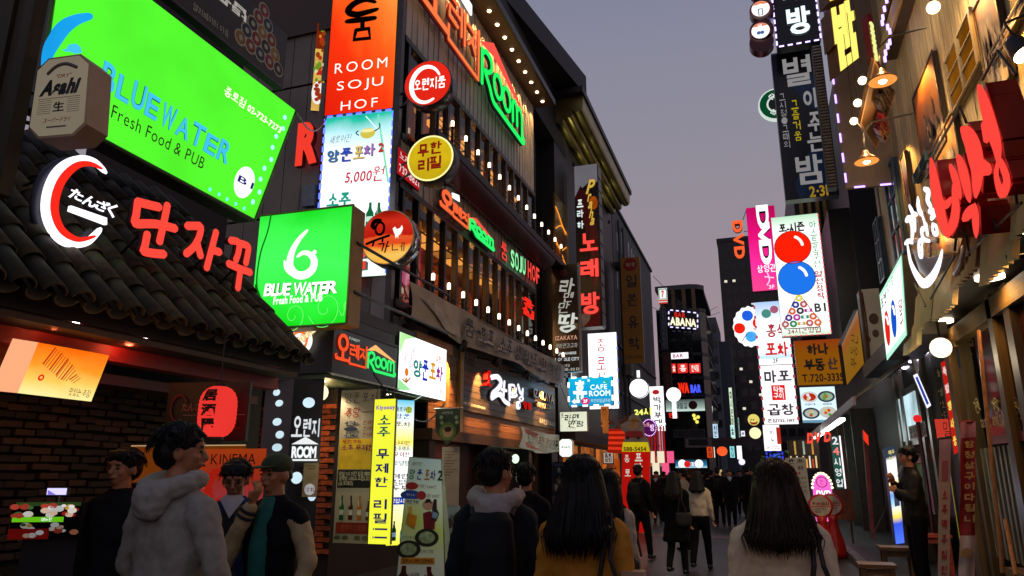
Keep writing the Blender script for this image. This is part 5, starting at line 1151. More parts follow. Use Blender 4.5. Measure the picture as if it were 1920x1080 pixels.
# ================================================================== golden cornice building
gb = empty('cornice_building', (-7, 26, 0), 'dark building with polished golden cornice and tall glass stair window', 'building')
MB().box((-14, 22.4, 0), (-6.02, 33, 14.0)).build('core', D('#15120f', .5, 0, .3, 2), gb)
MB().box((-6.9, 19.9, 3.5), (-6.62, 22.38, 13)).build('wall', D('#0b0b0c', .4), gb)
GOLD = D('#8f8450', .34, .9, .25, 1.5)
for i in range(3):
    f = MB().box((-6.6, 20.0 + i * .8, 3.6), (-6.5, 20.08 + i * .8, 13)).build('window', ALU, gb); MB().add([(-6.52, 20.08 + i*.8, 3.6), (-6.52, 20.78 + i*.8, 3.6), (-6.52, 20.78 + i*.8, 12.9), (-6.52, 20.08 + i*.8, 12.9)], [(0, 1, 2, 3)]).build('pane', D('#0c1014', .08, 0, .1), f)
a, b = onx((1040, 420), -6.0), onx((1059, 420), -6.0)
gp = MB().box((-6.05, a.y, 5.4), (-5.98, b.y, 10.9)).build('gold_panel', D('#8a6a18', .3, .6, .3, 2), gb)
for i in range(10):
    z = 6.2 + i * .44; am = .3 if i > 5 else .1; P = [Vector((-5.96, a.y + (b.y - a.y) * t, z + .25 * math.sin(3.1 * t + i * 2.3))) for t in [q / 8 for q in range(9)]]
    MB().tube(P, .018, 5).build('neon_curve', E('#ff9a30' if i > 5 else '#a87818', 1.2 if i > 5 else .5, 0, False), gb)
MB().box((-6.02, b.y + .05, 4.5), (-5.9, b.y + .14, 12)).build('steel_strip', ALU, gb)
# crown moulding swept along the street
prof = [(-6.0, 13.75)]
for cx, r_, cz in ((-5.86, .15, 13.83), (-5.55, .17, 14.02), (-5.2, .20, 14.22)):
    for k in range(9): t = math.pi * (1.0 - k / 8); prof.append((cx + r_ * math.cos(t), cz - r_ * math.sin(t)))
prof += [(-4.98, 14.5), (-4.98, 14.62), (-6.0, 14.62)]
m = MB(); k = len(prof); m.v = [(x, 22.6, z) for x, z in prof] + [(x, 32.4, z) for x, z in prof]
m.f = [(i, (i+1) % k, k+(i+1) % k, k+i) for i in range(k)] + [tuple(range(k)), tuple(range(2*k-1, k-1, -1))]; m.m = [0] * len(m.f)
m.build('cornice', GOLD, gb, smooth=False)
MB().box((-6.1, 22.3, 14.63), (-4.92, 32.6, 14.85)).build('parapet', D('#141516', .5), gb)
for y in (24, 26.2, 28.4, 30.6): 
    MB().lathe((-5.7, y, 12.6), [(.05, 0), (.06, .12)], 10).build('uplight', BLACK, gb)
    lamp((-5.6, y, 12.9), 22, (1, .9, .4), .06, 'SPOT', (.15, 0, 1), 120, parent=gb)
MB().box((-6.0, 22.5, 2.6), (-5.5, 32.8, 2.9)).build('shop_canopy', D('#241c16', .6), gb)
for i in range(4):
    MB().box((-6.0, 22.8 + i * 2.5, .2), (-5.95, 24.6 + i * 2.5, 2.5)).build('shop_window', E('#d87838', .6, .6), gb)

s = Sign('vertical_karaoke_sign', 'tall vertical sign with gold script, white hangul and three big red neon letters', 'sign', (1072, 312), (1131, 612), y=24.0, quad=((1072, 312), (1117, 308), (1131, 610), (1089, 615)), d=.6, face=D('#1c1210', .35, 0, .3, 1.5), cab=D('#26211f', .5))
s.poly([(0, 0), (1, 0), (1, .12), (.75, .1), (.3, .15), (0, .2)], E('#77737c', .75, .1), 'pale_top'); s.poly([(0, .2), (.25, .13), (.6, .2), (.95, .45), (.98, .7), (.7, .8), (.6, .5), (.2, .3)], D('#7a1410', .4, 0, .3), 'red_swirl', n=.005)
for t, v, h in (('P', .10, .09), ('r', .19, .05), ('a', .24, .045), ('h', .285, .06), ('a', .345, .045)): s.text(t, .42 + v * .6, v, .92 if t == 'P' else .62 + v * .6, v + h, E('#d8b048', .9, 0, False), .03, name='letter', shear=.4, n=.03)
for ch, v in (('프', .22), ('라', .285), ('하', .355)): s.text(ch, .08, v, .36, v + .05, E('#e0f0ee', 1.1), .03, name='letter', n=.03)
NR = E('#ff4a40', 1.15)
for ch, v in (('노', .44), ('래', .60), ('방', .80)): s.text(ch, .18, v, .95, v + (.11 if ch != '방' else .13), NR, .05, name='letter', n=.06, th=.05, side=D('#5a1210'))
s.disc(.8, .25, .16, E('#b05010', .7, .4), 'orange_glow', sy=1.6, n=.006); s.poly([(.1, .92), (.5, .85), (.95, .8), (.95, 1), (.0, 1)], D('#8c1814', .5), 'red_swirl', n=.005); s.poly([(.15, .93), (.6, .88), (.5, .96), (.2, 1)], D('#c0b8b0', .5), 'white_swirl', n=.008)
for i in range(12):
    v = .01 + i * .083
    MB().hexa([s.pt(1, v, -.05) + s.U * .012, s.pt(1, v, -.55) + s.U * .012, s.pt(1, v + .07, -.55) + s.U * .012, s.pt(1, v + .07, -.05) + s.U * .012] + [q + s.U * .02 for q in (s.pt(1, v, -.05) + s.U * .012, s.pt(1, v, -.55) + s.U * .012, s.pt(1, v + .07, -.55) + s.U * .012, s.pt(1, v + .07, -.05) + s.U * .012)]).build('side_panel', D('#8a827e', .5, .1, .2), s.root)
s = Sign('vertical_white_sign', 'bright white vertical sign with four red hangul behind the cyan cafe sign', 'sign', (1102, 625), (1160, 765), y=25.6, quad=((1100, 626), (1154, 623), (1162, 765), (1108, 768)), d=.3, face=E('#ffffff', 1.45), cab=D('#3a3c44', .5))
for ch, v in (('종', .08), ('로', .32), ('상', .52), ('회', .75)): s.text(ch, .28, v, .62, v + .17, E('#d03038', .9, 0, False), .01, name='letter')
s.leds(E('#88a0ff', 1.5), .35, (.1, .05), edges='r'); lamp(s.pt(.5, .5, .4), 30, (1, 1, 1), .4, parent=s.root)
s = Sign('vertical_ochre_sign', 'unlit ochre vertical sign with four dark hangul and a red disc on top', 'sign', (1162, 483), (1208, 682), y=32.5, quad=((1162, 485), (1197, 481), (1210, 680), (1172, 682)), d=.2, face=D('#a8701c', .45, 0, .15, 1), cab=ALU)
s.disc(.5, .07, .32, D('#a01c14', .4), 'red_disc'); s.text('we', .25, .05, .75, .09, D('#c8a890'), .02)
for ch, v in (('일', .17), ('본', .35), ('유', .56), ('학', .76)): s.text(ch, .25, v, .8, v + .12, D('#3a2e30', .5), .03, name='letter')
s.text('720-5420', .1, .93, .9, .96, D('#6a4a20'), .02)
s = Sign('round_sign', 'round white scalloped sign hanging above the red noodle stall roof', 'sign', (1180, 710), (1216, 746), y=29.5, d=0, back=False)
s.disc(.5, .5, .40, E('#ffffff', 1.4), 'face', n=.02, th=.18); s.text('호호', .2, .15, .8, .35, E('#b08060', .7, 0, False), .0); s.disc(.5, .5, .41, D('#705848', .4), 'rim', r2=.38, n=.03); s.arm(s.pt(.5, 0, -.1), s.pt(.5, -.35, -.1)); s.rect(.42, -.4, .58, -.05, E('#ffffff', 1.4), 'small_tube', th=.05)
s = Sign('vertical_white_sign', 'narrow white vertical sign with dark hangul past the round white sign', 'sign', (1215, 724), (1247, 808), y=33.5, d=.25, face=E('#ffffff', 1.3), cab=D('#a01818', .5), quad=((1217, 726), (1243, 723), (1248, 807), (1222, 809)))
s.disc(.45, .13, .16, E('#c82020', .8, 0, False), 'red_mark', sy=.7); s.vtext('박가부대', .25, .22, .8, .9, E('#282030', .3, 0, False), bold=.03); s.text('722', .5, .92, .95, .97, E('#282030', .3, 0, False))
s = Sign('neon_24h_sign', 'yellow neon digits and hangul over the child printed bottle board', 'sign', (1189, 765), (1222, 779), y=31.5, d=0, back=False); s.text('24시', 0, 0, 1, 1, E('#f4f470', 1.2), .05, th=.05, side=D('#404010'), n=.03)
s = Sign('oval_neon_sign', 'purple oval sign ringed with violet bulbs behind the bottle board', 'sign', (1203, 786), (1232, 818), y=30.5, d=0, back=False)
s.disc(.5, .5, .33, E('#601860', .7, .3), 'face', n=.0, th=.1, sy=1.05); s.text('방', .55, .3, .85, .7, E('#ffd0ff', 1.1, 0, False), .04); s.text('노래', .1, .2, .5, .45, E('#ffb0c0', .9, 0, False), .02)
for i in range(28): a = 2 * math.pi * i / 28; s.disc(.5 + .47 * math.cos(a), .5 + .47 * math.sin(a), .022, E('#e8b0ff', 2.0), 'led', n=.03, k=8)
# lamp globe above the far corner
q = ony((1263, 740), 41); f = empty('globe_lamp', q, 'large white globe lamp over the far corner shop', 'lamp'); MB().ball(q, .40, 18).build('globe', E('#ffffff', 1.6), f, smooth=True); MB().tube([q - Vector((0, 0, .4)), q - Vector((0, 0, 1.3))], .12, 10).build('lit_post', E('#f0f8f8', 1.3), f)

# ---- bottle shaped board, red roof stall
s = Sign('bottle_board', 'large red and yellow bottle shaped board with a phone number and red car print', 'sign', (1160, 775), (1220, 1000), y=20.3, d=0, back=False)
out = [(1187, 776), (1180, 780), (1178, 788), (1163, 797), (1166, 806), (1174, 815), (1170, 826), (1166, 840), (1165, 1000), (1218, 1000), (1219, 842), (1216, 828), (1208, 816), (1206, 800), (1203, 788), (1196, 779)]
s.poly(out, D('#a8a098', .5), 'board', n=0, th=.12); s.poly([(1166, 847), (1219, 847), (1218, 999), (1166, 999)], E('#d01810', .62, .12), 'red_field'); s.poly([(1168, 829), (1215, 829), (1219, 847), (1166, 847)], E('#d8c018', .8, .1), 'yellow_band')
s.text('588-5454', 1169, 838, 1212, 846, D('#6a1c18', .5), .03); s.text('종', 1170, 853, 1181, 867, E('#e8dccc', .8, 0, False), .03, name='letter'); s.text('로', 1171, 880, 1183, 893, E('#e8dccc', .8, 0, False), .03, name='letter')
for i, ch in enumerate('프라자'): s.text(ch, 1190, 850 + i * 18, 1205, 865 + i * 18, E('#e8dccc', .8, 0, False), .04, name='letter')
s.poly([(1172, 812), (1176, 808), (1204, 808), (1206, 818), (1204, 821), (1172, 821)], D('#b01c18', .4), 'red_car'); s.disc(1177, 821, .045, D('#201818'), 'wheel_print'); s.disc(1197, 821, .045, D('#201818'), 'wheel_print'); s.disc(1188, 797, .13, D('#c89868', .5), 'round_print', sy=.8); s.poly([(1178, 790), (1186, 784), (1198, 788), (1200, 792), (1184, 791)], D('#a87828', .5), 'hat_print')
st_ = empty('food_stall', (-4.4, 22, 0), 'orange lit food stall with red slatted roof behind the bottle board', 'stall')
p = [ony((1142, 806), 22.6), ony((1168, 806), 22.6), ony((1166, 852), 21.6), ony((1140, 850), 21.6)]
for i in range(9):
    t0, t1 = i / 9, (i + .85) / 9; m = MB(); qs = [p[0].lerp(p[3], t0), p[1].lerp(p[2], t0) + Vector((.35, 0, 0)), p[1].lerp(p[2], t1) + Vector((.35, 0, 0)), p[0].lerp(p[3], t1)]
    m.hexa(qs + [a + Vector((0, -.03, .03)) for a in qs]); m.build('glowing_roof_slat', E('#f03a1c' if i % 2 else '#9a1c0c', .8, .1), st_)  # slats glow by material as if lit; alternate dark ones suggest the gaps
for (x0_, x1_, y0_, y1_, c1, e1) in ((1129, 1140, 770, 812, '#c87030', .5), (1130, 1138, 868, 1000, '#e87020', .75), (1140, 1152, 868, 990, '#3a1408', .0), (1152, 1165, 860, 985, '#d85a18', .7)):
    a, b = ony((x0_, y0_), 22.9), ony((x1_, y1_), 22.9); MB().box((a.x, 22.9, max(.02, b.z)), (b.x, 23.0, a.z)).build('stall_panel', E(c1, e1, .4) if e1 else D(c1), st_)  # orange lighting of the stall is put into the panels as emission
for i, yy in enumerate((880, 905, 930, 955)):
    a = ony((1146, yy), 22.7); MB().lathe(a, [(.14, 0), (.17, .04), (.1, .16), (.03, .2)], 14).build('straw_bowl', D('#b06a30', .6), st_)
a = ony((1135, 850), 22.4); lamp(a + Vector((.3, -.6, .1)), 35, (1, .4, .12), .2, parent=st_)
s = Sign('orange_fish_sign', 'orange carved board with red hangul under the eaves of the stall', 'sign', (1126, 762), (1142, 800), y=23.4, d=.08, face=E('#d87838', .6, .5)); s.text('자', .2, .1, .8, .45, E('#801818', .5, 0, False), .04); s.text('성', .2, .5, .8, .9, E('#801818', .5, 0, False), .04)
s = Sign('square_seal_sign', 'small square white sign with dark red seal script in a black frame', 'sign', (1130, 847), (1151, 870), y=22.1, d=.08, face=D('#201414', .5)); s.rect(.08, .08, .92, .92, E('#c8b8b0', .7), 'face'); s.text('종로\n상회', .16, .14, .84, .86, E('#5a1420', .3, 0, False), .06, n=.015)
# dry branch decoration over the stall
f = empty('bare_branch', ony((1150, 800), 23.2), 'bare gnarled branch decoration above the stall roof', 'branch')
for i in range(9):
    a = ony((1130 + i * 5, 790 + (i * 7) % 22), 23.2); P = [a]
    for j in range(4): P.append(P[-1] + Vector((random.uniform(-.15, .2), random.uniform(-.1, .1), random.uniform(-.05, .2))))
    MB().tube(P, [.03, .025, .02, .014, .006], 5).build('twig', D('#7a5030', .7), f)

# ================================================================== grey slit-window building
g2 = empty('grey_building', (-7, 39, 0), 'plain dark grey building with narrow slit windows and drain pipes', 'building')
MB().box((-14, 33.05, 0), (-6.0, 46.5, 14.6)).build('wall', D('#4c5054', .7, 0, .25, .8), g2)
for i, (px, py0, py1) in enumerate(((1157, 437, 470), (1165, 437, 475), (1178, 455, 480), (1184, 467, 485), (1188, 478, 495), (1157, 510, 540), (1166, 525, 560))):
    a, b = onx((px, py0), -5.98), onx((px, py1), -5.98); f = MB().box((-6.02, a.y - .12, b.z), (-5.97, a.y + .12, a.z)).build('window', D('#c8c8cc', .3), g2)
for y in (34.2, 35.4): MB().tube([(-5.9, y, 3), (-5.9, y, 14)], .06, 7).build('drain_pipe', D('#2a2c30', .5), g2)
MB().box((-6.6, 33.1, 11.3), (-5.6, 34.0, 11.5)).build('ledge', D('#2a2c30', .5), g2)
MB().box((-14, 33, 14.6), (-5.9, 46.6, 14.75)).build('parapet', D('#3a3d42', .6), g2)
for i in range(3): MB().box((-5.97, 34 + i * 3.8, .3), (-5.93, 37 + i * 3.8, 2.6)).build('shop_window', E('#d07840', .7, .6), g2)
for z in (3.2, 5.2, 7.4): MB().box((-5.99, 33.3, z), (-5.9, 46, z + .12)).build('band', D('#303338', .6), g2)
s = Sign('vertical_blue_sign', 'faded blue grey vertical sign on the corner next to the convenience store tower', 'sign', (1236, 577), (1252, 655), y=45, d=.2, face=D('#46505c', .5)); s.vtext('종로외국어학원', .3, .05, .75, .95, D('#8890a0'), bold=.03)
s = Sign('vertical_maroon_sign', 'dark maroon vertical sign below the faded blue grey one', 'sign', (1241, 660), (1261, 740), y=44.5, d=.2, face=D('#3c100c', .5)); s.vtext('비어할레', .3, .05, .75, .95, D('#6a3830'), bold=.03)

# ================================================================== far rounded corner building with bars
fb = empty('corner_tower', (-4.5, 54, 0), 'rounded dark glass corner building stacked with bar signs and a roof frame', 'building')
x0_, x1_ = ony((1236, 700), 52).x, ony((1302, 700), 52).x; x2_ = ony((1330, 700), 54).x
pts = [(x0_, 52), (x1_, 52), (x1_ + .6, 52.25), (x1_ + 1.0, 52.8), (x2_, 54), (x2_, 62), (x0_, 62)]
def prism(pts, z0, z1): n_ = len(pts); return MB().add([(x, y, z0) for x, y in pts] + [(x, y, z1) for x, y in pts], [tuple(range(n_-1, -1, -1)), tuple(range(n_, 2*n_))] + [(i, (i+1) % n_, n_+(i+1) % n_, n_+i) for i in range(n_)])
def zat(py, y=52): return ony((1270, py), y).z
prism(pts, 0, zat(585)).build('core', D('#14181c', .12, 0, .2, .3), fb)
for py in (585, 640, 668, 712, 745): prism([(x + (0.04 if x > -5 else 0), y - .05) for x, y in pts], zat(py), zat(py) + .22).build('floor_band', D('#2c3036', .4, .3), fb)
for px in (1240, 1262, 1282, 1300):
    a = ony((px, 560), 52); MB().box((a.x - .12, 52, zat(585)), (a.x + .12, 52.3, zat(543))).build('roof_post', D('#6a4c28', .6), fb)
prism(pts, zat(543), zat(543) + .35).build('roof_frame', D('#3a3c40', .5), fb)
MB().box((x1_ - 1.7, 52.6, zat(580)), (x1_ - .5, 53.4, zat(562))).build('roof_plant_box', D('#30343a', .5), fb)
for px in (1262, 1282, 1300):
    for (a_, b_) in ((590, 638), (642, 666), (672, 710), (716, 742)):
        a, b = ony((px - 17, a_), 51.94), ony((px, b_), 51.94); w_ = MB().box((a.x, 51.9, b.z), (b.x - .1, 51.93, a.z)).build('window', D('#1a1e24', .08), fb)
s = Sign('shop_logo_sign', 'small white orange green and red striped shop sign high on the corner tower', 'sign', (1234, 541), (1252, 569), y=51, d=.15, face=E('#e8ece8', .9)); s.rect(.12, .1, .88, .66, E('#fafafa', 1, 0, False), 'panel'); s.text('7', .35, .16, .65, .6, E('#e03010', .9, 0, False), .06, n=.016); s.stroke([(.08, .08), (.92, .08), (.92, .68), (.08, .68), (.08, .08)], .03, E('#108850', .6, 0, False), n=.01, smooth=False, name='green_border'); s.rect(0, .74, 1, .84, E('#e05020', .8, 0, False), 'stripe'); s.rect(0, .9, 1, 1, E('#d03028', .8, 0, False), 'stripe')
s = Sign('bar_sign', 'black rooftop bar sign with red and cream capitals outlined by white lights', 'sign', (1254, 581), (1308, 614), y=51.3, d=.3, face=D('#0c0c0e', .4), quad=((1254, 581), (1308, 587), (1308, 617), (1254, 613)), keep=True)
s.text('BAR', .2, .08, .58, .38, E('#e02818', 1, 0, False), .02); s.text('ABANA', .04, .40, .96, .88, E('#f8eec8', 1.3, 0, False), .05); s.leds(E('#c8c0ff', 2.2), .35, (.2, .08))
s = Sign('lit_strip_sign', 'thin white lit strip sign below the rooftop bar sign', 'sign', (1258, 662), (1291, 672), y=51.6, d=.2, face=E('#fff0f8', 1.3)); s.text('BAR', .1, .2, .7, .8, E('#a04060', .7, 0, False))
for i, (a_, b_) in enumerate(((1259, 1268), (1270, 1290), (1292, 1314))):
    s = Sign('red_lightbox', ('tiny red lightbox in the row on the corner tower, leading one', 'middle red lightbox in the row on the corner tower', 'red and white striped lightbox closing the row on the corner tower')[i], 'sign', (a_, 682), (b_, 699), y=51.6, d=.2, face=E('#e83028', 1.0)); s.text(('술', '종', '한식당')[i], .2, .15, .85, .85, E('#ffe8e0', 1.2, 0, False), .05)
s = Sign('neon_bar_sign', 'red and blue neon capitals on the dark glass of the corner tower', 'sign', (1271, 718), (1315, 736), y=51.6, d=0, back=False); s.text('WA', 0, .0, .48, 1, E('#ff3018', 1.1), .08); s.text('BAR', .54, .22, 1, 1, E('#4858ff', 1.2), .07)
s = Sign('corner_fascia', 'grey lit fascia with a dark red disc wrapping the corner tower', 'sign', (1248, 750), (1322, 770), y=51.4, d=.3, face=GRAD(((0, '#e8fff8'), (.3, '#a8c0b8'), (1, '#4c5454')), .8)); s.disc(.7, .5, .3, D('#5a1010', .5), 'red_disc'); s.text('산내들길', .15, .3, .55, .8, E('#687878', .4, 0, False), .04)
s = Sign('corner_fascia_return', 'bright white return of the fascia round the corner of the tower', 'sign', (1323, 752), (1336, 785), y=52.5, az=30, d=.2, face=E('#e8fff8', 1.1), quad=((1323, 751), (1336, 762), (1336, 786), (1323, 772)), keep=True); s.text('산내', .1, .1, .9, .9, E('#607070', .4, 0, False), .03)
s = Sign('red_neon_letters', 'red neon hangul and yellow bulbs on the dark level below the grey fascia', 'sign', (1254, 774), (1271, 783), y=51.6, d=0, back=False); s.text('만박', 0, 0, 1, 1, E('#ff3020', 1), .05)
for i, (px, py) in enumerate(((1301, 779), (1303, 785), (1307, 791), (1309, 782))): s.disc(px, py, .12, E('#f0e060', 1.3), 'bulb_dot', k=10)
s = Sign('court_fascia', 'weathered grey fascia with dark serif capitals above the arcade', 'sign', (1262, 805), (1322, 820), y=50, d=.2, face=D('#4a4a48', .6, 0, .3)); s.text('TOKYO COURT', .05, .2, .95, .85, D('#1c1c1c'), .03)
s = Sign('street_banner', 'long grey banner strung across the street under the fascias', 'banner', (1283, 821), (1434, 838), y=46, d=.02, face=D('#5c5c60', .7, 0, .3, 1)); s.rect(.02, .1, .35, .95, D('#8a8a90', .6), 'light_panel'); s.rect(.05, .15, .30, .8, D('#202428'), 'dark_print'); s.text('종로 젊음의 거리', .45, .2, .9, .5, D('#7a4040'), .02)
s = Sign('blue_lit_fascia', 'blue glowing shop fascia with white and red hangul at street level', 'sign', (1266, 862), (1326, 877), y=47, d=.2, face=GRAD(((0, '#c0f0ff'), (.3, '#3080b0'), (1, '#183848')), .9)); s.text('종로횟집', .3, .3, .7, .8, E('#ffffff', 1.3, 0, False), .05); s.disc(.22, .5, .25, E('#fff8f0', 1.3, 0, False), 'badge'); s.disc(.75, .5, .25, E('#fff8f0', 1.3, 0, False), 'badge'); s.disc(.38, .55, .2, E('#e02020', 1, 0, False), 'badge')
# far low fronts that close the street
for i, (a_, b_, t_, y_, c1, lab) in enumerate(((1250, 1345, 838, 56, '#101418', 'dark ground floor arcade under the corner tower'),)):
    a, b = ony((a_, t_), y_), ony((b_, t_), y_); f = empty('arcade', ((a.x + b.x) / 2, y_, 0), lab, 'building'); MB().box((a.x, y_, 0), (b.x, y_ + 1, a.z)).build('wall', D(c1, .5), f)
    for k in range(6): xx = a.x + (b.x - a.x) * (k + .2) / 6; MB().box((xx, y_ - .05, .3), (xx + .7, y_ - .01, 1.9)).build('shop_window', E(random.choice(('#ffb060', '#ffd890', '#e8f0ff')), .5, .5), f)
f = empty('stepped_building', (-2, 76, 0), 'blue grey stepped office block showing between the towers', 'building')
a, b = ony((1322, 596), 75), ony((1343, 610), 75); c_ = ony((1358, 640), 78)
MB().box((a.x - 2, 75, 0), (b.x, 84, a.z)).build('wall', D('#50565e', .7), f); MB().box((b.x, 78, 0), (c_.x + .6, 84, c_.z)).build('wing', D('#484e58', .7), f)
for i in range(7):
    z = a.z - 1.5 - i * 1.6; MB().box((b.x - 1.6, 74.9, z), (b.x - .1, 74.97, z + .7)).build('window', D('#1c2026', .2), f)
# dark high tower
a, b = ony((1345, 455), 92), ony((1480, 455), 92)
tw = empty('office_tower', ((a.x + b.x) / 2, 92, 0), 'tall dark office tower with a few lit windows closing the street', 'building')
MB().box((a.x, 92, 0), (b.x + 4, 110, a.z)).build('core', D('#16181c', .4, 0, .2, .2), tw); MB().box((a.x - .1, 91.9, a.z), (b.x + 4, 110, a.z + .5)).build('parapet', D('#1c1e22', .5), tw)
wp = None
for r_ in range(16):
    for c_ in range(9):
        x = a.x + .5 + c_ * 1.0; z = a.z - 2.2 - r_ * 1.6
        lit = (r_, c_) in ((2, 0), (2, 1), (6, 2), (6, 3), (9, 1), (10, 2), (11, 3), (12, 1), (8, 4), (4, 3), (13, 2))
        if lit: MB().box((x, 91.95, z), (x + .35, 91.97, z + .3)).build('window', E('#f8f0d8', .9, 0, False), tw)
        else:
            if wp is None: wp = MB().box((x, 91.96, z), (x + .7, 91.98, z + .9)).build('window', D('#0c0e12', .15), tw); w0 = (x, z)
            else: o = wp.copy(); COL.objects.link(o); o.parent = tw; o.location = (x - w0[0], 0, z - w0[1])
# small signs deep in the street
tiny = [((1366, 727), (1379, 822), 40, '#d8f0d0', 1.0, 'tall thin white and green vertical sign in front of the dark tower', '대시민마을'), ((1369, 797), (1378, 820), 39, '#c0f0f0', 1.1, 'small pale cyan sign at the foot of the thin vertical sign', '술'),
        ((1383, 783), (1388, 820), 42, '#90b8a8', .9, 'thin dim green sign between the white signs', '종로'), ((1389, 808), (1397, 818), 42, '#f0f0ff', 1.2, 'tiny white lightbox near the smiling round signs', '뷰'),
        ((1336, 795), (1347, 821), 44, '#b8d8f0', 1.1, 'red topped pale blue sign beside the arcade', '치킨'), ((1368, 837), (1378, 858), 40, '#90e8e8', 1.1, 'cyan vertical sign under the grey street banner', '횟집'), ((1381, 836), (1392, 861), 39, '#f8f8ff', 1.4, 'blank white vertical lightbox under the grey street banner', ''),
        ((1325, 838), (1337, 858), 43, '#e84818', .9, 'orange sign beside the round paper lamp', '주점'), ((1338, 838), (1341, 858), 43, '#f8e8e0', 1.1, 'thin white strip light beside the round paper lamp', ''), ((1430, 800), (1437, 845), 35, '#f8f8ff', 1.3, 'narrow white sign by the stacked snack signs', '맥'), ((1431, 880), (1440, 900), 30, '#e8c8c8', .8, 'small pink white paper sign at crowd level', '떡')]
for (a_, b_, y_, c1, st, lab, t) in tiny:
    s = Sign('small_sign', lab, 'sign', a_, b_, y=y_, d=.15, face=E(c1, st, .1))
    if t:
        if len(t) > 1 and s.h > s.w: s.vtext(t, .2, .06, .8, .94, E('#283830', .3, 0, False), bold=.04)
        else: s.text(t, .15, .2, .85, .8, E('#383038', .3, 0, False), .04)
for (px, py, rr_, y_, c1, st, lab, face) in ((1413, 787, 12, 34, '#e8d870', 1.0, 'round yellow smiling sign in front of the dark tower', 1), (1416, 812, 12, 33.5, '#f4f0b8', 1.2, 'round pale yellow sign hanging below the smiling one', 0), (1391, 866, 6.5, 39, '#e0d8ff', 1.4, 'small oval white sign at crowd level', 0)):
    s = Sign('round_sign', lab, 'sign', (px - rr_, py - rr_), (px + rr_, py + rr_), y=y_, d=0, back=False); s.disc(.5, .5, s.w / 2, E(c1, st), 'face', n=.0, th=.12)
    if face:
        for u in (.3, .5): s.disc(u, .5, .03, E('#2a1c10', .2, 0, False), 'eye_print')
        s.stroke([(.2, .65), (.5, .82), (.8, .65)], .02, E('#a03020', .5, 0, False), n=.01, name='smile_print'); s.poly([(.15, .7), (.85, .7), (.7, .88), (.3, .88)], E('#c05030', .7, 0, False), 'print_band')
q = ony((1354, 846), 41); f = empty('paper_lantern', q - Vector((0, 0, .3)), 'round orange paper lamp glowing at the end of the street', 'lantern'); MB().ball(q, .28, 14, sc3=(1, 1, .9)).build('shade', E('#ff5a28', 1.2, .2), f); MB().lathe(q + Vector((0, 0, .24)), [(.08, 0), (.08, .05)], 10).build('rim', BLACK, f)
# shop frontage strip on the left side beyond, dim red stall
f = empty('market_stall', (-4.2, 33, 0), 'small stall with red and white striped blind and bright strip lights', 'stall')
a, b = ony((1208, 812), 33), ony((1250, 830), 33)
for i in range(7): xx = a.x + (b.x - a.x) * i / 7; MB().box((xx, 33, 1.9), (xx + (b.x - a.x) / 16, 33.05, a.z + .3)).build('blind_strip', E('#c01820', .7), f)  # blind strips glow in the material, light on them is not cast
MB().box((a.x, 33.1, .0), (b.x, 34, 1.9)).build('counter', D('#201818'), f); MB().box((a.x + .2, 32.9, a.z + .35), (b.x, 33, a.z + .42)).build('strip_light', E('#f0f0ff', 1.6), f)
for i in range(5): q = ony((1215 + i * 9, 868 + (i % 2) * 22), 32.8); MB().box((q.x, 32.8, q.z), (q.x + .3, 32.85, q.z + .5)).build('price_card', E(random.choice(('#ffd060', '#ff6090', '#fff0d0')), .9), f)
# overhead wires
for i, (p, q_) in enumerate((((1160, 540), (1350, 585)), ((1225, 518), (1345, 575)))):
    a, b = ony(p, 40), ony(q_, 70); f = empty('overhead_wire', a, ('thin overhead wire against the dusk sky beside the bar tower', 'second thin overhead wire crossing the dusk sky')[i], 'wire'); P = [a.lerp(b, t / 10) - Vector((0, 0, 1.2 * math.sin(math.pi * t / 10))) for t in range(11)]; MB().tube(P, .02, 4).build('cable', BLACK, f)
# loose cables along the left hand fronts
for i, (a, b, sag, lab) in enumerate((((700, 700, 9.2), (790, 742, 11.5), .25, 'loose black cable drooping from the corner shop soffit'), ((738, 745, 9.1), (835, 755, 12.4), .35, 'tangled cable hanging below the white lightbox'), ((744, 380, 10.8), (872, 655, 14.0), .5, 'long black cable running from the price sign to the grey banner'), ((555, 210, 6.2), (612, 222, 10.8), .25, 'cable swinging between the big green lightbox and the tall red sign'), ((1048, 716, 21.0), (1100, 800, 23.0), .3, 'thin cable beside the cyan cafe sign'))):
    p, q = ony(a[:2], a[2]), ony(b[:2], b[2]); f = empty('loose_cable', p, lab, 'cable'); MB().tube([p.lerp(q, t / 12) - Vector((0, 0, sag * math.sin(math.pi * t / 12))) for t in range(13)], .012, 5).build('cable', BLACK, f)
# air conditioner units and a meter box on the walls
for i, (x, y, z, lab) in enumerate(((-5.95, 34.8, 6.2, 'dirty air conditioner unit low on the grey slit window building'), (-5.95, 38.6, 8.1, 'second air conditioner unit higher on the grey slit window building'), (-6.55, 20.6, 4.4, 'air conditioner unit in the dark gap before the golden cornice'))):
    f = empty('air_conditioner', (x, y, z), lab, 'air conditioner'); MB().box((x, y - .4, z), (x + .32, y + .4, z + .6)).build('casing', D('#8a8680', .6, 0, .3, 5), f); MB().lathe((x + .325, y - .08, z + .3), [(.24, 0), (.24, .012), (.05, .02)], 18, axis=(1, 0, 0)).build('fan_grille', D('#2a2a2c', .5), f); MB().box((x + .02, y - .45, z - .06), (x + .34, y + .45, z - .01)).build('bracket', RUST, f)
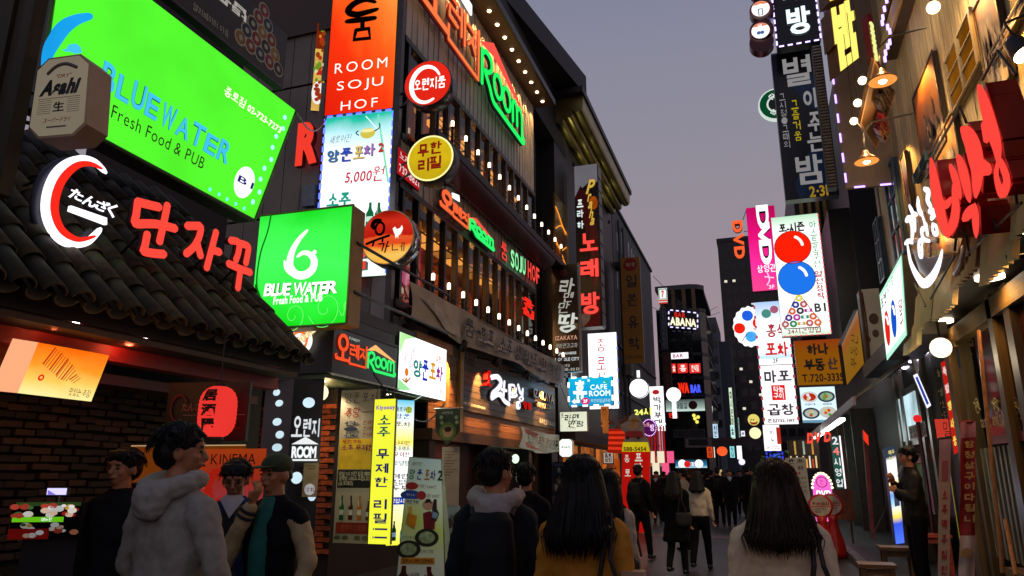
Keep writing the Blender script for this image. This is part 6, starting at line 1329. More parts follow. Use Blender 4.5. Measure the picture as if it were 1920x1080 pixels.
# ================================================================== right side: painted-front restaurant
rb = empty('barbecue_restaurant', (3.5, 9, 0), 'cream boarded restaurant front with big paintings and brush letter sign', 'building')
XR = 3.0
MB().box((3.25, 3, 4.4), (9, 17.2, 14)).build('core', D('#4a4030', .8), rb)
CB = WOOD('#c8b488', .6, 'z'); k0 = None
for i in range(33):
    y = 3.2 + i * .42
    if k0 is None: k0 = MB().box((3.0, 3.2, 4.3), (3.06, 3.605, 13)).build('board', CB, rb); o = k0
    else: o = k0.copy(); COL.objects.link(o); o.parent = rb
    o.location = (random.uniform(-.004, .006), i * .42, 0)
MB().box((3.06, 3, 4.3), (3.25, 17.2, 13)).build('backing_wall', D('#2c2418', .8), rb)
MB().box((3.0, 17.2, 2.6), (3.4, 17.5, 13)).build('corner_post', D('#8a7c66', .6), rb)
# projecting light coloured side screen, edged with violet lights
s = Sign('side_screen', 'plain cream side screen hung with bulbs and edged by dashed violet lights', 'panel', (1556, 60), (1634, 352), y=15.0, az=86, quad=((1548, -140), (1660, -150), (1634, 348), (1563, 356)), d=.10, face=D('#8a7a68', .7, 0, .12, 1.2), cab=D('#8a7a68'))
s.leds(E('#b890ff', 3.2), .42, (.20, .035), edges='lb')
for u in (.35, .62, .8): s.rect(u, 0, u + .004, 1, D('#6a5c50'), 'seam')
s = Sign('side_screen', 'ribbed metal strip beside the dark two-three floor pub sign', 'panel', (1535, 96), (1553, 345), y=17.5, quad=((1530, 85), (1548, 84), (1560, 350), (1545, 354)), d=.3, face=D('#5a5448', .4, .5), cab=DARK)
for i in range(46): s.rect(.05, i / 46 + .002, .95, i / 46 + .012, D('#b0a490', .3, .6), 'rib', n=.03, th=.03)
# yellow raised brush letters
s = Sign('yellow_letter_sign', 'tall slanting yellow raised hangul letters with brown sides at the picture top', 'sign', (1553, -60), (1600, 170), y=13.6, az=64, quad=((1536, -110), (1584, -110), (1612, 112), (1566, 148)), keep=True, d=0, back=False)
YL = E('#ffee70', 1.2)
for ch, a, b, c_, d_ in (('별', .02, .02, .98, .46), ('밤', .12, .50, .98, .98)):
    co, fs, nz = glyphs(ch, .07, 2, True); vs = [s.pt(a + (c_ - a) * x, b + (d_ - b) * (1 - y), z * .02 + .02) for x, y, z in co]
    MB().add(vs, fs).build('letter', YL, s.root)
    vs = [s.pt(a + (c_ - a) * x, b + (d_ - b) * (1 - y), 0 if z > .5 else -.35) + (Vector((.0, 0, 0))) for x, y, z in co]; MB().add(vs, fs).build('letter_side', D('#6a4210', .4), s.root)
# balconies high up
for nm, t_, bm, c1, lab in (('timber_balcony', 28, 2, '#8a6a48', 'upper timber balcony box above the restaurant, higher one'), ('timber_balcony', 100, 12, '#a88a60', 'lower timber balcony shelf carrying a drilled box and cables')):
    a, b = ony((1655, t_ - 10), 13.6), ony((1772, t_), 13.6); f = empty(nm, (a.x, 13, a.z - .3), lab, 'balcony')
    MB().box((a.x, 11.2, a.z - .28), (3.0, 13.6, a.z - .22)).build('deck', D('#4a3e30', .7), f)
    MB().box((a.x, 11.15, a.z - .30), (3.0, 11.2, a.z + .02)).build('beam', WOOD(c1, .6, 'x'), f); MB().box((a.x - .05, 11.15, a.z - .30), (a.x, 13.6, a.z + .02)).build('beam', WOOD(c1, .6, 'y'), f)
    if t_ == 100:
        bx = MB().box((a.x + .35, 11.3, a.z - .1), (a.x + .8, 11.7, a.z + .3)).build('vent_box', D('#a89880', .6), f)
        for q in range(4): MB().lathe((a.x + .45 + .2 * (q % 2), 11.29, a.z + .02 + .16 * (q // 2)), [(.05, 0), (.05, .012)], 12, axis=(0, -1, 0)).build('hole', INK, f)
        for q in range(3): MB().tube([(a.x + .3 + q * .3, 11.12, a.z - .28), (a.x + .32 + q * .3, 11.1, a.z - .42), (a.x + .36 + q * .3, 11.12, a.z - .3)], .012, 5).build('cable_loop', BLACK, f)
    else: MB().box((a.x, 11.2, a.z + .02), (3.0, 13.6, a.z + .9)).build('panel', D('#7a6a54', .7), f)
s = Sign('lens_sign', 'narrow red edge-on lens shaped sign with pale green brush strokes', 'sign', (1624, 24), (1652, 128), y=12.6, az=55, d=0, back=False)
s.poly([(.15, .02), (.6, .0), (1, .2), (1, .8), (.7, .98), (.4, 1), (.15, .8), (.05, .4)], D('#7a100c', .3), 'lens', n=0, th=.14)
for v in (.2, .38, .56, .72): s.stroke([(.22, v), (.4, v + .05), (.3, v + .12), (.45, v + .16)], .035, E('#e8f090', 1.1), n=.03, name='brush_stroke')
# string of violet lights over the deck
f = empty('light_string', onx((1655, 60), 2.2), 'violet light string hanging by the red lens sign', 'light string')
pts = [(1662, 2), (1658, 18), (1655, 34), (1654, 44), (1664, 52), (1668, 60), (1668, 80), (1664, 88), (1660, 100), (1659, 112)]
P = [ony(p, 12.4) for p in pts]; MB().tube(P, .006, 4).build('cable', BLACK, f)
for p in P: MB().box((p.x - .02, p.y - .04, p.z - .05), (p.x + .02, p.y, p.z + .05)).build('led', E('#b898ff', 3), f)
# barn lamps and bare bulbs
def barn(px, y, r_, lab, wire):
    q = ony(px, y); f = empty('pendant_lamp', q, lab, 'lamp', 'enamel barn lamps over the street')
    MB().lathe(q, [(r_, 0), (r_ * .96, .02), (r_ * .45, r_ * .55), (.05, r_ * .75), (.04, r_ * 1.0)], 28).build('shade', D('#6a4420', .35, .4), f, smooth=True)
    MB().lathe(q - Vector((0, 0, .004)), [(r_ * .98, 0), (r_ * .92, .018), (r_ * .42, r_ * .5), (.03, r_ * .6)], 28).build('shade_lining', E('#ff9c48', 1.1), f, smooth=True)
    MB().ball(q + Vector((0, 0, r_ * .12)), r_ * .34, 14).build('bulb', E('#fff4d8', 9), f, smooth=True)
    MB().tube([q + Vector((0, 0, r_)), q + Vector((0, 0, r_ + .3)), q + Vector((.15, .0, r_ + .45)), q + Vector((wire, .0, r_ + .5))], .014, 6).build('gooseneck', BLACK, f)
    lamp(q - Vector((0, 0, .06)), 150, (1, .62, .25), .05, 'SPOT', (0, 0, -1), 150, parent=f); lamp(q + Vector((0, 0, r_ + .2)), 25, (1, .55, .2), .05, parent=f)
barn((1655, 152), 9.6, .175, 'upper enamel barn lamp with a glowing bulb under the red lens sign', .6)
barn((1625, 303), 11.0, .17, 'lower enamel barn lamp glowing beside the cream side screen', .7)
for i, (px, r_, y) in enumerate((((1750, 14), .085, 9.6), ((1617, 151), .062, 10.6), ((1608, 193), .062, 11.2), ((1601, 227), .062, 11.8))):
    q = ony(px, y); f = empty('bare_bulb', q, ('bare round bulb hanging from the upper balcony', 'topmost of the bare bulbs beside the yellow letters', 'middle bare bulb beside the yellow letters', 'lowest of the bare bulbs beside the yellow letters')[i], 'bulb', 'bare bulbs strung over the street')
    MB().ball(q, r_, 14).build('bulb', E('#ffe4b8', 3.5), f, smooth=True); MB().lathe(q + Vector((0, 0, r_ * .8)), [(.025, 0), (.025, .06), (.012, .08)], 8).build('socket', BLACK, f); MB().tube([q + Vector((0, 0, r_)), q + Vector((.02, 0, 1.6))], .005, 4).build('cord', BLACK, f)
    lamp(q - Vector((0, .12, .1)), 25, (1, .7, .35), .05, parent=f)
# paintings and windows on the facade (their far edge is the one nearer the street's end)
PT = lambda a, b, c, d: GRAD(((0, a), (.35, b), (.7, c), (1, d)), 1, .1, False, .9)
for i, (a, b, cols2, lab) in enumerate((((1712, 186), (1776, 262), ('#7a7078', '#4a4048', '#8a5020', '#b87830'), 'tall mountain landscape painting lit from above, middle of the facade'), ((1826, 20), (1896, 142), ('#8a7048', '#a8a098', '#58505c', '#a86c28'), 'grey and orange landscape painting high beside the double window'),
                                        ((1688, 300), (1712, 390), ('#484858', '#a04830', '#6878a0', '#7a5a48'), 'small colourful framed painting past the blue window shutters'), ((1862, 120), (1935, -40), ('#7a7078', '#58505c', '#7a5a38', '#a06828'), 'painting cut by the upper corner above the black spotlight'), ((1742, 292), (1806, 320), ('#8a7860', '#6a5c54', '#a87838', '#a86820'), 'landscape painting partly behind the red letters'))):
    s = Sign('painting', lab, 'painting', a, b, x=2.93, d=.06, face=PT(*cols2), cab=WOOD('#2a2018', .5), group='landscape paintings on the restaurant front')
    for k in range(26): u, v = random.uniform(.06, .8), random.uniform(.35, .78); g_ = random.uniform(.04, .09); s.poly([(u, v + .2), (u + g_ * .7, v - g_ * random.random()), (u + g_, v + .02), (u + g_ * 1.6, v + .08), (u + g_ * 1.9, v + .2)], D(random.choice(('#1e1a20', '#3a3238', '#5a4c58', '#a89c90', '#8a8094')), .6, 0, .6, 9), 'brush_patch')
    s.stroke([(0, 0), (1, 0), (1, 1), (0, 1), (0, 0)], .03, D('#3a2a18', .4), n=.01, smooth=False, name='frame'); c0 = s.pt(.5, 0, .35)
    lamp(c0 + Vector((0, 0, .2)), 90, (1, .5, .12), .05, 'SPOT', (.5, 0, -1), 110, parent=s.root)
for i, (a, b, c1, lab) in enumerate((((1775, 120), (1842, 115), '#a87020', 'orange lit double window with cream frame above the red letters'), ((1660, 330), (1700, 470), '#38546a', 'tall blue shuttered window beside the small colourful painting'), ((1640, 420), (1662, 520), '#38546a', 'farther blue shuttered window over the green billiard sign'), ((1716, 330), (1742, 300), '#4a6070', 'blue grey casement window behind the white brush letters'))):
    s = Sign('casement_window', lab, 'window', a, b, x=2.93, d=.08, face=D('#2a241c', .2), cab=D('#8a7c60', .6) if i == 0 else D('#2a4458', .6), group='casement windows on the restaurant front')
    F_ = D('#9a8c70', .5) if i == 0 else D('#34566e', .5)
    for u in (.02, .5, .98): s.rect(u - .03, 0, u + .03, 1, F_, 'frame', n=.05, th=.04)
    for v in (.0, .34, .67, .98): s.rect(0, v, 1, v + .03, F_, 'bar', n=.045, th=.03)
    for u in (.06, .54):
        for v in (.04, .38, .71): s.rect(u, v, u + .40, v + .28, E('#c87818', .38, .4) if i == 0 else D('#38485a', .1), 'pane', n=.02)
# dark raised letters on an orange lit board, under the barn lamp
s = Sign('wooden_letter_board', 'orange lit board with dark raised brush letters and a red group below the barn lamp', 'sign', (1612, 218), (1678, 225), x=2.2, P=[onx((1613, 233), 1.9), onx((1640, 110), 1.9), onx((1677, 184), 2.5), onx((1643, 283), 2.5)], d=.05, face=D('#b89468', .5), cab=D('#5a4028'))
for i in range(5): s.text('종로서대문'[i], .46 + i * .1, .16, .56 + i * .1, .62, D('#1c1410', .4), .05, n=.10, th=.08, name='letter')
for i in range(3): s.text('본점갈'[i], .14 + i * .11, .34, .25 + i * .11, .86, D('#a01810', .3), .07, n=.12, th=.1, side=D('#600c0c', .3), name='letter')
lamp(s.pt(.3, .1, .4), 20, (1, .6, .25), .05, parent=s.root)
# big red brush letters with deep glossy returns
s = Sign('red_brush_sign', 'huge glossy red three dimensional brush letters on a black steel frame', 'sign', (1742, 160), (1925, 450), x=1.86, d=0, back=False)
RF, RS = E('#ff463c', 1.05), D('#8c0c0a', .12, .1, .2, 3)
K = [([(1747, 306), (1752, 340), (1758, 375), (1766, 410), (1776, 438)], .10), ([(1776, 440), (1788, 415), (1792, 385), (1788, 352)], .07), ([(1762, 372), (1772, 385), (1784, 372)], .04),
     ([(1782, 312), (1792, 338), (1800, 368)], .055), ([(1797, 296), (1808, 330), (1817, 372)], .07), ([(1806, 411), (1816, 400), (1828, 387)], .05), ([(1828, 387), (1829, 412), (1830, 440)], .055),
     ([(1806, 245), (1818, 262), (1828, 290), (1832, 320), (1830, 358)], .11), ([(1832, 300), (1845, 315), (1856, 318)], .06), ([(1845, 232), (1850, 262)], .05),
     ([(1836, 166), (1844, 190), (1856, 230), (1868, 270), (1872, 300)], .075), ([(1872, 300), (1868, 330), (1878, 362), (1888, 340), (1878, 308), (1872, 300)], .045)]
for st, r_ in K:
    r_ *= .8; s.stroke(st, r_ * 1.15, RF, n=0, name='brush_stroke', rr=(.35, 1.15))
    # the deep return behind the stroke: the face outline carried straight back
    pts = [s.pt(*s.uv(p)) for p in st]
    for j in range(len(pts) - 1):
        a, b = pts[j], pts[j+1]; d_ = (b - a).normalized(); q = d_.cross(s.N) * r_ * .85
        MB().hexa([a - q - s.N * .24, b - q - s.N * .24, b + q - s.N * .24, a + q - s.N * .24, a - q - s.N * .03, b - q - s.N * .03, b + q - s.N * .03, a + q - s.N * .03]).build('letter_return', RS, s.root)
for a, b in (((1745, 300), (1800, 200)), ((1812, 480), (1915, 380)), ((1790, 470), (1795, 430)), ((1818, 480), (1810, 440)), ((1870, 430), (1850, 380)), ((1908, 390), (1900, 340)), ((1800, 200), (1812, 230)), ((1842, 150), (1870, 95)), ((1870, 95), (1905, 140))):
    s.arm(onx(a, 1.98), onx(b, 1.98), .012, BLACK, 'frame_bar')
for yy in (.25, .6, .9): s.arm(s.pt(.3 * yy, yy, -.24), Vector((3.0, s.pt(.3 * yy, yy).y, s.pt(.3, yy).z)), .018, BLACK)
lamp(s.pt(.35, .3, .5), 12, (1, .15, .1), .3, parent=s.root)
# white brush letters in a bowl
s = Sign('white_brush_sign', 'white brush hangul in an orange lit bowl shaped frame beside the red letters', 'sign', (1695, 350), (1762, 540), x=1.88, d=0, back=False)
WB = E('#fbf8ff', 1.35)
for st, r_ in (([(1699, 414), (1706, 410), (1711, 425), (1710, 450)], .06), ([(1697, 457), (1704, 452), (1711, 455)], .04), ([(1705, 386), (1713, 405), (1716, 432)], .045), ([(1714, 400), (1719, 402)], .03), ([(1726, 470), (1730, 450), (1723, 455), (1724, 478), (1729, 480), (1729, 462)], .035),
               ([(1721, 372), (1723, 392), (1729, 402)], .05), ([(1729, 404), (1735, 425), (1728, 432), (1732, 448), (1743, 452)], .04), ([(1736, 420), (1739, 440)], .04), ([(1733, 354), (1741, 360), (1739, 375), (1746, 388)], .05), ([(1742, 396), (1752, 398), (1746, 410)], .05), ([(1748, 420), (1755, 425), (1757, 438), (1750, 436), (1748, 420)], .035)):
    r_ *= .8; s.stroke(st, r_, WB, n=0, name='brush_stroke', rr=(.5, 1.1)); s.stroke(st, r_ * 1.1, D('#8a6a48', .5), n=-.08, name='letter_return')
s.stroke([(1698, 458), (1704, 492), (1716, 518), (1729, 532), (1744, 520), (1756, 496), (1762, 472)], .055, WB, n=-.02, name='bowl_rim', rr=(.3, 1.1))
s.poly([(1702, 468), (1716, 480), (1734, 484), (1752, 478), (1756, 486), (1744, 510), (1729, 522), (1714, 508)], D('#6a6058', .3, .3), 'bowl', n=-.05, th=.1); s.stroke([(1764, 470), (1760, 495), (1750, 515)], .05, D('#a08878', .3, .4), n=-.2, name='bowl_side')
s.poly([(1700, 395), (1722, 365), (1758, 350), (1765, 440), (1754, 478), (1705, 470)], D('#a8783c', .5, 0, .3), 'back_plate', n=-.2, th=.04); lamp(s.pt(.5, .55, -.1), 5, (1, .5, .12), .05, parent=s.root)
for a, b in (((1715, 532), (1735, 575)), ((1745, 560), (1790, 480))): s.arm(onx(a, 2.0), onx(b, 2.0), .012, BLACK, 'frame_bar')
# gooseneck spotlight top corner
q = onx((1905, 85), 2.3); f = empty('spotlight', q, 'black gooseneck spotlight with glowing lens in the upper corner', 'spotlight')
MB().lathe(q, [(.03, -.10), (.075, -.04), (.095, .12), (.09, .13)], 14, axis=(.25, -.35, -.9)).build('housing', BLACK, f, smooth=True); MB().lathe(q + Vector((.03, -.045, -.115)), [(.085, 0), (.085, .01)], 14, axis=(.25, -.35, -.9)).build('lens', E('#ffe8b0', 8), f)
MB().tube([q + Vector((0, 0, .08)), q + Vector((-.05, 0, .22)), q + Vector((.2, 0, .3)), q + Vector((.7, 0, .2))], .014, 6).build('gooseneck', BLACK, f); lamp(q + Vector((.05, -.08, -.25)), 25, (1, .7, .3), .05, 'SPOT', (.3, -.2, -1), 110, parent=f)
# corrugated canopy skirt
cn = empty('corrugated_canopy', (2.3, 8, 3.3), 'corrugated sheet canopy with ragged lower edge over the restaurant entrance', 'canopy')
y = 4.6; k = 0
while y < 11.9:
    wd = .99; z0 = 3.3 + (.0, .10, -.04, .16, .02, .08, -.08, .1)[k % 8]; m = MB(); n_ = 14
    for i in range(n_ + 1):
        yy = y + wd * i / n_; o_ = .035 * (1 if i % 2 else -1)
        m.v += [(2.1 + o_, yy, z0), (2.35 + o_, yy, 4.6)]
    for i in range(n_): m.f.append((2*i, 2*i+2, 2*i+3, 2*i+1))
    m.m = [0] * len(m.f); m.build('corrugated_sheet', D(('#b8ac80', '#a09c70', '#b8a878', '#a8844c')[k % 4], .45, .1, .2, 2), cn); y += 1.0; k += 1
MB().box((2.24, 4.6, 3.62), (3.2, 11.9, 3.68)).build('soffit', D('#1c120a', .5), cn); MB().add([(2.38, 4.6, 4.6), (3.0, 4.6, 4.85), (3.0, 12, 4.85), (2.38, 12, 4.6)], [(0, 1, 2, 3)]).build('top_flashing', D('#6a6048', .5), cn)
for i in range(6): MB().tube([(2.26, 5 + i * 1.3, 3.75), (3.0, 5 + i * 1.3, 3.7)], .02, 5).build('rafter', BLACK, cn)
for i, (px, r_) in enumerate((((1856, 523), .14), ((1768, 605), .13), ((1948, 430), .14))):
    q = onz(px, 3.58); l_ = MB().lathe(q, [(r_, 0), (r_, .05)], 24).build('disc_light', E('#ffe8c8', 5), cn); lamp(q - Vector((0, 0, .08)), 45, (1, .5, .16), .12, 'SPOT', (0, 0, -1), 160, parent=cn)
# ---------- entrance: jambs, dark glass, stickers
dr = empty('shop_entrance', (2.7, 10.5, 0), 'dark glazed restaurant entrance with timber jambs and striped lower screen', 'entrance')
a_, b_, c_ = onx((1776, 700), 2.6), onx((1862, 700), 2.6), onx((1925, 700), 2.6)
JB = WOOD('#6e5734', .5, 'z')
def jamb(px, w_, x=2.6, c=JB, z1=3.55, z0=.13, dpt=.14): p = onx((px, 700), x); return MB().box((x, p.y - w_, z0), (x + dpt, p.y, z1)).build('jamb', c, dr)
jamb(1773, .30); jamb(1800, .12, 2.66, WOOD('#5c4c2a', .5)); jamb(1868, .16, 2.6, WOOD('#40300f', .5)); jamb(1900, .20, 2.62, WOOD('#33260f', .5)); 
MB().box((2.6, 5, 3.28), (2.74, a_.y, 3.5)).build('lintel', WOOD('#5a4824', .5, 'y'), dr)
MB().box((3.3, 4, 0.13), (3.4, 12.6, 3.6)).build('room_wall', D('#2c0e0a', .7, 0, .3, 2), dr); MB().box((2.70, c_.y - 1.2, 2.0), (2.72, b_.y + .9, 3.25)).build('tinted_glass', D('#280c0a', .15), dr)
p = onx((1840, 760), 2.68)
for i, px in enumerate((1833, 1868, 1905)):
    s_ = Sign('door_sticker', ('faded prohibition sticker ring next to the jamb', 'middle prohibition sticker with a hand on the dark glass', 'outer prohibition sticker on the dark glass at the picture edge')[i], 'sticker', (px - 12, 748), (px + 12, 774), x=2.69, d=0, back=False)
    s_.disc(.5, .5, .10, D('#8a7a4a', .5), 'ring', r2=.08); s_.stroke([(.2, .25), (.8, .78)], .012, D('#8a7a4a'), n=.006, name='slash'); s_.stroke([(.4, .7), (.45, .4), (.6, .35), (.62, .65)], .018, D('#8a7a4a'), n=.006, name='hand_print')
s_ = Sign('window_lettering', 'line of faded yellow lettering across the dark glass', 'lettering', (1838, 780), (1925, 790), x=2.69, d=0, back=False); s_.text('taste, and the best se', 0, 0, 1, 1, D('#7a6a3a', .5), .02)
s = Sign('security_sticker', 'red and white security company sticker on the timber jamb', 'sticker', (1784, 617), (1822, 648), c=9.8, az=80, d=.02, face=D('#a8201c', .4), quad=((1783, 616), (1820, 614), (1824, 650), (1788, 652)))
s.rect(.0, .62, 1, .95, D('#c8b890', .4), 'band'); s.text('SECOM', .1, .66, .95, .92, D('#2a2018'), .06)
s = Sign('pest_sticker', 'blue hygiene company sticker below the red security sticker', 'sticker', (1793, 653), (1827, 690), c=9.8, az=80, d=.02, face=D('#183860', .4)); s.text('CESCO', .1, .12, .9, .38, D('#c0c0b8'), .06); s.stroke([(.4, .5), (.7, .42), (.95, .3)], .012, D('#c0c0b8'), n=.01, name='swoosh')
MB().box((2.66, c_.y - 1.5, 1.9), (2.78, b_.y + .8, 2.0)).build('red_rail', D('#5a0c0a', .5), dr)
for i in range(12):
    px = 1852 + i * 9; p = onx((px, 900), 2.75); MB().box((2.72, p.y - .035, .55), (2.76, p.y + .035, 1.88)).build('screen_slat', D('#74715a', .5), dr)
MB().box((2.78, c_.y - 1.5, .5), (2.82, b_.y + .3, 1.9)).build('screen_back', D('#0a0806'), dr); MB().box((2.55, c_.y - 1.5, .38), (2.8, b_.y + .6, .52)).build('screen_sill', WOOD('#6a4c20', .6, 'y'), dr)
q = onx((1868, 660), 3.0); f = empty('interior_lamp', q, 'small cream lamp glowing behind the dark door glass', 'lamp'); MB().lathe(q - Vector((0, 0, .05)), [(.045, 0), (.055, .02), (.055, .10), (.04, .12)], 12).build('shade', E('#ffe0a0', 2.5), f); MB().tube([q, q + Vector((0, .5, .0))], .012, 5).build('arm', E('#c86028', .6), f)
q = onx((1764, 652), 2.3); f = empty('globe_lamp', q, 'cream globe lamp half behind the entrance jamb', 'lamp'); MB().ball(q, .13, 16).build('globe', E('#fff0c8', 1.8), f, smooth=True); MB().tube([q, q + Vector((0, 0, .5))], .015, 5).build('rod', BLACK, f); lamp(q - Vector((.1, .1, .2)), 14, (1, .8, .5), .1, parent=f)
# red strip signs and posters beside the entrance
s = Sign('red_strip_sign', 'leaning red vertical strip sign with yellow hangul by the entrance', 'sign', (1765, 676), (1797, 850), y=11.0, az=85, quad=((1764, 680), (1772, 676), (1797, 848), (1789, 852)), keep=True, d=.04, face=E('#d82418', .75, .1)); 
for i, ch in enumerate('특별행사중'): s.text(ch, .1, .06 + i * .19, .9, .16 + i * .19, E('#ffe860' if i > 1 else '#f8d8d0', .9, 0, False), .06, name='letter')
s = Sign('black_star_board', 'black board with cream hangul and little stars beside the red strip', 'sign', (1751, 690), (1776, 790), y=12.4, d=.03, face=D('#14100e', .5))
for i, (t, v) in enumerate((('늘', .02), ('생', .38), ('소', .6), ('도', .82))): s.text(t, .45, v, .98, v + .15, D('#b8b088'), .03, name='letter')
for v in (.40, .62, .84):
    P = [(.25 + .14 * (1 if j % 2 == 0 else .45) * math.sin(j * .628), v + .04 - .035 * (1 if j % 2 == 0 else .45) * math.cos(j * .628)) for j in range(10)]; s.poly(P, D('#c8a070'), 'star')
s = Sign('red_poster', 'salmon red poster with one brushed black syllable under the star board', 'poster', (1752, 786), (1791, 822), y=11.4, d=.01, face=E('#f04a38', .62, .1)); s.text('멀', .42, .15, .85, .9, INK, .0, shear=.1)  # poster brightness is emission put into the paper
s = Sign('red_hanging_banner', 'tall dark red cloth banner with faded gold hangul', 'banner', (1797, 792), (1832, 1090), y=9.4, az=85, d=0, back=False, quad=((1800, 792), (1828, 790), (1830, 1100), (1799, 1100)), keep=True)
m = MB()
for i in range(7):
    for j in range(21): u, v = i / 6, j / 20; m.v.append(tuple(s.pt(u, v, .02 * math.sin(u * 7 + v * 5) + .015 * math.sin(v * 19))))
for i in range(6):
    for j in range(20): m.f.append((i*21+j, (i+1)*21+j, (i+1)*21+j+1, i*21+j+1))
m.m = [1 if f_[0] % 21 > 13 else (2 if f_[0] % 21 < 2 else 0) for f_ in m.f]; m.build('cloth', [D('#84141a', .7, 0, .2), D('#b8a8a0', .7), D('#a06878', .7)], s.root, smooth=True)
for i, ch in enumerate('항정살구이다됩니다'[:8]): s.text(ch, .2, .12 + i * .065, .85, .165 + i * .065, D('#b89c60', .6), .05, n=.05, name='letter')
s.stroke([(0, 0), (1, 0)], .015, D('#801418'), n=0, smooth=False, name='rod'); s.disc(.3, .8, .05, D('#a08050'), 'print_shape', n=.05)
s = Sign('white_hanging_banner', 'narrow pale pink banner with red print left leaning by the entrance', 'banner', (1758, 820), (1784, 1090), y=9.6, az=85, d=0, back=False, quad=((1761, 822), (1783, 820), (1780, 1100), (1758, 1100)), keep=True)
s.rect(0, 0, 1, 1, GRAD(((0, '#a8988c'), (.6, '#a09080'), (.9, '#8a7080'), (1, '#a08898')), 1, 0, False, .2), 'cloth', n=0); s.rect(.25, .16, .8, .30, D('#884a58', .6), 'pink_block')
for i, ch in enumerate('소주맥주칠천'): s.text(ch, .25, .36 + i * .1, .75, .42 + i * .1, D('#98202c', .6), .05, name='letter')
s.stroke([(0, 0), (1, 0)], .014, BLACK, n=0, smooth=False, name='rod')
s = Sign('yellow_notice', 'yellow handwritten notice board glimpsed between the two cloth banners', 'notice', (1781, 880), (1800, 1018), y=10.6, d=.02, face=E('#b0a018', .5, .1)); s.rect(0, 0, 1, .2, E('#a08878', .5), 'paper'); s.vtext('안주많음', .25, .3, .75, .9, INK, bold=.02)  # notice and paper are made to glow slightly on their own
for (a, b, lab) in (((1835, 620), (1880, 1075), 'long bamboo pole leaning across the striped screen'), ((1885, 975), (1905, 1080), 'short wooden pole standing before the striped screen')):
    p, q = ony(a, 9.0), ony(b, 8.2); f = empty('wooden_pole', q, lab, 'pole'); MB().tube([p, p.lerp(q, .5), q], .02, 7).build('shaft', WOOD('#8a5a28', .5), f)

# ================================================================== second shop on that side: steel stall with green panel
st2 = empty('snack_shop', (3.2, 15, 0), 'snack shop with green lower panel, bright window and grey soffit', 'building')
MB().box((2.9, 12.7, 0.13), (8, 21, 4.0)).build('core', D('#16120e', .6), st2)
MB().box((2.3, 12.3, 3.62), (3.0, 17.6, 3.9)).build('soffit_box', D('#4a484c', .5, .1, .2, 2), st2)
for px in ((1745, 664), (1726, 678), (1712, 690)):
    q = onz(px, 3.6); MB().lathe(q, [(.2, 0), (.2, .03)], 20).build('soffit_light', E('#f8e8ff', 4), st2); lamp(q - Vector((0, 0, .07)), 50, (.95, .9, 1), .1, 'SPOT', (0, 0, -1), 160, parent=st2)
a, b = onx((1703, 900), 2.86), onx((1762, 900), 2.86)
MB().box((2.82, b.y, .5), (2.88, a.y, 1.75)).build('green_panel', D('#2c9c38', .35, 0, .2, 2), st2); MB().box((2.8, b.y, 1.76), (2.88, a.y, 2.0)).build('orange_notice', D('#b85818', .5), st2)
a2, b2 = onx((1694, 780), 2.86), onx((1734, 780), 2.86); f = MB().box((2.8, b2.y, 2.1), (2.87, a2.y, 3.2)).build('window', ALU, st2); MB().box((2.77, b2.y + .15, 2.2), (2.80, a2.y - .15, 3.05)).build('pane', E('#c8e8f0', .9, .4), f)
for px, w_ in ((1692, .1), (1702, .12), (1735, .1), (1750, .08)): p = onx((px, 800), 2.8); MB().box((2.74, p.y - w_, .13), (2.8, p.y + w_, 3.6)).build('steel_post', D('#6a6458', .3, .6), st2)
s = Sign('orange_paper_notice', 'pair of orange papers with black brush hangul on the snack shop', 'notice', (1703, 800), (1738, 818), x=2.74, d=.01, face=D('#c06818', .5)); s.text('맛있는집', .05, .1, .95, .9, INK, .05)
s = Sign('diagonal_lit_sign', 'slanting white and blue lit strip sign under the grey soffit', 'sign', (1712, 700), (1745, 765), y=13.6, quad=((1712, 704), (1720, 700), (1746, 760), (1738, 766)), keep=True, d=.08, face=E('#f0ecff', 1.3)); s.rect(.25, .08, .75, .92, E('#3048b0', .8, 0, False), 'blue_strip')
f = empty('barrier_pole', onx((1722, 790), 2.3), 'dark red pole with a round red knob in front of the snack shop', 'pole'); p = onx((1720, 785), 2.3); MB().tube([p, Vector((p.x, p.y, .3))], .03, 8).build('shaft', D('#3a0c0c', .4), f); MB().ball(p, .06, 12).build('knob', E('#ff2828', .8), f)

# big box signs high on the corner: green four ball sign and rusty box
s = Sign('billiard_lightbox', 'glowing green edged lightbox with red and blue balls facing the street', 'sign', (1650, 536), (1700, 655), x=2.05, az=0, quad=((1649, 553), (1690, 478), (1700, 628), (1663, 676)), keep=True, d=.0, back=False)
s.rect(0, 0, 1, 1, E('#b8ffd8', 1.15, .05), 'face', n=0); s.rect(.05, .07, .97, .93, E('#f4fff8', 1.35), 'inner_face', n=.01)
s.text('포켓', .08, .12, .34, .28, E('#204030', .4, 0, False), .03, n=.02); s.text('당구장', .4, .08, .7, .2, E('#30a060', .8, 0, False), .02, n=.02)
for u, c1 in ((.26, '#f02818'), (.58, '#1858d0')): s.disc(u, .62, .44, E(c1, .95, 0, False), 'ball_print', n=.02, sx=.55, sy=.62); s.stroke(s.ell(u, .62, .09, .16, 290, 350), .03, E('#ffffff', 1.2, 0, False), n=.03, name='shine')
s.vtext('스타당구', .8, .1, .95, .85, E('#c04868', .8, 0, False), bold=.03)
MB().hexa([s.pt(0, 0, -.5), s.pt(1, 0, -.5), s.pt(1, 1, -.5), s.pt(0, 1, -.5), s.pt(0, 0, -.01), s.pt(1, 0, -.01), s.pt(1, 1, -.01), s.pt(0, 1, -.01)]).build('cabinet', D('#6a6258', .5, .3), s.root); lamp(s.pt(.5, .6, .5), 14, (.9, 1, .95), .4, parent=s.root)
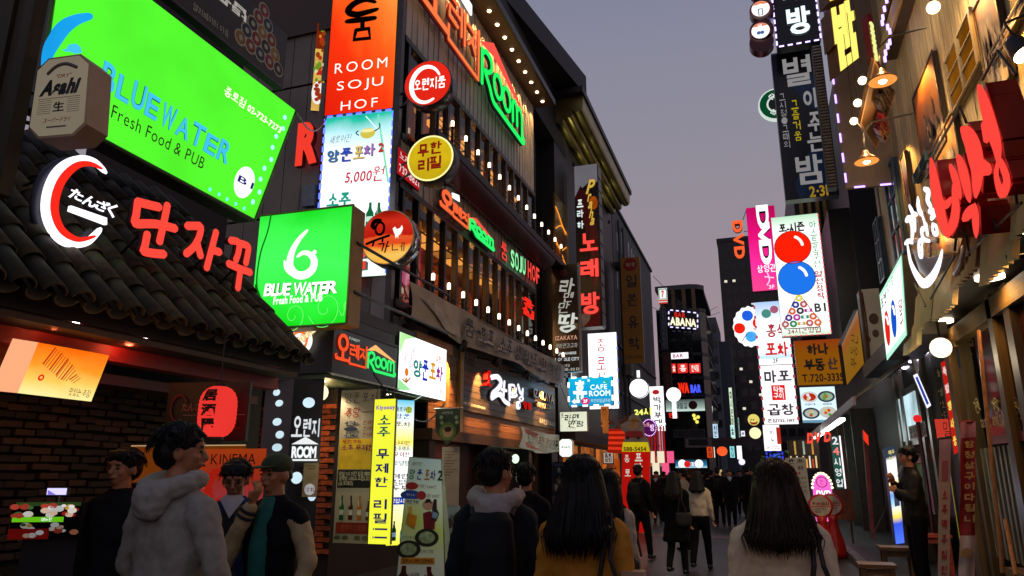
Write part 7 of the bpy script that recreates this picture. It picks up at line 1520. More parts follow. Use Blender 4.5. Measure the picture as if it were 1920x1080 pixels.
s = Sign('rusty_cabinet', 'old rusty sign cabinet end with stains between the ochre sign and green lightbox', 'sign', (1616, 545), (1656, 682), y=17.8, quad=((1612, 545), (1650, 538), (1662, 672), (1628, 684)), d=.5, face=D('#c8c8b4', .5, 0, .12, 2), cab=D('#2c2824', .6))
for u, v, r_ in ((.55, .42, .1), (.55, .62, .07), (.12, .7, .06)): s.disc(u, v, r_, RUST, 'rust_stain', sy=1.3); 
s.stroke([(0.02, 0), (.02, 1)], .035, RUST, n=.0, smooth=False, name='edge_angle'); s.stroke([(.12, .05), (.16, .5), (.1, .95)], .02, D('#5a2a18'), n=.005, name='rust_run')
s = Sign('box_sign_side', 'ochre side panel with faded writing turned toward the street', 'sign', (1580, 590), (1616, 720), y=19.0, az=40, quad=((1578, 646), (1608, 580), (1620, 682), (1588, 722)), keep=True, d=.1, face=GRAD(((0, '#a87018'), (.55, '#a87828'), (.8, '#b86830'), (1, '#b89878')), .62, .1)); s.text('부동산', .3, .3, .8, .8, D('#8a5a1c'), .0, rot=60)
s = Sign('estate_sign', 'ochre estate agent sign with dark hangul and a telephone number', 'sign', (1488, 640), (1586, 720), y=19.6, quad=((1488, 640), (1580, 634), (1586, 718), (1497, 724)), d=.25, face=GRAD(((0, '#b87410'), (.7, '#b86a10'), (1, '#c05018')), .5, 0, True, .1), cab=D('#5a2c10'))
s.text('하나', .26, .08, .70, .34, D('#2a1410', .5), .07); s.text('부동', .16, .42, .60, .70, D('#2a1410', .5), .07); s.text('산', .65, .42, .86, .68, D('#8a6a68', .5), .07); s.text('T.720-3335', .10, .76, .95, .94, D('#3a1c10', .5), .03)
s = Sign('food_lightbox', 'pale blue lightbox showing four pictured dishes under the ochre estate sign', 'sign', (1500, 727), (1569, 790), y=19.6, quad=((1500, 728), (1566, 723), (1570, 789), (1505, 795)), d=.2, face=E('#d8f0fa', 1.15), cab=D('#28384a'))
for u, v, c1, c2 in ((.26, .28, '#f8f8f8', '#d83818'), (.74, .28, '#3a4a5a', '#a8c0a0'), (.26, .74, '#404850', '#c8d0c8'), (.74, .72, '#e8e8d8', '#a88030')):
    s.disc(u, v, .2, E(c1, .7, 0, False), 'dish_print', sy=.7); s.disc(u, v, .15, E(c2, .9, .4, False), 'food_print', sy=.65)
    for k in range(4): s.disc(u + random.uniform(-.07, .07), v + random.uniform(-.07, .07), .04, E(random.choice(('#d83818', '#60a040', '#e8c050', '#f0f0f0')), .9, 0, False), 'food_print', n=.02, k=8)
s.rect(0, .93, 1, 1, E('#78a8c8', .8), 'caption'); s.text('부대찌개', .1, .46, .4, .52, E('#404040', .3, 0, False)); s.text('해물탕', .62, .46, .88, .52, E('#404040', .3, 0, False))
# slatted awning and gutter lights
aw = empty('metal_awning', (1.4, 22, 3.5), 'ribbed metal awning with far ribs coloured pale as white-lit, beneath the ochre panels', 'awning')
p0, p1 = onx((1640, 700), 2.2), onx((1528, 795), 1.6)
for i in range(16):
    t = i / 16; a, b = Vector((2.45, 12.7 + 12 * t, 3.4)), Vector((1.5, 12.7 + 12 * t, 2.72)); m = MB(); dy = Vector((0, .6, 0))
    m.hexa([a, a + dy, b + dy, b, a + Vector((0, 0, .05)), a + dy + Vector((0, 0, .05)), b + dy + Vector((0, 0, .05)), b + Vector((0, 0, .05))]); m.build('awning_rib', D(('#b8b8c0' if i % 2 else '#6a6468') if i > 6 else ('#5a4230' if i % 2 else '#2c2018'), .3, .3), aw)  # pale far ribs carry the white lighting in their colour; near ones brown
MB().box((1.46, 12.7, 2.62), (1.5, 25, 2.76)).build('gutter', D('#6a6068', .4, .4), aw)
for i in range(4): MB().box((1.6, 16.6 + i * 2.2, 2.64), (1.72, 18.4 + i * 2.2, 2.70)).build('tube_light', E('#e8fff4', 4), aw)
lamp((1.5, 20, 2.5), 7, (.9, 1, .95), .3, parent=aw)
# long dark blocks lining the street on that side
rw = empty('side_block', (5, 30, 0), 'dark block with thin vertical metal fins above the ochre estate sign', 'building')
MB().box((2.95, 21.2, 0.13), (10, 44, 13)).build('wall', D('#141312', .5, 0, .3, 1), rw)
MB().box((1.9, 27, 6.8), (2.9, 34, 13)).build('fin_block', D('#1a1817', .5), rw)
for i, (a, b) in enumerate((((1497, 372), (1502, 420)), ((1512, 372), (1518, 420)), ((1527, 372), (1534, 430)), ((1542, 372), (1552, 470)), ((1558, 372), (1582, 540)), ((1570, 372), (1598, 540)), ((1582, 372), (1608, 540)))):
    p, q = ony(a, 26.8), ony(b, 26.8); MB().box((min(p.x, q.x) - .0, 26.7, q.z), (min(p.x, q.x) + .12, 26.9, p.z + .5)).build('metal_fin', D('#a88a50', .4, .5), rw)
MB().box((2.4, 21.5, 4.6), (2.95, 26, 9)).build('bay', D('#1c1a18', .5), rw)
for i in range(5):
    MB().box((2.9, 22 + i * 2, .4), (2.94, 23.6 + i * 2, 3.0)).build('shop_window', E(('#a8c8c0', '#ffd8a0', '#c8d8e8')[i % 3], .55, .5), rw)
    MB().box((2.4, 21.8 + i * 2, .13), (2.95, 21.95 + i * 2, 3.3)).build('shop_post', D('#3a342c', .5), rw)
lamp((2.0, 26, 2.2), 6, (.9, .95, 1), .2, parent=rw)

# ---- signs stacked over the street on that side
s = Sign('vertical_pub_sign', 'large unlit dark blue vertical pub sign with pale self-glowing hangul columns', 'sign', (1444, 95), (1562, 372), y=20.5, quad=((1443, 103), (1545, 84), (1568, 366), (1476, 375)), d=.35, face=D('#121a22', .3, 0, .2, 1), cab=D('#26282c', .4))
s.poly([(.3, .22), (1, .16), (1, .5), (.62, .40)], D('#12406c', .4), 'blue_shape', n=.005); s.poly([(.2, .9), (.62, .66), (1, .8), (1, .95), (.25, 1)], D('#12406c', .4), 'blue_shape', n=.005)
PL = E('#a8a4a6', .62, .1, False)  # letters emit by material though the sign itself is unlit
for t, a, b in (('별', (1466, 110), (1524, 156)), ('아', (1504, 168), (1538, 200)), ('주', (1512, 212), (1544, 244)), ('는', (1512, 250), (1548, 282)), ('밤', (1490, 294), (1546, 342))): s.text(t, *a, *b, PL, .035, name='letter')
s.vtext('그시절·그때의', *s.uv((1460, 176)), *s.uv((1482, 278)), PL, bold=.01); s.vtext('그즐거움', *s.uv((1482, 188)), *s.uv((1504, 264)), E('#c8b020', .7, 0, False), bold=.02); s.text('2·3F', 1516, 350, 1560, 366, E('#b8902c', .6, 0, False), .03); s.rect(0, 0, 1, .012, ALU, 'top_edge', n=.02)
s = Sign('led_room_sign', 'black karaoke sign with white hangul framed by a dashed violet light tube', 'sign', (1450, -60), (1534, 86), y=19.6, quad=((1443, -60), (1525, -70), (1536, 76), (1456, 88)), d=.4, face=D('#0a0a10', .3), cab=D('#1a1820', .4))
s.leds(E('#c8b0ff', 3.0), .23, (.13, .04)); WH2 = E('#e8fcff', 1.3); s.text('래', .25, .22, .8, .46, WH2, .07, name='letter'); s.text('방', .28, .56, .82, .9, WH2, .05, name='letter', th=.04, n=.05, side=D('#303040'))
s = Sign('round_panel_sign', 'dark red rounded pillar sign with stacked white icon discs', 'sign', (1402, -40), (1452, 92), y=19.2, d=0, back=False)
m_ = D('#4a0c10', .3)
for cy_, v in ((-22, 0), (18, 0), (56, 0), (78, 1)):
    s.disc(1428, cy_, .33, m_, 'lobe', n=.0, th=.3)
for cy_ in (-18, 19, 60):
    s.disc(1426, cy_, .26, E('#ffffff', 1.2), 'icon_disc', n=.06); s.disc(1426, cy_, .265, D('#d84820', .4), 'disc_rim', r2=.245, n=.07)
    c0 = s.uv((1426, cy_)); s.poly([(c0[0] + .24 * math.cos(R(t)) / s.w, c0[1] - .24 * math.sin(R(t)) / s.h) for t in range(35, 146, 11)], E('#f08050', 1, 0, False), 'orange_cap', n=.07)
c0 = s.uv((1426, 24)); s.stroke([(c0[0] - .1, c0[1] - .03), (c0[0] + .1, c0[1] - .03), (c0[0] + .1, c0[1] + .05), (c0[0] - .1, c0[1] + .05), (c0[0] - .1, c0[1] - .03)], .016, E('#4858a8', .6, 0, False), n=.08, smooth=False, name='screen_icon'); s.text('HDTV', c0[0] - .1, c0[1] - .1, c0[0] + .1, c0[1] - .07, E('#ffffff', 1.3, 0, False), .03, n=.08)
c0 = s.uv((1426, 64))
for d_ in (-.09, .09): s.disc(c0[0] + d_, c0[1], .055, E('#5878b8', .7, 0, False), 'pad_icon', n=.08)
s.stroke([(c0[0] - .09, c0[1]), (c0[0] + .09, c0[1])], .02, E('#5878b8', .7, 0, False), n=.08, name='pad_icon', smooth=False); s.text('GAME', c0[0] - .1, c0[1] - .11, c0[0] + .1, c0[1] - .08, E('#ffffff', 1.3, 0, False), .03, n=.08)
s = Sign('round_sign', 'round green coffee sign peeping behind the dark blue pub sign', 'sign', (1437, 168), (1475, 222), y=22.5, d=0, back=False); s.disc(.5, .5, s.h / 2, E('#e8f4ec', .8), 'face', n=.0, th=.15); s.disc(.5, .5, s.h * .46, E('#106038', .5), 'green_ring', r2=s.h * .27, n=.01)
s.text('STA', .12, .16, .5, .34, E('#e8f4ec', .9, 0, False), .04, n=.02, rot=40); s.text('COF', .12, .68, .5, .84, E('#e8f4ec', .9, 0, False), .04, n=.02, rot=-40); s.disc(.5, .5, s.h * .22, E('#2a3030', .4), 'centre', n=.012)
s = Sign('pool_sign', 'large white billiards lightbox with one red and one blue ball and a ball triangle', 'sign', (1448, 405), (1550, 630), y=21.5, quad=((1447, 410), (1535, 398), (1556, 622), (1466, 635)), d=.3, face=GRAD(((0, '#c8e8c8'), (.08, '#f8fff8'), (.85, '#ffffff'), (1, '#b0d8b8')), 1.25), cab=D('#3a1018', .5))
s.leds(E('#e05858', 1.6), .14, (.07, .03), edges='rb'); s.text('포-시즌', .14, .06, .70, .14, INK, .06)
s.vtext('아스트로쿠션', .80, .06, .94, .46, E('#28a860', .8, 0, False), bold=.01); s.vtext('열선장착', .80, .48, .95, .72, E('#d02838', .8, 0, False), bold=.03)
for v, c1, u in ((.27, '#ff2008', .40), (.53, '#2078f0', .42)):
    s.disc(u, v, .50, E(c1, 1.0, 0, False), 'ball_print', n=.012); s.disc(u, v, .51, E('#301820', .3, 0, False), 'ball_outline', r2=.495, n=.014); s.stroke(s.ell(u, v, .21, .09, 290, 352), .045, E('#fff0f0', 1.3, 0, False), n=.02, name='shine')
BC = [E(c, .9, 0, False) for c in ('#f0e040', '#2830a0', '#c85858', '#f06030', '#303038', '#c030a0', '#5a2890', '#c838a8', '#18a070', '#e86838', '#c06068', '#209060', '#d8b040', '#d06060', '#f07030', '#ffffff')]
u0, v0 = .42, .70; s.poly([(u0, v0 - .035), (u0 + .14, v0 + .03), (u0 + .22, v0 + .09), (u0 + .40, v0 + .19), (u0 + .36, v0 + .245), (u0 - .36, v0 + .245), (u0 - .38, v0 + .19), (u0 - .22, v0 + .09), (u0 - .14, v0 + .03)], E('#405850', .4, 0, False), 'outline_print', n=.012); s.poly([(u0, v0 - .028), (u0 + .13, v0 + .035), (u0 + .21, v0 + .095), (u0 + .38, v0 + .19), (u0 + .34, v0 + .238), (u0 - .34, v0 + .238), (u0 - .36, v0 + .19), (u0 - .21, v0 + .095), (u0 - .13, v0 + .035)], E('#f8fff8', 1.2, 0, False), 'white_print', n=.02)
pool(s, u0, v0, .105, BC)
s.text('B1', .72, .75, .95, .82, INK, .03); s.text('24시간영업', .12, .94, .80, .985, E('#b02838', .7, 0, False), .03); lamp(s.pt(.5, .6, .6), 45, (1, 1, .97), .5, parent=s.root)
s = Sign('magenta_dvd_sign', 'magenta vertical sign with big sideways white capitals beside the pool lightbox', 'sign', (1400, 388), (1452, 545), y=25, quad=((1399, 391), (1452, 384), (1466, 541), (1411, 548)), d=.25, face=GRAD(((0, '#ff4890'), (.3, '#ff30a0'), (.6, '#e8107a'), (1, '#b00850')), 1.05, .1, True, .15), cab=D('#4a1028'))
for i, ch in enumerate('DVD'): 
    for bb, mt, nn_ in ((.08, E('#200818', .2, 0, False), .01), (.04, E('#ffffff', 1.3), .02)): s.text(ch, .08 + .0, .07 + i * .21, 1.05, .20 + i * .21, mt, bb, n=nn_, name='letter', rot=-90)
s.text('상영관', .22, .70, .85, .79, E('#ffffff', 1.2, 0, False), .03); s.stroke([(.55, .8), (.6, .88), (.5, .94)], .02, E('#ffd0e8', 1.2, 0, False), n=.01, name='figure_print'); s.stroke([(.45, .84), (.75, .86)], .02, E('#ffd0e8', 1.2, 0, False), n=.01, name='figure_print'); s.text('3F', .55, .94, .75, .985, E('#ffe0f0', 1.2, 0, False), .02)
lamp(s.pt(.5, .5, .5), 10, (1, .2, .5), .3, parent=s.root)
s = Sign('orange_neon_sign', 'orange neon capitals stacked sideways hanging left of the magenta sign', 'sign', (1368, 415), (1402, 486), y=25.6, d=0, back=False)
for i, ch in enumerate('DVD'): s.text(ch, .05, .05 + i * .33, .95, .29 + i * .33, D('#5a1408', .4), .11, n=0, th=.1, name='letter_back', rot=-90); s.text(ch, .05, .05 + i * .33, .95, .29 + i * .33, E('#ff6030', 1.1), .05, n=.08, name='letter', rot=-90)
s.arm(s.pt(.9, 0, 0), s.pt(1.2, -.25, 0), .012); s.arm(s.pt(.9, .3, 0), s.pt(1.3, .3, 0), .012)
s = Sign('round_billiard_sign', 'round scalloped white sign with two red and two blue balls', 'sign', (1371, 576), (1441, 648), y=23.4, d=0, back=False); r0 = s.w / 2
P = [(.5 + (.485 + .015 * math.cos(k * 16 * 2 * math.pi / 96)) * math.cos(2 * math.pi * k / 96), .5 + (.485 + .015 * math.cos(k * 16 * 2 * math.pi / 96)) * math.sin(2 * math.pi * k / 96)) for k in range(96)]; s.poly(P, E('#fffaf4', 1.35), 'face', n=.0, th=.16)
for u, v, c1 in ((.46, .24, '#2060e0'), (.76, .44, '#f02010'), (.2, .54, '#f02010'), (.52, .76, '#48a8f0')): s.disc(u, v, .17, E(c1, 1, 0, False), 'ball_print', n=.01); s.disc(u - .03, v - .03, .13, E(c1, 1.5, 0, False), 'ball_shine', n=.013, r2=.115)
s.stroke([(.6, .55), (.85, .75)], .012, E('#3a2030', .3, 0, False), n=.01, name='cue_print', smooth=False); s.stroke([(.4, .68), (.25, .86)], .012, E('#5a1830', .3, 0, False), n=.01, name='cue_print', smooth=False); s.stroke(s.ell(.5, .5, .54, .54, 250, 420), .02, BLACK, n=-.05, name='hoop')
s = Sign('stacked_pub_sign', 'tall white vertical signs stacked with red and grey hangul and chasing bulbs', 'sign', (1422, 568), (1496, 795), y=23.0, quad=((1411, 568), (1473, 563), (1499, 793), (1436, 798)), d=.3, face=GRAD(((0, '#fff8f8'), (.4, '#ffffff'), (.52, '#ffffff'), (.53, '#b8dcf4'), (.6, '#ffffff'), (.8, '#ffffff'), (1, '#a0c0e8')), 1.2), cab=D('#28284a'))
s.leds(E('#a03848', 1.4), .3, (.09, .06), edges='lr'); s.text('홍식', .30, .19, .9, .30, E('#c02838', .8, 0, False), .04, shear=.1); s.text('포차', .22, .34, .9, .46, E('#e02828', .9, 0, False), .05); s.text('2F', .42, .475, .58, .51, INK, .02); s.rect(0, .525, 1, .53, INK, 'joint')
s.disc(.35, .10, .14, E('#50988c', .8, .2, False), 'doodle'); s.disc(.6, .07, .12, E('#b06078', .8, .3, False), 'doodle')
GY = E('#605468', .4, 0, False); s.text('마포', .12, .57, .92, .67, GY, .04); s.rect(.30, .69, .70, .81, E('#e81c20', .95), 'red_seal'); s.text('직능\n구이', .34, .70, .66, .80, E('#fff0f0', 1.2, 0, False), .04); s.text('곱창', .12, .84, .9, .93, GY, .04); s.text('본점732-1197', .1, .955, .9, .985, GY, .04)
lamp(s.pt(.3, .5, .5), 30, (1, 1, 1), .4, parent=s.root)
s = Sign('lower_white_sign', 'white sign with small dark hangul and red caption under the stacked pub signs', 'sign', (1430, 797), (1465, 845), y=24.5, d=.2, face=E('#ffffff', 1.25)); s.text('비', .4, .2, .62, .36, INK); s.text('누', .42, .5, .64, .66, INK); s.text('24시간영업', .1, .8, .9, .94, E('#d03030', .8, 0, False), .02); s.rect(.8, .1, 1.05, .75, E('#d83828', .7, .4), 'red_flank')
s = Sign('blue_bulb_sign', 'blue neon hangul sign just above the long haired woman in white', 'sign', (1437, 846), (1468, 862), y=25.5, d=.1, face=D('#080820')); s.text('노래방', .15, .25, .9, .75, E('#4060ff', 1.3), .04); s.leds(E('#3038c0', 1.5), .25, (.1, .05))
s = Sign('red_neon_sign', 'red neon capitals hanging under the food lightbox', 'sign', (1510, 811), (1560, 831), y=18.6, d=0, back=False)
for i, ch in enumerate('DVD'): s.text(ch, .02 + i * .34, .05 - i * .06, .31 + i * .34, 1 - i * .06, D('#501008', .4), .1, n=-.03, th=.06, name='letter_back', shear=.2); s.text(ch, .02 + i * .34, .05 - i * .06, .31 + i * .34, 1 - i * .06, E('#ff4838', 1.15), .05, n=.03, name='letter', shear=.2)
s = Sign('vertical_hours_sign', 'green backed vertical sign with outlined digits and hangul', 'sign', (1561, 818), (1578, 915), y=18.4, d=.15, face=GRAD(((0, '#2a5048'), (.5, '#38786a'), (1, '#305850')), .55), quad=((1558, 818), (1574, 816), (1582, 915), (1567, 917)))
for i, (ch, c1) in enumerate((('2', '#e8e8e8'), ('4', '#ff8080'), ('시', '#f8f8f8'), ('영', '#f8f8f8'), ('업', '#f8f8f8'))): s.text(ch, .1, .02 + i * .2, .85, .17 + i * .2, E(c1, 1, 0, False), .03, name='letter')
MB().add([s.pt(1.02, 0), s.pt(1.2, 0), s.pt(1.2, 1), s.pt(1.02, 1)], [(0, 1, 2, 3)]).build('side_tube', E('#fff0f8', 1.4), s.root)
s = Sign('menu_board', 'tall white menu board printed with rows of hangul beside the woman in white', 'menu board', (1473, 858), (1522, 985), y=17.2, quad=((1472, 859), (1510, 857), (1526, 985), (1478, 990)), keep=True, d=.05, face=D('#b8b4a8', .6, 0, .1), cab=D('#606058'))
s.text('윤 쓰', .12, .02, .9, .09, INK, .04); s.text('포 차', .15, .12, .85, .19, INK, .03); s.text('해물류', .3, .21, .7, .26, D('#c03028'), .04)
for i in range(8): s.text(('김탕찌', '해물탕전', '계란말이', '오뎅탕국', '두부김치', '라면볶이', '순대곱창', '닭발무침')[i], .15, (.29 if i < 4 else .38) + i * .065, .9, (.325 if i < 4 else .415) + i * .065, D('#484840'), .02)
s.text('튀김류', .3, .555, .7, .60, D('#c03028'), .04)
s = Sign('pink_arch_sign', 'pink glowing arched sign with outlined white capitals and bulbs', 'sign', (1522, 890), (1566, 978), y=18.0, d=0, back=False)
P = [(.5 - .5 * math.cos(R(t)), .28 - .28 * math.sin(R(t))) for t in range(0, 181, 12)] + [(1, 1), (0, 1)]; s.poly(P, E('#ff6cd0', 1.1, .08), 'face', n=0, th=.2)
s.disc(.5, .16, .12, E('#c02878', .7, 0, False), 'crest', r2=.1); s.text('인', .42, .11, .58, .21, E('#c02878', .7, 0, False))
for bb, mt, n2 in ((.10, E('#701050', .4, 0, False), .01), (.05, E('#ffffff', 1.4), .02)): s.text('DVD', .1, .34, .92, .50, mt, bb, n=n2, shear=.25)
for t in range(0, 181, 15): s.disc(.5 - .53 * math.cos(R(t)), .28 - .31 * math.sin(R(t)), .03, E('#fff0c0', 2.2), 'bulb_dot', n=.02, k=8)
lamp(s.pt(.5, .6, .4), 8, (1, .3, .7), .2, parent=s.root)
s = Sign('plywood_board', 'brown plywood board with faint writing beside the red traffic bollards', 'board', (1560, 918), (1604, 975), y=17.6, d=.03, face=WOOD('#6a3c18', .7)); s.text('주차금지\n영업중', .3, .15, .8, .8, D('#3a1c10'), .02)
a, b = ony((1562, 975), 17.6), ony((1600, 975), 17.6)
for x in (a.x + .05, b.x - .05): MB().box((x - .02, 17.6, .13), (x + .02, 17.64, a.z)).build('leg', WOOD('#4a2a12', .7), s.root)
# bright shop interior behind menu board
s = Sign('shop_shelf', 'warm shop interior shelves with bottles glimpsed above the menu board', 'shelf', (1476, 825), (1540, 880), y=20.0, d=.3, face=D('#3a2818'), cab=D('#3a2818'))
for i in range(9): s.rect(.04 + i * .1, .55 + .1 * (i % 2), .09 + i * .1, .95, E(('#f8d890', '#e8a850', '#fff0d8', '#c84830')[i % 4], .8, .3, False), 'lit_bottle')
for i in range(3): s.rect(.2 + .28 * i, .05, .26 + .28 * i, .5, E(('#f0c860', '#d8e8d0', '#f8a850')[i], .7, .4), 'lit_jamb')
q = ony((1508, 760), 20); lamp((1.2, 18.6, 2.4), 14, (1, .9, .75), .15, parent=s.root)
pl = empty('potted_plant', (.5, 19.2, 0), 'leafy green potted plant by the menu board', 'plant'); q = ony((1462, 872), 19.2); pl.location = (q.x, 19.2, 0); MB().lathe((q.x, 19.2, 0.01), [(.14, 0), (.2, .4), (.21, .42)], 12).build('pot', D('#4a3020'), pl); MB().tube([(q.x, 19.2, .4), (q.x, 19.2, q.z)], .02, 5).build('stem', D('#3a3020'), pl)
for i in range(60):
    c0 = Vector((q.x + random.gauss(0, .2), 19.2 + random.gauss(0, .15), q.z + random.gauss(0, .16))); d1 = Vector((random.uniform(-1, 1), random.uniform(-1, 1), random.uniform(-.6, .6))).normalized() * .12; d2 = d1.orthogonal().normalized() * .035
    MB().add([c0, c0 + d1 * .5 + d2, c0 + d1, c0 + d1 * .5 - d2], [(0, 1, 2, 3)]).build('leaf', D('#3a6a28', .5), pl)
# red bollard figures
for i, (px, y) in enumerate((((1548, 1040), 15.4), ((1568, 1034), 16.0))):
    g_ = ony((px[0], px[1]), y); x = g_.x; f = empty('traffic_bollard', (x, y, 0), ('red waisted plastic bollard with round no parking face, nearer one', 'red waisted plastic bollard peeping behind the nearer bollard')[i], 'bollard', 'red no parking bollards')
    MB().lathe((x, y, 0), [(.21, 0), (.21, .1), (.19, .14), (.17, .3), (.11, .5), (.08, .68), (.10, .78)], 24).build('body', D('#c01810', .35, 0, .1), f, smooth=True)
    c0 = Vector((x, y, .97)); ax = (CAM - c0); ax.z = 0; ax.normalize(); MB().lathe(c0, [(.20, -.06), (.22, -.035), (.22, .035), (.20, .06)], 28, axis=ax).build('head_ring', D('#c01810', .35, 0, .1), f, smooth=True)
    s2 = Sign.__new__(Sign); s2.N = ax; s2.U = Vector((0, 0, 1)).cross(ax); cc = c0 + ax * .062; s2.P = [cc + s2.U * a * .19 + Vector((0, 0, b * .19)) for a, b in ((-1, 1), (1, 1), (1, -1), (-1, -1))]; s2.w = s2.h = .38; s2.root = f; s2.k = 0
    s2.disc(.5, .5, .18, D('#b8ac98', .5), 'disc', n=.004); s2.rect(.05, .50, .95, .54, D('#c01810'), 'divider', n=.008); s2.text('주차금지', .1, .30, .9, .47, D('#8a1c18'), .05, n=.008); s2.text('스타벅스\n앞집', .22, .58, .78, .82, D('#5a4a40'), .02, n=.008)
# lit standing sign, thin banner, stools
s = Sign('standing_lightbox', 'glowing blue and white standing lightbox behind the man in the suit', 'sign', (1662, 840), (1696, 1020), y=11.6, quad=((1659, 842), (1678, 836), (1696, 1018), (1680, 1020)), keep=True, d=.25, face=GRAD(((0, '#5078ff'), (.2, '#3858e0'), (.27, '#ffe050'), (.34, '#fff8d0'), (.42, '#a0d8ff'), (.5, '#70a0f0'), (.62, '#ffe890'), (.68, '#ffffff'), (.86, '#ffffff'), (.9, '#304050'), (1, '#283848')), 1.15, 0, True, .06), cab=D('#2858a0', .4)); s.text('맥주\n1+1', .3, .03, .9, .13, E('#f8e080', 1, 0, False), .03); s.rect(.35, .5, .9, .62, D('#281838'), 'dark_print'); lamp(s.pt(.3, .5, .4), 8, (.6, .75, 1), .2, parent=s.root)
s = Sign('thin_red_banner', 'thin leaning red feather banner beside the dark doorway', 'banner', (1620, 806), (1640, 1010), y=14.6, quad=((1618, 806), (1626, 815), (1641, 1012), (1634, 1008)), keep=True, d=0, back=False); s.rect(0, 0, 1, 1, D('#8a3038', .6, 0, .4, 4), 'cloth', n=0); s.rect(0, 0, 1.2, .1, E('#ff3820', .9), 'lit_top', n=.005); s.stroke([(0, 0), (.0, 1)], .015, ALU, n=-.02, smooth=False, name='pole'); MB().tube([ony((1634, 1010), 14.6), ony((1662, 950), 14.6), ony((1655, 860), 14.9), ony((1636, 810), 14.7)], .012, 5).build('bent_pole', D('#505054', .4), s.root)
def stool(x, y, w_, h_, c, lab, d=.35):
    f = empty('wooden_stool', (x, y, 0.13), lab, 'stool', 'low wooden stools on the sidewalk'); W_ = WOOD(c, .6, 'x'); MB().box((x - w_/2, y - d/2, .13 + h_ - .04), (x + w_/2, y + d/2, .13 + h_)).build('seat', W_, f)
    for sx in (-1, 1):
        for sy in (-1, 1): MB().box((x + sx * (w_/2 - .05) - .025, y + sy * (d/2 - .05) - .025, .14), (x + sx * (w_/2 - .05) + .025, y + sy * (d/2 - .05) + .025, .13 + h_ - .042)).build('leg', W_, f)
    MB().box((x - w_/2 + .08, y - d/2 + .04, .13 + h_ - .12), (x + w_/2 - .08, y - d/2 + .06, .13 + h_ - .05)).build('apron', W_, f)
q = onz((1642, 1056), .55); stool(q.x, q.y, .40, .42, '#6a4c28', 'low brown wooden stool nearest the kerb'); q = onz((1680, 1026), .62); stool(q.x, q.y, .42, .50, '#5a4024', 'taller brown stool beside the lit standing sign'); q = onz((1742, 998), .75); stool(q.x, q.y, .5, .6, '#9a3818', 'reddish wooden side table behind the man in the suit')
q = onz((1745, 970), .85); single('steel_counter', MB().box((q.x - .3, q.y, .14), (q.x + .4, q.y + .5, .9)), D('#3a3630', .4, .4), 'dark steel counter block behind the reddish side table', 'counter')
# ================================================================== people
ORG = []
def organic(m, name, mat, parent, vox=.012, sm=3, disp=0., dscale=.12):
    o = m.build(name, mat, parent, smooth=True)
    r_ = o.modifiers.new('remesh', 'REMESH'); r_.mode = 'VOXEL'; r_.voxel_size = vox; r_.use_smooth_shade = True
    s_ = o.modifiers.new('smooth', 'SMOOTH'); s_.iterations = sm; s_.factor = .6
    if disp:
        t = bpy.data.textures.get('folds%g' % dscale) or bpy.data.textures.new('folds%g' % dscale, 'CLOUDS'); t.noise_scale = dscale; t.noise_depth = 2
        d_ = o.modifiers.new('folds', 'DISPLACE'); d_.texture = t; d_.strength = disp; d_.mid_level = .5
    ORG.append(o); return o
def loft(m, rings, n=16):
    vs = []; fs = []
    for (cx, cy_, z, rx, ry) in rings:
        vs += [(cx + rx * math.cos(2*math.pi*k/n), cy_ + ry * math.sin(2*math.pi*k/n), z) for k in range(n)]
    for i in range(len(rings) - 1):
        for k in range(n): fs.append((i*n+k, i*n+(k+1) % n, (i+1)*n+(k+1) % n, (i+1)*n+k))
    fs += [tuple(range(n-1, -1, -1)), tuple(range((len(rings)-1)*n, len(rings)*n))]
    return m.add(vs, fs)
def cap(m, a, b, ra, rb, n=10):
    a, b = Vector(a), Vector(b); d = (b - a).normalized()
    return m.tube([a - d*ra*.92, a - d*ra*.6, a, b, b + d*rb*.6, b + d*rb*.92], [ra*.4, ra*.82, ra, rb, rb*.82, rb*.4], n)
SKIN = D('#a8714e', .5, 0, .08, 10)
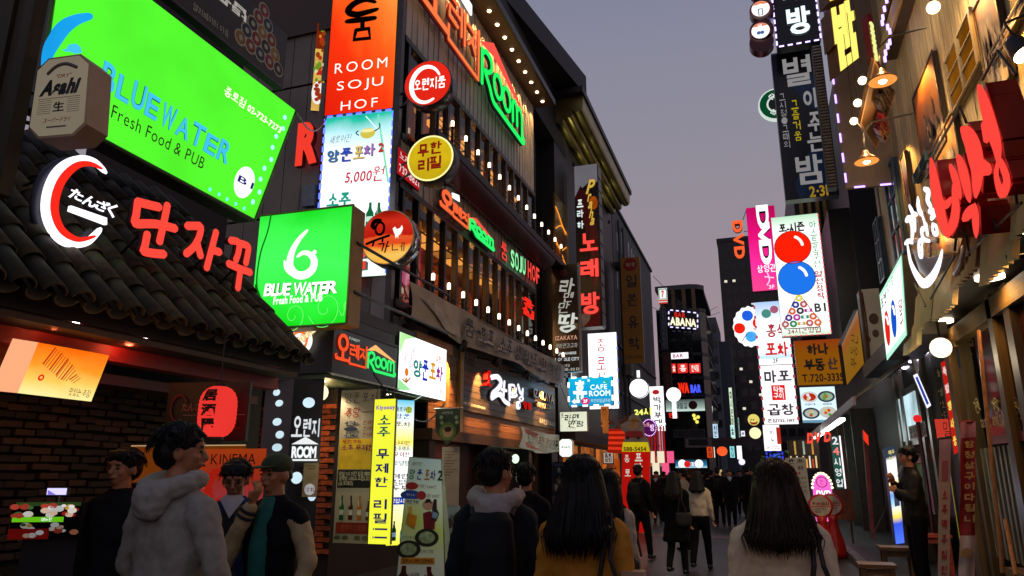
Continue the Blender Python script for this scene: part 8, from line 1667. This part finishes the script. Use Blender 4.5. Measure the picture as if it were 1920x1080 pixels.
def person(label, px, ytop, dc, head, H=None, yaw=0, pitch=0, arms=None, stride=.0, top='#202024', toprough=.8, hem=.86, hemw=1.0, low='#14141a', hair='short', hairc='#0c0908', sleeves=None, skirt=False, capc=None, shirt=None, inner=None, hood=None, bag=None, glasses=False, vox=.010, long=.0, base=0., fat=1., extra=None):
    q = dep((px, ytop), dc); s = ((H or q.z) - base) / 1.72
    root = empty('person', (q.x, q.y, base), label, 'person'); h = R(head)
    F_, R_ = Vector((math.sin(h), math.cos(h), 0)), Vector((math.cos(h), -math.sin(h), 0)); O = Vector((q.x, q.y, base))
    def W(p): return O + (R_ * p[0] + F_ * p[1] + Vector((0, 0, p[2]))) * s
    def tw(m): m.v = [tuple(W(v)) for v in m.v]; return m
    cy_, sy_, cp, sp_ = math.cos(R(yaw)), math.sin(R(yaw)), math.cos(R(pitch)), math.sin(R(pitch))
    def hd(m, k0=0):      # turn the head about the neck
        for i in range(k0, len(m.v)):
            x, y, z = m.v[i]; z -= 1.50; y, z = y * cp + z * sp_, -y * sp_ + z * cp; x, y = x * cy_ + y * sy_, -x * sy_ + y * cy_; m.v[i] = (x, y, z + 1.50)
        return m
    sw = .185 * fat
    A = arms or (((.215, -.02, 1.10), (.225, .07, .87)), ((-.215, -.02, 1.10), (-.225, .07, .87)))
    leg = [(.09, .0, stride), (-.09, .0, -stride)]
    def limb(m, off, k=1.0):
        for (x, y, st) in leg:
            kn = (x * 1.05, st * .45 + .03, .48); an = (x * 1.1, st * .9 - (.08 if st < 0 else 0), .10 + (.06 if st < -.05 else 0))
            cap(m, (x, 0, .88), kn, .078 * k + off, .052 * k + off); cap(m, kn, an, .052 * k + off, .036 * k + off)
    # body, one surface
    m = MB(); loft(m, [(0, 0, .80, .10, .08), (0, 0, .88, .145, .10), (0, 0, 1.02, .12, .09), (0, .01, 1.2, .15, .10), (0, 0, 1.34, .14, .09), (0, -.005, 1.43, .10, .07), (0, 0, 1.47, .055, .055), (0, .01, 1.56, .05, .052)])
    limb(m, 0)
    for (x, y, st) in leg: an = (x * 1.1, st * .9 - (.08 if st < 0 else 0), .05 + (.06 if st < -.05 else 0)); cap(m, (an[0], an[1] - .02, an[2]), (an[0], an[1] + .14, an[2] - .015), .035, .03)
    for sx, (el, wr) in zip((1, -1), A):
        cap(m, (sx * sw * .88, 0, 1.345), el, .042, .036); cap(m, el, wr, .036, .024)
        el, wr = Vector(el), Vector(wr); d = (wr - el).normalized(); lat = d.cross(Vector((sx, 0, 0))); lat = lat.normalized() if lat.length > .2 else Vector((0, 1, 0)); nrm_ = d.cross(lat).normalized()
        for i in range(4):
            o_ = lat * ((i - 1.5) * .019); kn = wr + d * .085 + o_; cap(m, wr + o_ * .5, kn, .012, .011, 6)
            mid = kn + (d * .8 + nrm_ * -.5 * sx).normalized() * (.036 - abs(i - 1.3) * .004); cap(m, kn, mid, .0095, .009, 6); cap(m, mid, mid + (d * .3 - nrm_ * .9 * sx).normalized() * .028, .009, .008, 6)
        t0 = wr + d * .025 + lat * .022; t1 = t0 + (d * .6 + lat * .8).normalized() * .038; cap(m, t0, t1, .012, .0105, 6); cap(m, t1, t1 + (d * .9 - nrm_ * .4 * sx).normalized() * .028, .0105, .009, 6)
    k0 = len(m.v)
    m.ball((0, .0, 1.625), 1, 18, sc3=(.073, .092, .098)); m.ball((0, .030, 1.565), 1, 14, sc3=(.056, .060, .060)); m.ball((0, .055, 1.525), 1, 10, sc3=(.030, .028, .024))
    cap(m, (0, .088, 1.615), (0, .106, 1.578), .010, .016, 8); m.ball((0, .092, 1.548), 1, 8, sc3=(.026, .012, .010)); m.ball((0, .086, 1.635), 1, 8, sc3=(.055, .014, .012))
    for sx in (1, -1): m.ball((sx * .076, -.005, 1.59), 1, 10, sc3=(.012, .020, .032)); m.ball((sx * .034, .062, 1.58), 1, 8, sc3=(.026, .026, .024))
    hd(m, k0); body = organic(tw(m), 'body', SKIN, root, vox * .85 * s, 2)
    # eyes, brows, lips
    if dc < 10:
        for nm, c, pts in (('eye', '#0a0606', [((sx * .032, .088, 1.604), (.013, .007, .006)) for sx in (1, -1)]), ('eyebrow', '#140c08', [((sx * .033, .092, 1.625), (.020, .006, .004)) for sx in (1, -1)]), ('lips', '#7a3a30', [((0, .101, 1.546), (.022, .007, .006))])):
            for c0, sc_ in pts: mm = MB().ball(c0, 1, 10, sc3=sc_); hd(mm); tw(mm).build(nm, D(c, .4), root, smooth=True)
    # trousers or skirt
    m = MB(); loft(m, [(0, 0, .78, .10, .09), (0, 0, .88, .155, .112), (0, 0, 1.02, .14, .105)]); limb(m, .018, 1.05); organic(tw(m), 'trousers', D(low, .8, 0, .2, 9, 0, .12), root, vox * 1.3, 2, .012)
    for (x, y, st) in leg:
        up = .06 if st < -.05 else 0; an = (x * 1.1, st * .9 - (.08 if st < 0 else 0), .055 + up); m = MB(); cap(m, (an[0], an[1] - .03, an[2]), (an[0], an[1] + .15, an[2] - .015), .045, .036); tw(m).build('shoe', D('#18181a', .4), root, smooth=True)
    # jacket / coat
    m = MB(); g = 1.0 * fat
    rings = [(0, 0, hem, .17 * hemw * g, .13 * hemw), (0, 0, max(hem + .02, .95), .165 * g, .128), (0, 0, 1.08, .158 * g, .122), (0, .01, 1.22, .178 * g, .13), (0, 0, 1.33, .175 * g, .116), (0, -.004, 1.42, .115 * g, .09), (0, -.004, 1.465, .085, .072), (0, 0, 1.49, .07, .066)]
    loft(m, rings, 20)
    ms = MB() if sleeves else m
    if sleeves:
        for sx, (el, wr) in zip((1, -1), A): q0 = Vector((sx * sw * .93, 0, 1.345)); cap(m, q0, q0.lerp(Vector(el), .12), .074 * g, .070)
    for sx, (el, wr) in zip((1, -1), A): cap(ms, (sx * sw * .93, 0, 1.345), el, .066 * g, .052); w_ = Vector(el).lerp(Vector(wr), .93); cap(ms, el, w_, .056, .042)
    for sx in (1, -1): cap(m, (sx * .05, -.005, 1.445), (sx * sw * .95, 0, 1.35), .045, .062)
    organic(tw(m), 'jacket', D(top, toprough, 0, .12, 34, .45, .12), root, vox * 1.2, 3, .030, .10)
    if sleeves: organic(tw(ms), 'sleeve', D(sleeves, .6, 0, .15, 12, .1, .2), root, vox * 1.2, 2, .022, .08)
    if shirt: m = MB(); m.add([(-.075, .10, 1.475), (.075, .10, 1.475), (.0, .150, 1.36), (-.05, .085, 1.50), (.05, .085, 1.50)], [(0, 2, 1), (3, 0, 1, 4)]); tw(m).build('shirt_collar', D(shirt, .7), root); 
    if inner: m = MB(); loft(m, [(0, .045, .90, .075, .115), (0, .05, 1.2, .08, .115), (0, .03, 1.42, .065, .095), (0, .01, 1.48, .05, .07)]); organic(tw(m), 'sweater', D(inner, .8, 0, .15, 12), root, vox, 2, .01)
    if hood:
        m = MB()
        for i in range(13): t = math.pi * (1.08 + 0) * i / 12 - .12; a = (.115 * math.cos(t), -.115 * math.sin(t) - .005, 1.475 - .035 * math.sin(t)); t2 = math.pi * 1.08 * (i + 1) / 12 - .12; b = (.115 * math.cos(t2), -.115 * math.sin(t2) - .005, 1.475 - .035 * math.sin(t2)); cap(m, a, b, .048, .048, 8)
        m.ball((0, -.12, 1.40), 1, 14, sc3=(.105, .06, .095)); m.ball((0, -.02, 1.45), 1, 12, sc3=(.13, .09, .045))
        organic(tw(m), 'hood', D(hood, .85, 0, .1, 34, .45, .2), root, vox, 2, .03, .07)
    # hair
    HM = WOOD(hairc, .55, 'h')
    m = MB()
    if capc:
        m.ball((0, .0, 1.655), 1, 18, sc3=(.085, .104, .075)); organic(tw(hd(m)), 'cap', D(capc, .8, 0, .2, 20), root, vox * .8, 2); m = MB(); n_ = 12
        pts = [(.075 * math.cos(math.pi * i / n_), .085 + .085 * math.sin(math.pi * i / n_), 1.655 - .012 * math.sin(math.pi * i / n_)) for i in range(n_ + 1)]; m.add(pts + [(x, y, z - .008) for x, y, z in pts], [tuple(range(n_ + 1)), tuple(range(2 * n_ + 1, n_, -1))] + [(i, i + 1, n_ + 2 + i, n_ + 1 + i) for i in range(n_)]); tw(hd(m)).build('peak', D(capc, .8), root)
        m = MB(); m.ball((0, -.03, 1.60), 1, 14, sc3=(.078, .072, .05))
    else:
        m.ball((0, -.012, 1.648), 1, 20, sc3=(.086, .100, .088)); m.ball((0, -.045, 1.60), 1, 16, sc3=(.080, .070, .075))
        for i in range(0 if hair == 'back' and long else 34):
            a = random.uniform(0, 6.28); e1 = random.uniform(.1, 1.2); c0 = Vector((.084 * math.cos(a) * math.cos(e1), -.012 + .098 * math.sin(a) * math.cos(e1), 1.650 + .086 * math.sin(e1))); cap(m, c0, c0 + Vector((math.cos(a + .6) * .03, math.sin(a + .6) * .03, -.018)), .012, .005, 5)
        if hair != 'back':
            for i in range(9): x = -.060 + i * .015; cap(m, (x, .062, 1.70), (x * 1.1 + .006, .084, 1.655 + .010 * math.sin(i * 2.1)), .018, .009, 6)
    organic(tw(hd(m)), 'hair', HM, root, vox * .7, 2, .010, .02)
    if long:
        m = MB(); zt = 1.60; n_ = 30
        for i in range(n_):
            t = math.pi * (1.12 * i / (n_ - 1) - .06); cx, cy2 = .088 * math.cos(t), -.020 - .082 * math.sin(t); j = random.uniform(-.012, .012); L_ = long * random.uniform(.9, 1.04) * (1 - .22 * abs(math.cos(t)) ** 2)
            P = [(cx * .3, cy2 * .3, 1.728), (cx * .75, cy2 * .75, 1.70), (cx * 1.02, cy2, 1.62), (cx * 1.22 + j, cy2 * 1.15 - .01, 1.50), (cx * 1.45 + j, cy2 * 1.15 - .045, 1.38), (cx * 1.5 + j * 2, cy2 * 1.1 - .06, 1.5 - L_ * .6), (cx * 1.25 + j * 3, cy2 * 1.1 - .06, 1.5 - L_)]
            m.tube(P, [.010, .018, .022, .024, .024, .020, .003], 7)
        organic(tw(m), 'long_hair', HM, root, vox * .8, 1, .004, .02); m = MB()
        for i in range(240 if dc < 8 else 0):
            t = math.pi * random.uniform(-.08, 1.08); sp2 = random.uniform(.9, 1.06); cx, cy2 = .094 * sp2 * math.cos(t), -.022 - .090 * sp2 * math.sin(t); j = random.uniform(-.018, .018); L_ = long * random.uniform(.9, 1.12)
            m.tube([(cx * .4, cy2 * .5, 1.733), (cx * .95, cy2, 1.66), (cx * 1.3 + j * .4, cy2 * 1.25, 1.52), (cx * 1.58 + j, cy2 * 1.28 - .045, 1.39), (cx * 1.6 + j * 2, cy2 * 1.2 - .07, 1.5 - L_ * .65), (cx * 1.3 + j * 2.5, cy2 * 1.2 - .07, 1.5 - L_)], [.0015, .0028, .0032, .0032, .0026, .0005], 4)
        if m.v: tw(m).build('loose_hair', HM, root, smooth=True)
    if dc < 9 and not capc:
        m = MB()
        for i in range(320):
            a = random.uniform(0, 6.28); e1 = random.uniform(-.1, 1.4); ce = math.cos(e1); c0 = Vector((.087 * math.cos(a) * ce, -.014 + .102 * math.sin(a) * ce, 1.648 + .090 * math.sin(e1))); dn = Vector((math.cos(a) * .022, math.sin(a) * .024 - .004, -.045 + .02 * math.sin(e1))); j = Vector((random.gauss(0, .006), random.gauss(0, .006), 0))
            if math.sin(a) > .5 and e1 < .45: continue
            m.tube([c0, c0 + dn * .5 + Vector((math.cos(a), math.sin(a), .2)) * .006 + j * .5, c0 + dn + j], [.003, .0028, .0006], 4)
        tw(hd(m)).build('loose_hair', HM, root, smooth=True)
    if glasses:
        m = MB()
        for sx in (1, -1): m.tube([(sx * .036 + .024 * math.cos(t), .112, 1.602 + .019 * math.sin(t)) for t in [i * .524 for i in range(13)]], .0022, 5); m.tube([(sx * .06, .110, 1.606), (sx * .078, .02, 1.61)], .002, 4)
        tw(hd(m)).build('glasses', BLACK, root)
    if bag == 'backpack':
        m = MB(); loft(m, [(0, -.19, .98, .11, .06), (0, -.20, 1.02, .13, .075), (0, -.205, 1.2, .135, .085), (0, -.19, 1.36, .12, .065), (0, -.17, 1.40, .09, .04)]); organic(tw(m), 'backpack', D('#17181c', .7, 0, .3, 9, 0, .15), root, vox * 1.2, 2, .014)
        for sx in (1, -1): m = MB().tube([(sx * .10, -.14, 1.38), (sx * .12, -.04, 1.462), (sx * .12, .09, 1.42), (sx * .125, .145, 1.25), (sx * .15, .06, 1.08)], .018, 6); tw(m).build('strap', D('#101014', .7), root)
    if bag == 'shoulder':
        m = MB(); loft(m, [(.17, -.10, .80, .12, .05), (.17, -.10, .86, .15, .06), (.17, -.10, 1.02, .15, .055), (.17, -.10, 1.05, .13, .035)]); organic(tw(m), 'handbag', D('#1a1412', .5, 0, .2, 9), root, vox * 1.2, 2); m = MB().tube([(.09, -.13, 1.04), (.13, -.135, 1.25), (.14, -.06, 1.45), (.15, .1, 1.36), (.2, .1, 1.04)], .012, 6); tw(m).build('strap', D('#24140e', .5), root); m = MB().tube([(.24, -.13, 1.04), (.17, -.14, 1.25), (.155, -.05, 1.448), (.165, .1, 1.36), (.24, .08, 1.04)], .011, 6); tw(m).build('strap', D('#24140e', .5), root)
    if extra == 'stripes':
        for sx, (el, wr) in zip((1, -1), A):
            for t in (.80, .90): c0 = Vector(el).lerp(Vector(wr), t); d = (Vector(wr) - Vector(el)).normalized(); tw(MB().lathe(c0, [(.051, -.008), (.053, 0), (.051, .008)], 14, axis=d)).build('cuff_stripe', D('#1c1c20', .8), root, smooth=True)
    if extra == 'airpod':
        mm = MB().ball((-.083, .0, 1.585), 1, 8, sc3=(.008, .009, .014)); hd(mm); tw(mm).build('earpiece', D('#e8e8e8', .3), root)
    return root
UPL = ((-.26, .06, 1.14), (-.05, .15, 1.36))
person('man in a dark jacket with his face turned, beside the brick wall', 238, 843, 4.5, 165, yaw=12, top='#141418', low='#101014')
person('man in a light grey hooded sweatshirt seen from behind, closest to the camera', 345, 797, 3.3, 10, yaw=42, hair='back', hairc='#0d0a08', top='#8f8b80', hood='#9a968c', low='#16181e', fat=1.10, arms=(((.27, .02, 1.13), (.24, .16, .95)), ((-.27, .0, 1.13), (-.25, .14, .93))))
person('young man in glasses with a white shirt collar and blue jacket', 447, 863, 4.55, 150, pitch=16, glasses=True, top='#16305c', inner='#0c0d14', shirt='#b8b4b0', low='#101014')
person('man in a green cap and black varsity jacket with cream sleeves, hand at his mouth', 522, 852, 4.15, 180, yaw=10, capc='#2c3a1e', top='#0e0f14', sleeves='#a8946c', inner='#0c5a50', low='#101014', arms=(((.20, .16, 1.12), (.03, .17, 1.44)), ((-.27, .02, 1.13), (-.25, .12, .92))), extra='stripes')
person('man with a pale grey hood and backpack walking away, left of the long haired woman', 930, 845, 3.9, -12, yaw=38, hair='back', top='#1c2226', hood='#a09890', low='#101014', bag='backpack', fat=1.0)
person('dark haired person in black half hidden behind the man with the backpack', 985, 870, 6.2, -5, hair='back', top='#101014')
person('woman with very long black hair in a mustard coat seen from behind', 1092, 857, 3.45, 5, hair='back', top='#b87c2c', hem=.45, hemw=1.3, low='#15151a', long=.24, bag='shoulder', fat=1.0)
person('woman in a pale top with a dark shoulder strap, mostly behind the mustard coat', 1140, 882, 5.6, 20, hair='back', top='#b0a490', bag='shoulder', long=.25)
person('man in black with a backpack walking up the middle of the street', 1196, 872, 13.9, 20, hair='back', top='#0e0e12', bag='backpack', stride=.18, vox=.014)
person('woman in a long black coat with long dark hair', 1262, 885, 11.8, 12, hair='back', top='#08080a', hem=.55, hemw=1.35, long=.32, stride=.10, vox=.014, fat=1.12, bag='shoulder')
person('woman in a white jacket and tight black trousers walking beside the long black coat', 1306, 885, 12.4, 8, hair='back', top='#c8bca4', hem=.93, low='#0c0c10', stride=.2, long=.18, vox=.014)
person('man in a striped shirt turning his head between the two walking women', 1279, 878, 15.5, -60, top='#8a8078', vox=.016)
person('woman with long brown hair in a cream knitted sweater seen from behind', 1450, 865, 3.35, -2, hair='back', hairc='#33200f', top='#e0c8a4', toprough=.9, hem=.9, low='#101014', long=.20, bag='shoulder', fat=1.02)
person('man in a dark grey suit in profile on the sidewalk, hand at his chest', 1700, 838, 8.9, -95, base=.13, top='#24221f', shirt='#8a8680', low='#0c0c0e', arms=(((.20, .10, 1.13), (.03, .19, 1.30)), ((-.22, .06, 1.12), (-.10, .19, 1.20))), extra='airpod', vox=.011, hem=.80, hemw=1.05, toprough=.5)
far = [(1344, 876, 22.5, 0, '#0c0c10', 'man with a backpack standing in the far crowd, leading the dark suits', 'backpack', .0), (1366, 880, 22.0, 170, '#101016', 'man in a dark suit and white collar facing this way in the far crowd', None, .05), (1400, 874, 23.5, 5, '#0e0e14', 'man in a black suit seen from behind in the far crowd', None, .0), (1333, 888, 27, 10, '#4a1418', 'person in a dark red top deep in the crowd', None, .1),
       (1386, 884, 28, 175, '#16161c', 'person in charcoal between the two suited men', None, .08), (1414, 886, 30, -20, '#20242c', 'person in slate grey at the far edge of the crowd', None, .0), (1318, 892, 33, 10, '#141418', 'small distant figure in black beside the arcade', None, .1), (1428, 890, 34, 170, '#2a2018', 'small distant figure in brown near the pink paper sign', None, .0), (1376, 894, 40, 0, '#101014', 'tiny distant figure in black at the vanishing point', None, .1), (1355, 893, 38, 180, '#30343c', 'tiny distant figure in grey walking this way', None, .15), (1292, 893, 36, 160, '#1a1a22', 'distant figure behind the white jacket', None, .1), (1230, 884, 24, 185, '#201818', 'person in dark clothes under the market stall lights', None, .0), (1244, 890, 28, 20, '#0e0e12', 'distant figure in black just before the market stall', None, .1), (1326, 886, 25, 5, '#101014', 'person in black walking away behind the white jacketed woman', 'backpack', .12), (1408, 890, 26, 190, '#1c1a20', 'person in dark plum facing this way at the crowd edge', None, .0), (1366, 892, 33, 10, '#18181c', 'small figure in black behind the man in the white collar', None, .1), (1302, 892, 30, 175, '#2c3038', 'small figure in grey beyond the white jacket', None, .1), (1182, 888, 21, 15, '#141210', 'dark figure near the bottle shaped board', None, .0)]
for px, yt, dc, hd_, c, lab, bg_, st_2 in far: o = person(lab, px, yt, dc, hd_, H=random.uniform(1.64, 1.76) if dc > 25 else None, top=c, bag=bg_, stride=st_2, vox=.022, shirt='#b0b0b0' if hd_ > 150 and dc < 25 else None); o['group'] = 'pedestrians in the far crowd'
# turn every modelled body and garment into plain meshes at once
dg = bpy.context.evaluated_depsgraph_get()
for o in ORG: o['_m'] = 1
nm = [(o, bpy.data.meshes.new_from_object(o.evaluated_get(dg))) for o in ORG]
for o, me in nm: o.modifiers.clear(); o.data = me; del o['_m']
# small things in hands and on the pavement
q = dep((1188, 1070), 3.2); single('paper_bag', MB().box((q.x - .05, q.y - .04, q.z - .12), (q.x + .05, q.y + .04, q.z)), D('#b89070', .7), 'small pale paper bag carried beside the mustard coat', 'bag')
